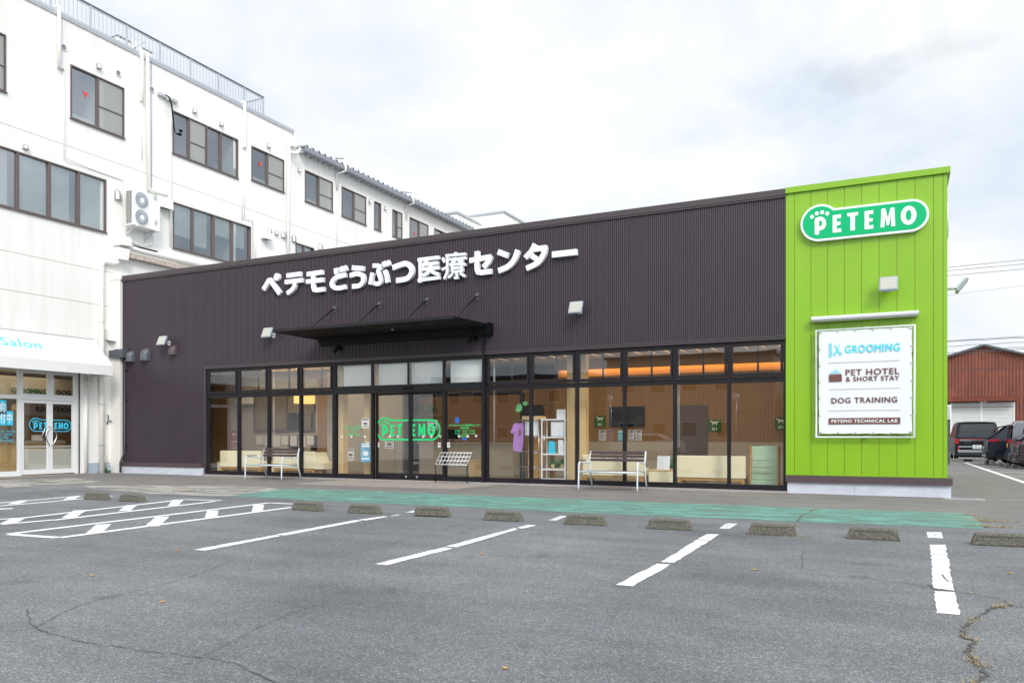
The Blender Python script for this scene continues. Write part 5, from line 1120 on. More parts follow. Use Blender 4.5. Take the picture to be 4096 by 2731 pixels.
# drainpipes: (list of (px,py) traced on the wall plane)
def pipe(pts, r, off=.09, m='pipe', name='drainpipe', n=10):
    P = [(W + (p[2] if len(p) > 2 else off), *wal(p[0], p[1], W + (p[2] if len(p) > 2 else off))) for p in pts]; q = MB(); q.tube(P, r, n); o = q.build(name, M[m], wb); return o
pipe([(208, 32, -.2), (235, 27, .10)], .06); pipe([(236, 27, .1), (237, 270), (250, 277, .03)], .058); pipe([(255, 278, .03), (257, 630), (366, 676, .03), (490, 720, .03), (490, 740, .03)], .018)
pipe([(550, 212, -.2), (566, 206, .1)], .06); pipe([(567, 206), (568, 403), (569, 408, .03)], .06); pipe([(568, 408, .03), (568, 640, .03)], .018)
pipe([(580, 218, -.2), (589, 213, .1)], .06); pipe([(590, 215), (594, 760), (668, 785)], .06)
pipe([(605, 240, .02), (607, 750, .02)], .010, m='greymetal', name='cable')
pipe([(960, 415, -.2), (978, 408, .1)], .06); pipe([(979, 410), (980, 585), (976, 595, .03)], .058); pipe([(977, 590, .03), (979, 875, .03), (1012, 885, .03), (1012, 1040, .03)], .018); pipe([(969, 670, .05), (969, 880, .05)], .022)
pipe([(1019, 900, .05), (1023, 1050, .05)], .028)
pipe([(680, 485, .06), (683, 985, .06)], .045); pipe([(490, 735, .05), (511, 1000, .05)], .02)
b = MB(); 
y, z = wal(1152, 575); b.prism([(W + .02, y - .17, z + .22), (W + .02, y + .20, z + .22), (W + .02, y + .15, z - .18), (W + .02, y - .10, z - .18)], (.34, 0, 0)); b.build('rainwater_head', M['pipe'], wb)
pipe([(1157, 585, .12), (1153, 760, .12), (1153, 1090, .12)], .075); pipe([(1158, 607, .12), (1190, 614, .42), (1200, 595, .42)], .07)
for a in (((1345, 632, -.3), (1381, 632, .6)), ((1610, 768, -.3), (1650, 768, .6))): pipe(a, .06)
pipe([(1382, 632, .62), (1384, 684, .62), (1348, 695, .10), (1349, 755, .08)], .058); pipe([(1348, 755, .03), (1348, 980, .03)], .018)
pipe([(1652, 768, .62), (1655, 815, .62), (1626, 822, .10), (1626, 876, .08)], .058)
# left, above the clinic roof: big drain and hopper
b = MB(); y, z = wal(468, 1010); b.prism([(W + .01, y - .22, z + .12), (W + .01, y + .26, z + .12), (W + .01, y + .18, z - .28), (W + .01, y - .14, z - .28)], (.34, 0, 0)); b.build('rainwater_head', M['pipe'], wb)
b = MB(); y, z = wal(470, 982); b.prism([(W + .0, y - .18, z - .05), (W + .0, y - .12, z + .26), (W + .0, y + .22, z + .28), (W + .0, y + .26, z - .02)], (.42, 0, 0)); b.build('box_cover', M['pipe'], wb)
pipe([(490, 980, .12), (560, 1003, .12), (900, 1085, .12)], .085); pipe([(470, 1040, .12), (470, 1050, .12), (458, 1053, .12), (415, 1046, .12), (406, 1060, .12), (407, 1500, .12), (407, 1895, .12)], .088)
q = MB()
for py in (1290, 1617, 1780): y, z = wal(407, py, W + .12); q.tube([(W + .12 + .093 * math.cos(a * .5236), y + .093 * math.sin(a * .5236), z) for a in range(12)], .012, 6, closed=True); q.box(W, W + .1, y + .06, y + .11, z - .012, z + .012)
q.build('pipe_clip', M['greymetal'], wb)
# ledge flashing above the clinic roof
M['rust'] = mat('stained_flashing', (.50, .42, .36), .8, var=.3, vscale=8)
y0, z0 = wal(495, 1020); y1, z1 = wal(745, 1078); q = MB(); q.box(W + .0, W + .25, y0, 24, z0 - .10, z0 + .04); q.build('ledge_flashing', M['rust'], wb); q = MB(); q.box(W + .0, W + .10, y0, 21.0, z0 + .10, z0 + .42); q.build('ledge_cover', M['pipe'], wb); q = MB(); q.box(W, W + .13, y0 + .02, y0 + 1.3, z0 + .25, z0 + .40); q.build('gap_shade', M['black'], wb)  # last box is solid black: the shade of a gap put into colour
# vent hoods: small metal hoods
def whood(px, py, w=.16, h=.24, m='steel', lab=None, d=.15, Y=None):
    y, z = wal(px, py); n = 8; q = MB(); rings = []
    for zz, k, kw in ((0, 1, 1), (.45, .98, 1), (.7, .85, .95), (.88, .62, .78), (1, .1, .35)): rings.append([(W + .004 + d * k * math.sin(math.pi * i / n) ** .7 if 0 < i < n else W + .004, y - w / 2 * kw * math.cos(math.pi * i / n), z - h / 2 + h * zz) for i in range(n + 1)])
    v = sum(rings, []); q.add(v, [(j * (n + 1) + i, j * (n + 1) + i + 1, (j + 1) * (n + 1) + i + 1, (j + 1) * (n + 1) + i) for j in range(4) for i in range(n)], True); q.add([(p[0], p[1], p[2] + .015) for p in rings[0]], [tuple(range(n + 1))])
    one('wall_vent', q, M[m], lab, 'vent hood', 'small metal vent hoods on the white block')
hs = [((392, 265), .15, .2, 'silver vent hood above the top-floor window with the largest red triangle'), ((775, 443), .15, .2, 'silver vent hood above the left half of the four-pane top-floor window'), ((882, 495), .15, .2, 'silver vent hood above the right half of the four-pane top-floor window'), ((1072, 583), .15, .2, 'silver vent hood above the last top-floor window before the step in the roof'),
      ((1193, 680), .13, .18, 'silver vent hood left of the first window under the folded metal eave'), ((1476, 806), .13, .18, 'silver vent hood left of the narrow single window'), ((1538, 833), .13, .18, 'silver vent hood right of the narrow single window'), ((99, 588), .16, .16, 'silver vent hood above the wide blind-covered window at the far left'),
      ((469, 780), .26, .36, 'large silver vent hood between the wide window and the air conditioner'), ((1076, 922), .2, .2, 'first of four silver vent hoods in a row right of the box cowl'), ((1103, 931), .2, .2, 'second of four silver vent hoods in a row, the smallest'), ((1131, 939), .26, .28, 'third of four silver vent hoods in a row, just left of the long drainpipe'), ((1173, 954), .25, .30, 'fourth of four silver vent hoods, just right of the long drainpipe'), ((1280, 987), .28, .30, 'silver vent hood lowest on the wall, right of the small two-pane window')]
for p, w_, h_, lab in hs: whood(*p, w_, h_, 'steel', lab)
for (px, py, w_, h_, lab) in ((1057, 943, .42, .40, 'white box cowl with a dark mouth right of the half-blinded window'), (648, 812, .50, .50, 'white box cowl right of the air conditioner'), (443, 1343, .45, .42, 'white round-topped cowl above the end of the salon awning')):
    y, z = wal(px, py); q = MB(); pr = [(W + .003, z + h_ / 2)] + [(W + .04 + .26 * math.sin(a * .26), z - h_ * .1 + h_ * .55 * math.cos(a * .26)) for a in range(1, 7)] + [(W + .32, z - h_ / 2), (W + .003, z - h_ / 2 + .06)]
    q.prism([(x, y - w_ / 2, zz) for x, zz in pr], (0, w_, 0)); t = thing('wall_cowl', lab, 'vent cowl', (W, y, z - h_ / 2), group='white cowls on the white block'); q.build('cowl_body', M['pipe'], t); q = MB(); q.add([(W + .03, y - w_ / 2 + .03, z - h_ / 2 + .053 - .004), (W + .30, y - w_ / 2 + .03, z - h_ / 2 - .003), (W + .30, y + w_ / 2 - .03, z - h_ / 2 - .003), (W + .03, y + w_ / 2 - .03, z - h_ / 2 + .053 - .004)], [(0, 1, 2, 3)]); q.build('cowl_mouth', M['black'], t)
for p, lab in (((254, 191), 'round flat grille beside the first drainpipe at the top'), ((472, 294), 'round flat grille above the large red-triangle window'), ((606, 359), 'round flat grille beside the double drainpipes')):
    y, z = wal(*p); t = thing('round_grille', lab, 'wall grille', (W, y, z - .1), group='round wall grilles'); q = MB(); q.tube([(W + .02, y + .10 * math.cos(a * .5236), z + .10 * math.sin(a * .5236)) for a in range(12)], .016, 6, closed=True); q.build('grille_ring', M['pipe'], t); q = MB(); q.cyl((W, y, z), (W + .012, y, z), .092, n=14)
    for k in range(-3, 4): q.box(W + .013, W + .018, y - .08, y + .08, z + k * .024 - .004, z + k * .024 + .004)
    q.build('grille_face', M['greymetal'], t)
# air conditioner
ac = thing('air_conditioner', 'tall white twin-fan air conditioner hung on brackets on the white block', 'air conditioner', (W + .3, 19.3, 8.5)); ax0, ax1, ay0, ay1, az0, az1 = W + .22, W + .57, 18.72, 19.86, 8.60, 9.86
q = MB(); q.rbox(ax0, ax1, ay0, ay1, az0, az1, .012); q.build('casing', M['pipe'], ac)
q = MB(); q.box(ax0 + .03, ax1 - .03, ay0 - .003, ay0 - .001, az0 + .06, az1 - .06); q.build('coil', M['black'], ac)
q = MB()
for k in range(4): q.box(ax0 + .03 + k * .095, ax0 + .042 + k * .095, ay0 - .014, ay0 - .004, az0 + .05, az1 - .05)
for k in range(18): q.box(ax0 + .03, ax1 - .03, ay0 - .018, ay0 - .0145, az0 + .06 + k * .066, az0 + .075 + k * .066)
q.build('side_grille', M['pipe'], ac)
for zc in (az0 + .33, az0 + .93):
    q = MB(); yc2 = ay0 + .36; q.cyl((ax1 + .001, yc2, zc), (ax1 + .004, yc2, zc), .27, n=24); f_ = q.build('fan_opening', M['greymetal'], ac)
    q = MB()
    for k in range(26):
        a = 2 * math.pi * k / 26; q.tube([(ax1 + .03, yc2 + .07 * math.cos(a), zc + .07 * math.sin(a)), (ax1 + .035, yc2 + .17 * math.cos(a + .35), zc + .17 * math.sin(a + .35)), (ax1 + .02, yc2 + .28 * math.cos(a + .5), zc + .28 * math.sin(a + .5))], .005, 4)
    q.cyl((ax1 + .02, yc2, zc), (ax1 + .04, yc2, zc), .08, n=16); q.tube([(ax1 + .02, yc2 + .28 * math.cos(a * .3), zc + .28 * math.sin(a * .3)) for a in range(21)], .008, 5, closed=True); q.build('fan_guard', M['signwhite'], ac)
q = MB(); q.box(ax1 + .001, ax1 + .004, ay1 - .28, ay1 - .14, az1 - .18, az1 - .02); q.box(ax1 + .001, ax1 + .004, ay1 - .24, ay1 - .12, az0 + .2, az0 + .36); q.build('label_plate', M['alu'], ac)
q = MB()
for y in (ay0 + .15, ay1 - .2): q.box(W, ax1 + .05, y - .02, y + .02, az0 - .05, az0 - .005); q.prism([(W + .0, y - .015, az0 - .32), (W + .0, y - .015, az0 - .26), (W + .45, y - .015, az0 - .05), (W + .5, y - .015, az0 - .05)], (0, .03, 0)); q.box(W, W + .03, y - .02, y + .02, az0 - .36, az0 - .05)
q.build('wall_bracket', M['alu'], ac)
q = MB(); q.tube([(W + .12, ay1 + .02, az0 + .05), (W + .14, ay1 + .05, az0 - .35), (W + .08, ay1 - .35, az0 - .55), (W + .06, ay0 + .2, az0 - .42), (W + .05, ay0 + .05, az0 - .30)], .035, 8); q.build('refrigerant_pipe', M['pipe'], ac)
# electric service bracket
t = thing('cable_bracket', 'metal wall bracket with insulators and drooping black cables by the four-pane window', 'cable bracket', (W, 20.0, 12.8)); y0, z0 = wal(628, 375); y1, z1 = wal(704, 410)
q = MB(); q.box(W + .02, W + .12, y0, y1, z0 - .06, z0 + .04); q.build('bracket', M['alu'], t); q = MB()
for px, py in ((659, 390), (677, 393)): y, z = wal(px, py); q.tube([(W + .16, y, z - .12), (W + .16, y, z + .12)], [.05, .035], 8)
q.build('insulator', M['pipe'], t); q = MB()
for k in range(3): 
    P = [(660, 380), (675, 392), (686, 430), (690, 470), (697, 520 + 4 * k), (712, 541 - 3 * k), (722, 525 + k * 8)]; q.tube(smooth_pts([(W + .2 + .01 * k, *wal(a + k, c, W + .2)) for a, c in P], 4), .013, 6)
for p in ((723, 524), (720, 539)): y, z = wal(*p, W + .2); q.box(W + .17, W + .24, y - .05, y + .05, z - .04, z + .04)
q.build('cable', M['black'], t)
# rooftop unit and dish
t = thing('rooftop_unit', 'cream rooftop machine behind the railing', 'rooftop unit', (W - 2.6, 20.3, TOPW - .45)); uy0, uy1 = wy(470, W - 1.6), wy(608, W - 1.6); q = MB(); q.rbox(W - 2.6, W - 1.6, uy0, uy1, TOPW - .2, 16.12, .03); q.build('casing', M['pipe'], t); q = MB(); q.box(W - 2.65, W - 1.55, uy0 - .03, uy1 + .03, 16.121, 16.15)
q.build('lid', M['alu'], t); q = MB(); q.box(W - 2.5, W - 1.7, uy0 + .1, uy1 - .1, TOPW - .45, TOPW - .2); q.build('feet', M['greymetal'], t)
y, z = wal(545, 185, W - .4); t = thing('satellite_dish', 'white satellite dish behind the roof railing', 'satellite dish', (W - .4, y, TOPW - .45)); q = MB(); c = Vector((W - .35, y, z)); ax_ = Vector((.75, .1, .55)).normalized(); u_ = ax_.orthogonal().normalized(); v_ = ax_.cross(u_); vv = [c - ax_ * .06]; n = 20
for r, o_ in ((.15, -.045), (.29, 0)): vv += [c + (u_ * math.cos(6.2832 * i / n) + v_ * math.sin(6.2832 * i / n)) * r + ax_ * o_ for i in range(n)]
q.add(vv, [(0, 1 + i, 1 + (i + 1) % n) for i in range(n)] + [(1 + i, 1 + n + i, 1 + n + (i + 1) % n, 1 + (i + 1) % n) for i in range(n)], True); q.build('dish', M['signwhite'], t); q = MB(); q.tube([tuple(c - ax_ * .07), (W - .5, y, z - .1), (W - .5, y, TOPW - .45)], .022, 6); q.tube([tuple(c - u_ * .25), tuple(c + ax_ * .3 - v_ * .1)], .012, 6); q.build('mast', M['greymetal'], t)

# ---------------------------------------------------------------- salon front on the ground floor
M['walu'] = mat('white_aluminium', (0.80, 0.82, 0.82), .4)
sf = thing('salon_front', None, None, (W - wb.location.x, 15.2 - 20, 0)); sf.parent = wb
XS = W - .03; q = MB(); ye = [13.25, 15.12 + .03, 16.17 - .0, 17.08]
def wv(px): return wy(px)
A0, A1, A2, A3 = 13.2, wv(81), wv(204), wv(315)
q.box(XS - .08, XS + .0, A0, A3, 3.30, 3.40)
for y, w_ in ((A0 + .04, .04), (A1, .05), (A3 - .05, .05)): q.box(XS - .08, XS + .004, y - w_, y + w_, .03, 3.30)
q.box(XS - .08, XS + .004, A2 - .05, A2 + .05, 2.45, 3.30); q.box(XS - .08, XS + .002, A0 + .08, A1 - .05, 2.41, 2.53); q.box(XS - .08, XS + .002, A1 + .05, A3 - .1, 2.41, 2.53); q.box(XS - .08, XS, A0 + .08, A1 - .05, .03, .18); q.build('front_frame', M['walu'], sf)
q = MB(); q.box(XS - .02, XS + .03, A3 + .01, A3 + .045, .02, 3.4); q.build('dark_seal', M['band'], sf)
q = MB()
for a, c in ((A1 + .05, A2 - .05), (A2 + .05, A3 - .1)):
    for z in (2.53, 3.24): q.box(XS - .05, XS + .02, a, c, z, z + .055)
    for y in (a, c - .05): q.box(XS - .05, XS + .02, y, y + .05, 2.585, 3.24)
q.build('transom_sash', M['walu'], sf)
q = MB(); q.quad((XS - .04, A0, .18), (XS - .04, A1, .18), (XS - .04, A1, 2.41), (XS - .04, A0, 2.41)); q.quad((XS - .03, A0, 2.53), (XS - .03, A3, 2.53), (XS - .03, A3, 3.3), (XS - .03, A0, 3.3)); q.build('pane', M['glass'], sf)
M['frost'] = mat('frosted_film', (.62, .60, .54), .5, alpha=.75)
def sdoor(a, c, hand):
    w = thing('salon_door', None, None, (W - wb.location.x, (a + c) / 2 - 20, 0)); w.parent = wb; q = MB()
    q.box(XS - .07, XS - .02, a, a + .09, .06, 2.40); q.box(XS - .07, XS - .02, c - .09, c, .06, 2.40); q.box(XS - .07, XS - .02, a + .09, c - .09, .06, .20); q.box(XS - .07, XS - .02, a + .09, c - .09, 2.30, 2.40); q.build('door_frame', M['walu'], w)
    q = MB(); q.quad((XS - .045, a + .09, .20), (XS - .045, c - .09, .20), (XS - .045, c - .09, 2.30), (XS - .045, a + .09, 2.30)); q.build('pane', M['glass'], w)
    q = MB(); q.box(XS - .052, XS - .049, a + .09, c - .09, .20, .86); q.box(XS - .052, XS - .049, a + .09, c - .09, .90, .95); q.build('frosted_film', M['frost'], w)
    s = .05 if hand == 'R' else -.05; yh = (c - .05) if hand == 'R' else (a + .05); yb_ = yh - (.13 if hand == 'R' else -.13)
    for xx in ((XS + .04,) if hand == 'L' else (XS + .04, XS - .12)):
        q = MB(); q.tube(smooth_pts([(XS - .03, yh, .97), (xx, yh, .98), (xx, (yh + yb_) / 2, 1.08), (xx, yb_, 1.27), (xx, (yh + yb_) / 2, 1.46), (xx, yh, 1.56), (XS - .03, yh, 1.57)] , 4), .016, 8); q.build('pull_handle', M['steel'], w)
sdoor(A1 + .055, A2 - .003, 'R'); sdoor(A2 + .003, A3 - .105, 'L')
b = MB(); b.box(XS - .05, W + .25, 13.0, 17.3, .0, .028); b.build('door_step', M['tile'], wb)
M['bluegrey'] = mat('blue_grey_skirting', (.42, .48, .56), .8)
b = MB(); b.box(W + .002, W + .02, 17.45, D - .1, .0, .36); b.build('skirting', M['bluegrey'], wb)
b = MB(); b.tube([(W + .03, 17.36, .03), (W + .03, 17.36, 3.25)], .055, 10); b.build('corner_post', M['pipe'], wb)
b = MB(); b.box(W, W + .5, D - .12, D - .02, .0, 6.78); b.box(W - .0, W + .55, D - .14, D + .3, 6.62, 6.85); b.build('junction_panel', M['pipe'], wb)
# inside the salon
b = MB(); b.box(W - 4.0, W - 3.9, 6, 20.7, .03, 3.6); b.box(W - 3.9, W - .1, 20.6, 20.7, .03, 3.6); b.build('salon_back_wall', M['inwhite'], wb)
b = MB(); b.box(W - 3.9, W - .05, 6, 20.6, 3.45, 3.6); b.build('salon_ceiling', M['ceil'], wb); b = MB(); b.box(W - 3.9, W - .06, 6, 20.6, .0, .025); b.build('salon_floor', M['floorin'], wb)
def wz(px, py, X): return wal(px, py, X)
XB = W - 3.88
y0, z1 = wz(100, 1660, XB); y1, _ = wz(300, 1660, XB); b = MB(); b.box(XB - .0, XB + .03, y0, y1 + .6, .03, z1); b.build('salon_cupboard', M['woodwall'], wb)
b = MB(); b.box(W - 2.2, W - 1.7, 9, wz(260, 1800, W - 1.7)[0], .03, 1.02); b.build('salon_counter', M['woodpale'], wb); b = MB(); b.box(W - 2.25, W - 1.65, 9, wz(262, 1800, W - 1.65)[0], 1.02, 1.12); b.build('counter_top', M['beige'], wb)
def sidetext(s, px0, px1, py0, py1, X, m, lab, name, cat, bold=.03, depth=.02):
    a, c = wz(px0, py0, X)[0], wz(px1, py0, X)[0]; pm = (px0 + px1) / 2; zt, zb_2 = wz(pm, py0, X)[1], wz(pm, py1, X)[1]; q = MB(); q.add(*on_side(text2d(s, bold, depth, (a, c, zb_2, zt)), X)); return one(name, q, M[m], lab, cat)
sidetext('RECEPTION', 144, 291, 1627, 1648, XB, 'dark', 'dark word RECEPTION on the wall behind the salon counter', 'wall_lettering', 'sign')
sidetext('GROOMING', 44, 186, 1553, 1575, W - 2.5, 'signdk', 'dark word GROOMING above the salon counter seen through the fanlights', 'wall_lettering', 'sign')
sidetext('DOG', 226, 282, 1560, 1579, W - 2.5, 'dark', 'dark word DOG seen through the right fanlight of the salon', 'wall_lettering', 'sign')
b = MB(); b.box(W - 2.62, W - 2.52, 9, 20.6, 2.55, 3.3); b.build('salon_bulkhead', M['beige'], wb)
q = MB(); y, z = wz(150, 1757, W - 1.9); q.prism([(W - 1.85, y - .15, 1.12), (W - 1.85, y + .15, 1.12), (W - 1.85, y + .10, 1.30), (W - 1.85, y - .15, 1.30)], (-.15, 0, 0)); one('desk_card', q, M['signwhite'], 'small white card standing on the salon counter', 'card')
for (y, e) in ((15.5, 34),):
    ld = bpy.data.lights.new('salon_light', 'AREA'); ld.shape = 'RECTANGLE'; ld.size = 2.4; ld.size_y = 5; ld.energy = e * 1.6; ld.color = (1, .82, .58); lo = bpy.data.objects.new('salon_light', ld); COL.objects.link(lo); lo.location = (W - 1.6, y, 3.42)
# films on the salon glass
XF = XS - .035
def zs5(x, y): return (x / 3.336, 1450 + y / 3.336)
a, c = wz(*zs5(388, 840), XF)[0], wz(*zs5(952, 840), XF)[0]; zb2 = wz(*zs5(670, 920), XF)[1]; s_ = c - a; q = MB()
vs, fs = shape2d([pill(a, c, zb2, .155 * s_, .138 * s_), pill(a, c, zb2, .155 * s_, .138 * s_, .024)], .002); q.add(*on_side((vs, fs), XF))
for vs, fs in logo_mesh(a, c, zb2, .002, shift={'P': -.015, 'E': -.03, 'T': -.045, 'e': .075, 'M': .047, 'O': .02, 'paw': -.01}): q.add(*on_side((vs, fs), XF + .002))
one('salon_logo_film', q, M['cyan'], 'light blue round-headed logo outline on the salon double doors', 'logo film')
for s, x, y, lab in (('約', 35, 592, 'light blue square with one white character, alone in the upper row on the salon window'), ('付', 38, 738, 'light blue square with a white character, left of the lower pair on the salon window'), ('中', 126, 740, 'light blue square with a white character, right of the lower pair on the salon window')):
    p = zs5(x, y); yy, zz = wz(*p, XF); h = .215; t = thing('character_square', lab, 'window sticker', (XF, yy, zz - h), group='light blue character squares'); wdt = (wz(*zs5(177, 740), XF)[0] - wz(*zs5(77, 740), XF)[0]) / 2 - .006
    q = MB(); q.box(XF - .002, XF, yy - wdt, yy + wdt, zz - h, zz + h); q.build('blue_square', M['cyan'], t); q = MB(); q.add(*on_side(text2d(s, .015, .002, (yy - wdt * .78, yy + wdt * .78, zz - h * .75, zz + h * .75)), XF + .001)); q.build('character', M['signwhite'], t)
q = MB()
for s, x0, x1, y0, y1 in (('トリミング・ホテル', -140, 205, 902, 934), ('9:30～20:00', -60, 163, 945, 968), ('しつけ', 8, 113, 980, 1012), ('10:00～18:30', -60, 176, 1022, 1045)):
    p0, p1 = zs5(x0, y0), zs5(x1, y1); aa, cc2 = wz(*p0, XF)[0], wz(*p1, XF)[0]; pm = ((p0[0] + p1[0]) / 2); q.add(*on_side(text2d(s, .02, .002, (aa, cc2, wz(pm, p1[1], XF)[1], wz(pm, p0[1], XF)[1])), XF))
one('salon_hours_film', q, M['cyan'], 'light blue Japanese opening hours on the salon window', 'window lettering')
# awning with scalloped-free straight valance
aw = thing('awning', None, None, (W - wb.location.x, 13 - 20, 0)); aw.parent = wb
y1 = 17.66; XA = -23.44; q = MB(); pr = [(W + .01, 4.52), (XA, 3.60), (XA, 3.27), (XA - .012, 3.27), (XA - .012, 3.585), (W + .01, 4.50)]
seg = [6.0, 8.2, 10.3, 12.4, 14.5, 16.1, y1]
for a, c in zip(seg, seg[1:]):
    q.prism([(x, a + .002, z) for x, z in pr], (0, c - a - .004, 0))
q.add([(W + .01, y1, 4.52), (XA, y1, 3.60), (XA, y1, 3.27), (W + .01, y1, 3.27)], [(0, 1, 2, 3)]); q.build('canvas', M['awn'], aw)
q = MB(); q.box(W, XA - .03, y1 - .05, y1 - .02, 3.29, 3.32); q.tube([(W + .02, 6, 4.51), (W + .02, y1, 4.51)], .02, 6); q.build('awning_frame', M['alu'], aw)
# word on the sloping canvas
nv = Vector((4.52 - 3.60, 0, XA - W)).normalized(); nv = Vector((abs(nv.x), 0, abs(nv.z))); up = Vector((W + .01 - XA, 0, 4.52 - 3.60)).normalized()
def on_canvas(vf, lift=.004): return [tuple(Vector((XA, 0, 3.60)) + up * z + Vector((0, y, 0)) + nv * (o + lift)) for y, z, o in vf[0]], vf[1]
def canv(px, py):   # pixel -> (y, distance up the slope)
    r_ = Vector(ray(px, py)); p0 = Vector((XA, 0, 3.60)); t_ = (p0 - Vector((0, 0, CAM_Z))).dot(nv) / r_.dot(nv); p = Vector((0, 0, CAM_Z)) + r_ * t_; return p.y, (p - p0).dot(up)
a = canv(2, 1375); c = canv(165, 1390); lo_ = canv(80, 1388)[1]; hi = canv(80, 1356)[1]; q = MB(); vf = text2d('Salon', .03, .002, (a[0], c[0], lo_, hi)); q.add(*on_canvas(([(x + (z - lo_) * .18, z, o) for x, z, o in vf[0]], vf[1]))); q.build('awning_lettering', M['awnprint'], aw)
# tap, weeds by the wall
q = MB(); y, z = wal(430, 1680); q.tube([(W + .01, y, z + .18), (W + .05, y, z + .16), (W + .06, y - .01, z), (W + .05, y - .06, z - .14)], .02, 6); q.box(W + .05, W + .12, y + .02, y + .08, z - .04, z - .01); one('wall_tap', q, M['hoodgrey'], 'small dark hose tap fixed to the cream wall beside the drainpipe', 'tap')
q = MB(); rr = random.Random(5); yb = 18.05
for _ in range(150):
    y = yb + rr.gauss(0, .10) - .02; x = W + .06 + abs(rr.gauss(0, .06)); z = abs(rr.gauss(.0, .07)) + .01; l = rr.uniform(.02, .045); a = rr.uniform(0, 6.28); d1 = Vector((math.cos(a), math.sin(a), rr.uniform(-.2, .7))).normalized() * l; d2 = d1.orthogonal().normalized() * l * .5; p = Vector((x, y, z)); q.add([p - d1, p + d2, p + d1, p - d2], [(0, 1, 2, 3)])
t = thing('wall_weed', 'leafy green weed with tall dry stalks growing at the foot of the white wall', 'weed', (W + .06, yb, 0)); q.build('leaves', M['leafgreen'], t); q = MB()
for dy, h in ((-.06, .95), (.02, .6), (.05, .5), (-.02, .4)): q.tube([(W + .07, yb + dy * .3, 0), (W + .07, yb + dy, h * .5), (W + .08, yb + dy * 2.2, h)], .006, 5)
q.build('stalks', M['straw'], t)
# farther white block with a stair tower
fb = thing('far_white_block', 'taller plain white block showing beyond the end of the folded roof', 'building', (-30, 58, 0)); b = MB(); b.box(-36, -24.25, 48.2, 75, 0, 16.6); b.box(-30.5, -26.0, 44.8, 48.19, 0, 15.9); b.build('wall', M['wpanel'], fb)
b = MB(); b.box(-36.1, -24.15, 48.1, 75.1, 16.601, 16.72); b.box(-30.6, -25.9, 44.7, 48.09, 15.901, 16.02); b.build('parapet_cap', M['alu'], fb)
# ================================================================== benches and the leaflet stand
def bench(x, y, rz, L, lab):
    t = thing('bench', lab, 'bench', (x, y, 0), rz, 'benches in front of the clinic windows'); h = L / 2; r = .019
    for s in (-1, 1):
        q = MB(); q.tube(smooth_pts([(s * h, -.02, 0), (s * h, -.01, .42), (s * h, .0, .58), (s * h, .045, .645), (s * h, .13, .655), (s * (h - .02), .45, .635)], 4), r, 10); q.build('front_leg', M['tube'], t, False)
        q = MB(); q.tube([(s * (h - .03), .80, 0), (s * (h - .03), .66, .42), (s * (h - .03), .64, .62), (s * (h - .03), .72, .90)], r, 10); q.tube([(s * (h - .02), .45, .635), (s * (h - .03), .64, .62)], r, 8); q.build('rear_leg', M['tube'], t, False)
        q = MB(); q.rbox(s * h - .03, s * h + .03, .06, .40, .678, .70, .004); q.build('armrest', M['slat'], t, False)
    q = MB(); q.tube([(-h, 0, .43), (h, 0, .43)], r, 10)
    for s in (-1, 1): q.tube([(s * h, 0, .43), (s * (h - .03), .66, .40)], r * .9, 8)
    q.tube([(-h + .03, .655, .42), (h - .03, .655, .42)], r * .8, 8)
    for k in (-.5, 0, .5): q.box(k * h - .02, k * h + .02, .02, .66, .395, .415)
    q.build('seat_frame', M['tube'], t, False)
    for k in range(5): q = MB(); yy = .08 + k * .118; q.rbox(-h + .03, h - .03, yy, yy + .095, .417, .437, .004); q.build('seat_slat', M['slat'], t, False)
    for k in range(3):
        z = .66 + k * .085; yy = .628 + (z - .62) * .30; q = MB(); q.rbox(-h + .045, h - .045, yy - .012, yy + .012, z, z + .068, .004); q.build('back_slat', M['slat'], t, False)
    q = MB()
    for k in (-.5, 0, .5): q.prism([(k * h - .02, .66, .66), (k * h + .02, .66, .66), (k * h + .02, .735, .90), (k * h - .02, .735, .90)], (0, .012, 0))
    q.build('back_strap', M['tube'], t, False); return t
bench(-5.97, 17.17, math.radians(-.5), 1.42, 'right bench with brown slats and white tubes in front of the wide windows')
bench(-16.34, 17.14, math.radians(-2), 1.42, 'left bench with brown slats and white tubes, beside the entrance')
t = thing('leaflet_stand', 'black wire stand with a tilted white grid tray beside the right sliding door', 'display stand', (-10.55, D - .35, 0)); xa, xb = -11.08, -10.12
q = MB(); q.tube([(xa, D - .42, .01), (xb, D - .42, .01), (xb, D - .06 - .1, .01), (xa, D - .06 - .1, .01)], .012, 8, closed=True)
for x in (xa, xb): q.tube([(x, D - .42, .01), (x, D - .42, .50), (x + .0, D - .16, .80)], .012, 8)
q.build('stand_frame', M['black'], t); q = MB(); n = 9
def tr(u, v): return (xa + (xb - xa) * u, D - .43 + .27 * v, .505 + .31 * v)
for i in range(n + 1): q.tube([tr(i / n, 0), tr(i / n, 1)], .006, 6)
for v in (0, .33, .66, 1): q.tube([tr(0, v), tr(1, v)], .011, 6)
q.build('grid_tray', M['signwhite'], t)
q = MB(); x, y = gnd(3857, 1995.5); q.box(x - .24, x + .24, y - .10, y + .13, .004, .010); 
t = thing('drain_cover', 'small steel drain cover in the asphalt at the tower corner', 'drain cover', (x, y, 0)); q.build('cover', M['alu'], t); q = MB()
for k in range(7): q.box(x - .2, x + .2, y - .08 + k * .03, y - .072 + k * .03, .0105, .012)
q.build('cover_slot', M['greymetal'], t); q = MB(); q.box(x - .36, x + .36, y - .16, y + .2, .001, .003); structure('drain_mortar', q, M['patch'])

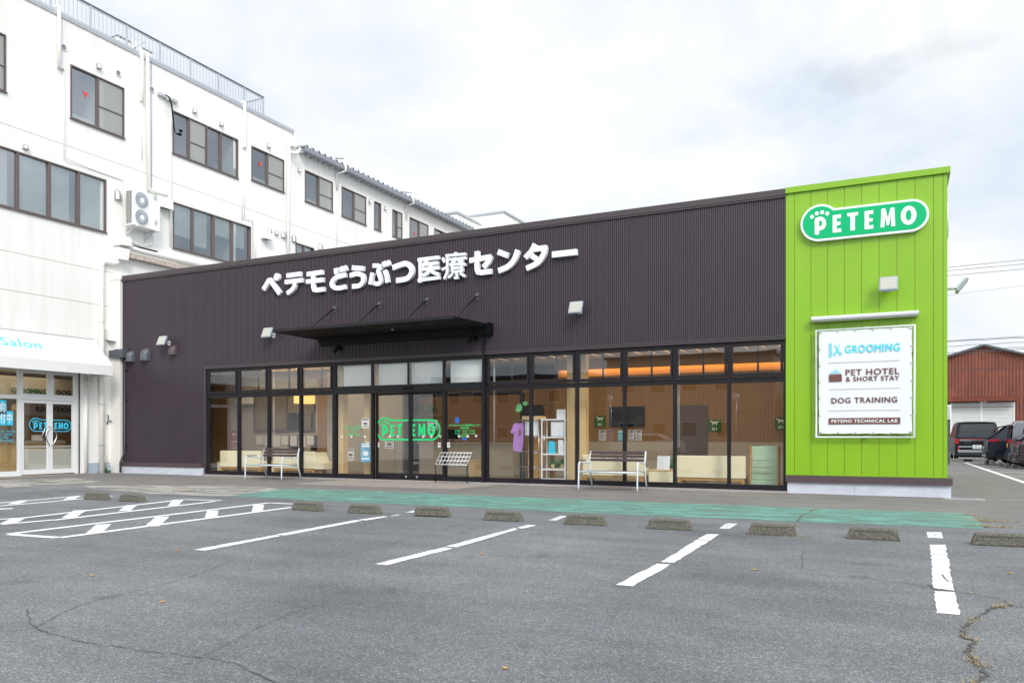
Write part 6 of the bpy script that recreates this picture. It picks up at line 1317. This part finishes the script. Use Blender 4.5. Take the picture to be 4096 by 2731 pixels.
# ================================================================== warehouse and lot behind
YW2 = 85.0; k_ = YW2 / 55
def wh(px, py): return fac(px, py, YW2)
rx, rz_ = wh(3934, 1384); lx, lz = wh(3790, 1427); sl = (rz_ - lz) / (rx - lx); hw = 11.0
ws = thing('warehouse', 'red-brown corrugated metal warehouse with a low gable and two white roller shutters', 'warehouse', (rx, YW2 + 10, 0))
sx0, sz = wh(3806, 1612); sx1 = wh(4054, 1612)[0]; sm = wh(3925, 1612)[0]; ez = rz_ - hw * sl
def corr(mb, x0, x1, zb, ztop, y, pitch, d):
    n = int((x1 - x0) / pitch)
    v = []
    for i in range(n * 4 + 1):
        x = x0 + (x1 - x0) * i / (n * 4); yy = y - (d if i % 4 in (2, 3) else 0); v += [(x, yy, zb(x)), (x, yy, ztop(x))]
    mb.add(v, [(2 * i, 2 * i + 2, 2 * i + 3, 2 * i + 1) for i in range(n * 4)])
roofz = lambda x: rz_ - abs(x - rx) * sl - .05
q = MB(); corr(q, rx - hw, sx0 - .1, lambda x: 0, roofz, YW2, .27, .05); corr(q, sx0 - .1, sx1 + .1, lambda x: sz + .12, roofz, YW2, .27, .05); corr(q, sx1 + .1, rx + hw, lambda x: 0, roofz, YW2, .27, .05)
q.box(rx - hw, rx - hw + .1, YW2, YW2 + 20, 0, ez); q.box(rx + hw - .1, rx + hw, YW2, YW2 + 20, 0, ez); q.build('corrugated_wall', M['rustbrown'], ws)
q = MB()
for s in (-1, 1): q.prism([(rx, YW2 - .5, rz_), (rx, YW2 - .5, rz_ + .16), (rx + s * (hw + .4), YW2 - .5, ez - .1), (rx + s * (hw + .4), YW2 - .5, ez - .26)], (0, 20.5, 0))
q.build('roof', M['hoodgrey'], ws)
q = MB()
for z in (3.0, 5.3): 
    zz = CAM_Z + (z - CAM_Z) * k_
    if zz < rz_: q.box(rx - hw * .7, rx + hw * .9, YW2 - .06, YW2 - .052, zz, zz + .05)
q.build('sheet_seam', M['band'], ws)
for a, c in ((sx0, sm - .06), (sm + .06, sx1)):
    q = MB(); n = int(sz / .12); v = []
    for i in range(n + 1):
        z = sz * i / n; v += [(a, YW2 - .02, z), (c, YW2 - .02, z), (a, YW2 - .055, z + .05), (c, YW2 - .055, z + .05)]
    q.add(v, [(2 * i, 2 * i + 1, 2 * i + 3, 2 * i + 2) for i in range(2 * n + 1)]); q.build('roller_shutter', M['shutter'], ws)
q = MB(); q.box(sm - .06, sm + .06, YW2 - .09, YW2, 0, sz); q.box(sx0 - .1, sx0, YW2 - .08, YW2, 0, sz); q.box(sx1, sx1 + .1, YW2 - .08, YW2, 0, sz); q.build('shutter_rail', M['walu'], ws)
ax0_, az_ = wh(3786, 1587)[0], wh(4000, 1590)[1]; ax1_ = wh(4070, 1590)[0]; q = MB(); n = 44; v = []
for i in range(n * 2 + 1): x = ax0_ + (ax1_ - ax0_) * i / (n * 2); d_ = .05 if i % 2 else 0; v += [(x, YW2 - .06, az_ + .12 + d_), (x + .12, YW2 - 1.1, az_ - .36 + d_)]
q.add(v, [(2 * i, 2 * i + 2, 2 * i + 3, 2 * i + 1) for i in range(n * 2)]); q.build('door_canopy', M['rustbrown'], ws)
q = MB(); q.box(sx0 - .2, sx1 + .2, YW2 - .10, YW2 - .06, sz + .01, sz + .3); q.build('shutter_box', M['band'], ws); q = MB(); x, z = wh(3940, 1606); q.cyl((x, YW2 - .1, z), (x, YW2 - .25, z), .09, n=10); x = wh(3926, 1606)[0]; q.box(x - .16, x + .16, YW2 - .3, YW2 - .12, z - .08, z); q.build('lamp', M['walu'], ws)
# white lightbox sign on posts
x0, z1 = fac(3775, 1619, 40); x1, z0 = fac(3805, 1676, 40); t = thing('lightbox_sign', 'white upright lightbox sign on two posts partly hidden by the green tower', 'sign', ((x0 + x1) / 2, 40, 0)); q = MB(); q.box(x0, x1, 39.9, 40.1, z0, z1); q.build('sign_case', M['walu'], t); q = MB(); q.box(x0 + .05, x1 - .06, 39.885, 39.897, z0 + .05, z1 - .06); q.build('sign_face', M['alu'], t); q = MB(); q.box(x0 + .1, x0 + .16, 39.95, 40.05, 0, z0); q.box(x1 - .12, x1 - .06, 39.95, 40.05, 0, z0); q.build('posts', M['hoodgrey'], t)

# ---------------------------------------------------------------- cars (own code, one loft per body)
M['paint_dk'] = mat('dark_green_black_paint', (0.010, 0.015, 0.018), .35, .0, spec=.25); M['paint_blue'] = mat('blue_black_paint', (0.012, 0.016, 0.032), .3, .0, spec=.35)
M['paint_silver'] = mat('grey_silver_paint', (.16, .17, .19), .25, .6, coat=1.0); M['paint_brown'] = mat('dark_plum_paint', (.035, .022, .028), .25, .3, coat=1.0); M['paint_white'] = mat('pearl_white_paint', (.75, .75, .74), .25, coat=1.0)
M['chrome'] = mat('chrome', (.8, .8, .82), .12, 1.0); M['plastic'] = mat('black_plastic', (.018, .018, .02), .6); M['plate'] = mat('plate_white', (.75, .77, .74), .5); M['yplate'] = mat('plate_yellow', (.85, .50, .02), .5); M['plateink'] = mat('plate_green', (.02, .12, .08), .6)
def car_body(L, Wd, prof, sections=14, tumble=.16, belt=.95):
    # prof: list of (y, ztop) from the rear (y=0) forward; body is lofted from stations, flat sides that lean in above the belt
    q = MB(); n = len(prof); rings = []
    for i, (y, zt) in enumerate(prof):
        end = 0.0
        w = Wd / 2 * (1 - (.06 if i in (0, n - 1) else (.02 if i in (1, n - 2) else 0)))
        zb = .24 if 0 < i < n - 1 else .34
        zbelt = min(belt, zt - .04); pts = [(w * .90, zb), (w * .985, zb + .12), (w, (zb + zbelt) / 2), (w * .985, zbelt)]
        k = max(0, zt - zbelt) / .7; wi = w * (1 - tumble * min(1, k))
        pts += [(wi + .02, zt - .10 * min(1, k + .1)), (wi - .06, zt - .015), (wi * .5, zt + .012)]
        rings.append([(x, y, z) for x, z in pts] + [(-x, y, z) for x, z in reversed(pts)])
    m_ = len(rings[0]); v = sum(rings, []); f = []
    for i in range(n - 1):
        for j in range(m_): f.append((i * m_ + j, (i + 1) * m_ + j, (i + 1) * m_ + (j + 1) % m_, i * m_ + (j + 1) % m_))
    f += [tuple(reversed(range(m_))), tuple(range((n - 1) * m_, n * m_))]; q.add(v, f, False); return q, rings
def wheels(t, Wd, ys, r=.34):
    for y in ys:
        for s in (-1, 1):
            w = thing('wheel', None, None, (s * (Wd / 2 - .12), y, r)); w.parent = t
            q = MB(); q.tube([(-.10, 0, 0), (-.09, 0, 0), (.09, 0, 0), (.10, 0, 0)], [r * .93, r, r, r * .93], 22); q.build('tyre', M['tyre'], w, False)
            q = MB(); q.tube([(s * .101, 0, 0), (s * .106, 0, 0)], [r * .66, r * .6], 18); q.cyl((s * .1, 0, 0), (s * .118, 0, 0), r * .15, n=10); q.build('rim', M['alu'], w, False)
def arches(q, Wd, ys, r=.40):
    for y in ys:
        for s in (-1, 1):
            x = s * Wd / 2; pts = [(x * .975, y + r * math.cos(a * math.pi / 12), .34 + r * math.sin(a * math.pi / 12)) for a in range(13)] + [(x * .975, y - r, .24), (x * .975, y + r, .24)]
            q.prism(pts, (s * .035, 0, 0))
def side_glass(q, Wd, prof_pts, s, off=.008):   # polygon (y,z) laid on the leaning side
    pass
# van seen from behind
vx, vy = 3.72, 45.6; vW, vH = 1.96, 2.0
van = thing('van', 'dark green-black tall van seen from behind, chrome and red strip across its tailgate', 'van', (3.55, 45.3, 0), math.radians(0))
P = [(0, 1.04), (.05, 1.30), (.16, 1.66), (.26, vH - .10), (.42, vH - .02), (1.4, vH), (2.6, vH - .01), (3.2, vH - .10), (4.0, 1.25), (4.7, 1.08), (4.9, .80)]
q, R = car_body(4.9, vW, P, tumble=.13, belt=1.14); q.build('body', M['paint_dk'], van, False)
q = MB(); q.add([(-.80, .045, 1.20), (.80, .045, 1.20), (.755, .125, 1.58), (.70, .23, 1.90), (-.70, .23, 1.90), (-.755, .125, 1.58)], [(0, 1, 2, 5), (5, 2, 3, 4)]); 
q.v = [(x, y - .055, z) for x, y, z in q.v]; q.build('rear_window', M['carglass'], van, False)
for s in (-1, 1):
    q = MB(); q.add([(s * .975, .55, 1.18), (s * .975, 3.3, 1.18), (s * .90, 3.0, 1.74), (s * .885, .70, 1.80)], [(0, 1, 2, 3)]); q.build('side_window', M['carglass'], van, False)
    q = MB(); q.rbox(s * .875 - .085, s * .875 + .085, -.035, .10, .88, 1.13, .02); q.build('tail_lamp', M['red'], van, False)
    q = MB(); q.box(s * .80 - .04, s * .80 + .04, -.05, .0, .56, .76); q.build('reflector', M['red'], van, False)
q = MB(); q.box(-.76, .76, -.05, .02, 1.107, 1.13); q.build('red_strip', M['red'], van, False); q = MB(); q.rbox(-.75, .75, -.055, .0, 1.02, 1.10, .01); q.build('chrome_strip', M['chrome'], van, False)
q = MB(); q.rbox(-.80, -.20, -.06, .0, .70, .77, .01); q.rbox(.22, .80, -.06, .0, .70, .77, .01); q.rbox(-.84, .84, -.10, .02, .44, .57, .02); q.build('bumper_trim', M['greymetal'], van, False)
q = MB(); q.box(-.88, .88, -.06, .06, .30, .44); q.box(-.70, .70, .3, 4.3, .20, .28); q.build('lower_bumper', M['plastic'], van, False)
q = MB()
for dx, dz in ((0, .035), (-.032, -.02), (.032, -.02)): q.prism([(dx, -.012, 1.22 + dz + .03), (dx + .02, -.012, 1.22 + dz), (dx, -.012, 1.22 + dz - .03), (dx - .02, -.012, 1.22 + dz)], (0, .01, 0))
q.add(*on_front(text2d('DELICA', .03, .006, (-.55, .55, .925, .965)), -.035)); q.build('badges', M['chrome'], van, False)
q = MB(); q.box(-.19, .19, -.075, -.06, .64, .83); q.build('number_plate', M['plate'], van, False); q = MB(); q.add(*on_front(text2d('23-23', .02, .003, (-.12, .16, .665, .745)), -.0755)); q.add(*on_front(text2d('岐阜 339', .01, .003, (-.10, .11, .765, .81)), -.0755)); q.build('plate_digits', M['plateink'], van, False)
q = MB(); q.tube([(-.18, .0, 1.23), (-.05, .0, 1.31), (.36, .04, 1.335)], .014, 6); q.rbox(-.72, .72, .10, .30, vH - .08, vH - .03, .012); q.build('wiper_and_spoiler', M['plastic'], van, False); wheels(van, vW, (.95, 3.8), .36)
# suv: rear end at left, heading +x, seen on its right side
def turn(t): t.rotation_euler = (0, 0, math.radians(-90))     # local +y (forward) -> world +x ; local +x (right) -> world -y
def small_car(name, lab, x, y, Wd, H, paint, P, cat, tumble=.18, belt=1.0):
    t = thing(name, lab, cat, (x, y, 0)); turn(t); q, R = car_body(4.5, Wd, P, tumble=tumble, belt=belt); q.build('body', paint, t, False); return t
suv = small_car('suv', 'blue-black SUV with a red tail lamp and a roof spoiler beside the van', 3.55, 41.1, 1.86, 1.75, M['paint_blue'], [(0, .92), (.04, 1.12), (.30, 1.30), (.62, 1.60), (.75, 1.69), (1.6, 1.76), (2.4, 1.74), (2.9, 1.62), (3.5, 1.15), (4.3, 1.0), (4.6, .75)], 'car', .22, 1.05)
q = MB(); arches(q, 1.86, (.98, 3.6), .43); q.rbox(-.94, .94, -.06, .30, .30, .62, .03); q.box(.90, .965, .3, 4.2, .26, .46); q.build('black_cladding', M['plastic'], suv, False)
q = MB(); q.prism([(-.66, .42, 1.63), (.66, .42, 1.63), (.62, .95, 1.75), (-.62, .95, 1.75)], (0, 0, .035)); q.build('spoiler', M['plastic'], suv, False)
q = MB(); q.add([(-.70, .00, 1.09), (.70, .00, 1.09), (.64, .50, 1.60), (-.64, .50, 1.60)], [(0, 1, 2, 3)]); q.v = [(x, y - .02, z + .03) for x, y, z in q.v]; q.build('rear_window', M['carglass'], suv, False)
for s in (-1, 1):
    q = MB(); q.prism([(s * .945, .02, 1.06), (s * .945, .04, 1.11), (s * .945, .40, 1.15), (s * .945, .48, 1.06), (s * .945, .18, 1.02)], (-s * .14, 0, 0)); q.build('tail_lamp', M['red'], suv, False)
    q = MB(); q.add([(s * .935, .95, 1.12), (s * .935, 3.2, 1.12), (s * .80, 2.75, 1.55), (s * .77, 1.15, 1.60)], [(0, 1, 2, 3)]); q.build('side_window', M['carglass'], suv, False)
q = MB(); q.rbox(-.2, .2, -.085, -.06, .66, .80, .01); q.rbox(-.8, .8, -.08, -.05, .36, .44, .01); q.build('bumper_insert', M['greymetal'], suv, False); q = MB(); q.prism([(0, 1.2, 1.745), (0, 1.55, 1.76), (0, 1.28, 1.86)], (.03, 0, 0)); q.build('roof_fin', M['paint_blue'] if False else M['plastic'], suv, False); wheels(suv, 1.86, (.98, 3.6), .36)
kei = small_car('minivan', 'boxy grey minivan with a yellow number plate, cut by the right edge of the photo', 4.15, 38.5, 1.52, 1.92, M['paint_silver'], [(0, .95), (.03, 1.10), (.10, 1.70), (.22, 1.86), (1.2, 1.92), (2.4, 1.90), (2.8, 1.7), (3.2, 1.0), (3.4, .7)], 'minivan', .08, 1.05)
q = MB(); q.add([(-.66, -.005, 1.14), (.66, -.005, 1.14), (.60, .08, 1.74), (-.60, .08, 1.74)], [(0, 1, 2, 3)]); q.build('rear_window', M['carglass'], kei, False)
for s in (-1, 1):
    q = MB(); q.rbox(s * .71 - .035, s * .71 + .035, -.03, .05, 1.00, 1.14, .01); q.build('tail_lamp', M['red'], kei, False); q = MB(); q.add([(s * .768, .35, 1.12), (s * .768, 2.7, 1.12), (s * .715, 2.45, 1.68), (s * .715, .45, 1.72)], [(0, 1, 2, 3)]); q.build('side_window', M['carglass'], kei, False)
q = MB(); q.box(-.64, .64, -.03, .0, 1.06, 1.10); q.build('chrome_strip', M['chrome'], kei, False); q = MB(); q.rbox(-.16, .16, -.05, -.03, .80, .97, .005); q.build('number_plate', M['yplate'], kei, False); q = MB(); q.rbox(-.74, .74, -.09, .06, .30, .56, .03); q.build('bumper', M['paint_silver'], kei, False); wheels(kei, 1.52, (.6, 2.9), .30)
hat = small_car('hatchback', 'dark plum hatchback nearest in the row, almost wholly beyond the right edge of the photo', 4.10, 35.9, 1.70, 1.52, M['paint_brown'], [(0, .85), (.04, 1.0), (.35, 1.35), (.7, 1.48), (1.8, 1.52), (2.5, 1.4), (3.1, 1.0), (3.9, .85), (4.0, .65)], 'car', .2, .95)
for s in (-1, 1):
    q = MB(); q.rbox(s * .76 - .07, s * .76 + .07, -.02, .10, .99, 1.05, .012); q.build('tail_lamp', M['red'], hat, False)
q = MB(); q.rbox(-.8, .8, -.07, .1, .28, .6, .04); q.build('bumper', M['paint_brown'], hat, False); q = MB(); q.add([(-.66, .0, 1.03), (.66, .0, 1.03), (.6, .38, 1.36), (-.6, .38, 1.36)], [(0, 1, 2, 3)]); q.v = [(x, y, z + .04) for x, y, z in q.v]; q.build('rear_window', M['carglass'], hat, False); wheels(hat, 1.70, (.7, 3.2), .30)
# stops behind
M['stopgrey'] = mat('grey_stop', (.17, .17, .15), .9, var=.25, vscale=10)
for i, (x, y, rz, lab) in enumerate(((2.62, 44.6, 0, 'low wheel stop behind the van, half hidden by the green tower'), (3.62, 44.8, 0, 'low wheel stop under the right rear of the van'), (3.62, 41.3, 90, 'wheel stop at the rear of the SUV, farthest of the four'), (3.72, 39.9, 90, 'second wheel stop from the back, by the SUV rear wheel'), (3.86, 38.5, 90, 'third wheel stop from the back, behind the minivan'), (3.95, 37.2, 90, 'fourth wheel stop, nearest of those behind the parked cars'), (4.05, 36.0, 90, 'wheel stop at the right photo edge behind the hatchback'))):
    o = stop_mb(30 + i, .62).build('wheel_stop', M['stopgrey'], world=False); o.location = (x, y, .0); o.rotation_euler = (0, 0, math.radians(rz)); o.scale = (1, 1, 1.25); tag(o, lab, 'wheel stop', 'wheel stops in the lot behind the clinic')
# power lines
def line(a, c, Y, lab, r=.015, sag=.0, wavy=0):
    p0 = fac(*a, Y); p1 = fac(*c, Y); dx, dz = p1[0] - p0[0], p1[1] - p0[1]; pts = []
    for i in range(41): u = -3.2 + 7.4 * i / 40; pts.append((p0[0] + dx * u, Y, p0[1] + dz * u + wavy * math.sin(i * 2.4)))
    q = MB(); q.tube(pts, r, 5); return one('power_line', q, M['hoodgrey'], lab, 'power line', 'overhead lines right of the tower')
line((3790, 1070), (4096, 1039), 60, 'uppermost thin overhead line right of the tower', .016); line((3790, 1083), (4096, 1056), 60, 'second overhead line from the top right of the tower', .016); line((3790, 1103), (4096, 1076), 60, 'third overhead line from the top right of the tower', .016); line((3790, 1181), (4096, 1143), 60, 'faint overhead line just below the side floodlight', .008)
line((3790, 1363), (4096, 1345), 70, 'upper of the heavy lines just above the warehouse ridge', .02); line((3790, 1366), (4096, 1350), 70, 'knotted heavy line running close under the upper one', .022, wavy=.02); line((3790, 1385), (4096, 1368), 70, 'spiral-wrapped line touching the height of the warehouse ridge', .02, wavy=.04); line((3790, 1410), (4096, 1388), 70, 'loosely waved line crossing in front of the warehouse gable', .02, wavy=.05); line((3790, 1418), (4096, 1395), 70, 'lowest line crossing in front of the warehouse gable', .02)

# ================================================================== across the road, mirrored in the shop windows
M['sidinggrey'] = mat('grey_siding', (.38, .36, .34), .7, var=.06, vscale=1); M['sidingbrown'] = mat('brown_siding', (.27, .22, .18), .7, var=.08, vscale=1); M['fencew'] = mat('pale_fence', (.55, .56, .55), .6)
def house(x0, x1, y, d, h, m, lab, rows, gable=False):
    t = thing('house_across_road', lab, 'building', ((x0 + x1) / 2, y - d / 2, 0)); q = MB(); q.box(x0, x1, y - d, y, 0, h); q.build('wall', M[m], t); q = MB()
    if gable: q.prism([(x0 - .4, y + .4, h), (x1 + .4, y + .4, h), ((x0 + x1) / 2, y + .4, h + 2)], (0, -d - .8, 0))
    else: q.box(x0 - .2, x1 + .2, y - d - .2, y + .2, h, h + .25)
    q.build('roof', M['hoodgrey'], t)
    for z in rows:
        x = x0 + 1.2
        while x < x1 - 2: 
            w = MB(); w.box(x, x + 1.3, y, y + .05, z, z + 1.2); f_ = w.build('window', M['walu'], t); w = MB(); w.box(x + .06, x + 1.24, y + .051, y + .055, z + .06, z + 1.14); w.build('pane', M['carglass'], f_); x += 2.6
house(-22, -8.5, -26, 9, 7.6, 'sidinggrey', 'grey two-storey house mirrored in the right-hand shop windows', (1.2, 4.8)); house(-6.5, 12, -30, 10, 6.4, 'sidingbrown', 'long brown house mirrored in the windows nearest the tower', (4.0,), True); house(-45, -24, -28, 9, 6.6, 'sidingbrown', 'brown house mirrored in the entrance glass', (1.0, 4.2)); house(-78, -48, -24, 9, 6.0, 'sidinggrey', 'long low grey house mirrored in the left-hand shop windows', (1.0,)); house(16, 46, -34, 10, 8.5, 'sidinggrey', 'large grey building across the road behind the camera', (1.2, 4.8))
t = thing('mesh_fence', 'pale mesh fence along the road mirrored in the shop windows', 'fence', (-15, -16, 0)); q = MB()
for i in range(41): x = -60 + i * 2.5; q.box(x - .03, x + .03, -16.03, -15.97, 0, 1.15)
q.build('posts', M['fencew'], t); q = MB()
for z in [.1 + .1 * k for k in range(11)]: q.box(-60, 40, -15.99, -15.98, z, z + .012)
for i in range(1000): q.box(-60 + i * .1, -59.988 + i * .1, -15.978, -15.97, .08, 1.12)
q.build('mesh', M['fencew'], t)
sed = thing('sedan', 'white sedan mirrored in the right-hand shop windows', 'car', (-12.2, -12.5, 0)); sed.rotation_euler = (0, 0, math.radians(90)); P = [(0, .8), (.1, 1.0), (.9, 1.08), (1.5, 1.40), (2.2, 1.46), (2.9, 1.38), (3.6, 1.02), (4.4, .88), (4.6, .65)]; q, R = car_body(4.6, 1.8, P, tumble=.25, belt=.92); q.build('body', M['paint_white'], sed, False)
for s in (-1, 1):
    q = MB(); q.add([(s * .905, .95, .98), (s * .905, 3.5, .98), (s * .76, 2.85, 1.34), (s * .74, 1.5, 1.36)], [(0, 1, 2, 3)]); q.build('side_window', M['carglass'], sed, False)
wheels(sed, 1.8, (.85, 3.65), .33)
for x, lab in ((-17.5, 'round-headed street lamp mirrored in the right-hand windows'), (-9.2, 'second round-headed street lamp mirrored nearer the tower')):
    t = thing('street_lamp', lab, 'street lamp', (x, -14, 0)); q = MB(); q.tube([(x, -14, 0), (x, -14, 3.6)], .06, 8); q.build('pole', M['alu'], t); q = MB(); q.tube([(x, -14, 3.6), (x, -14, 3.7), (x, -14, 3.9), (x, -14, 4.0)], [.12, .2, .2, .08], 14); q.build('lamp_head', M['signwhite'], t)
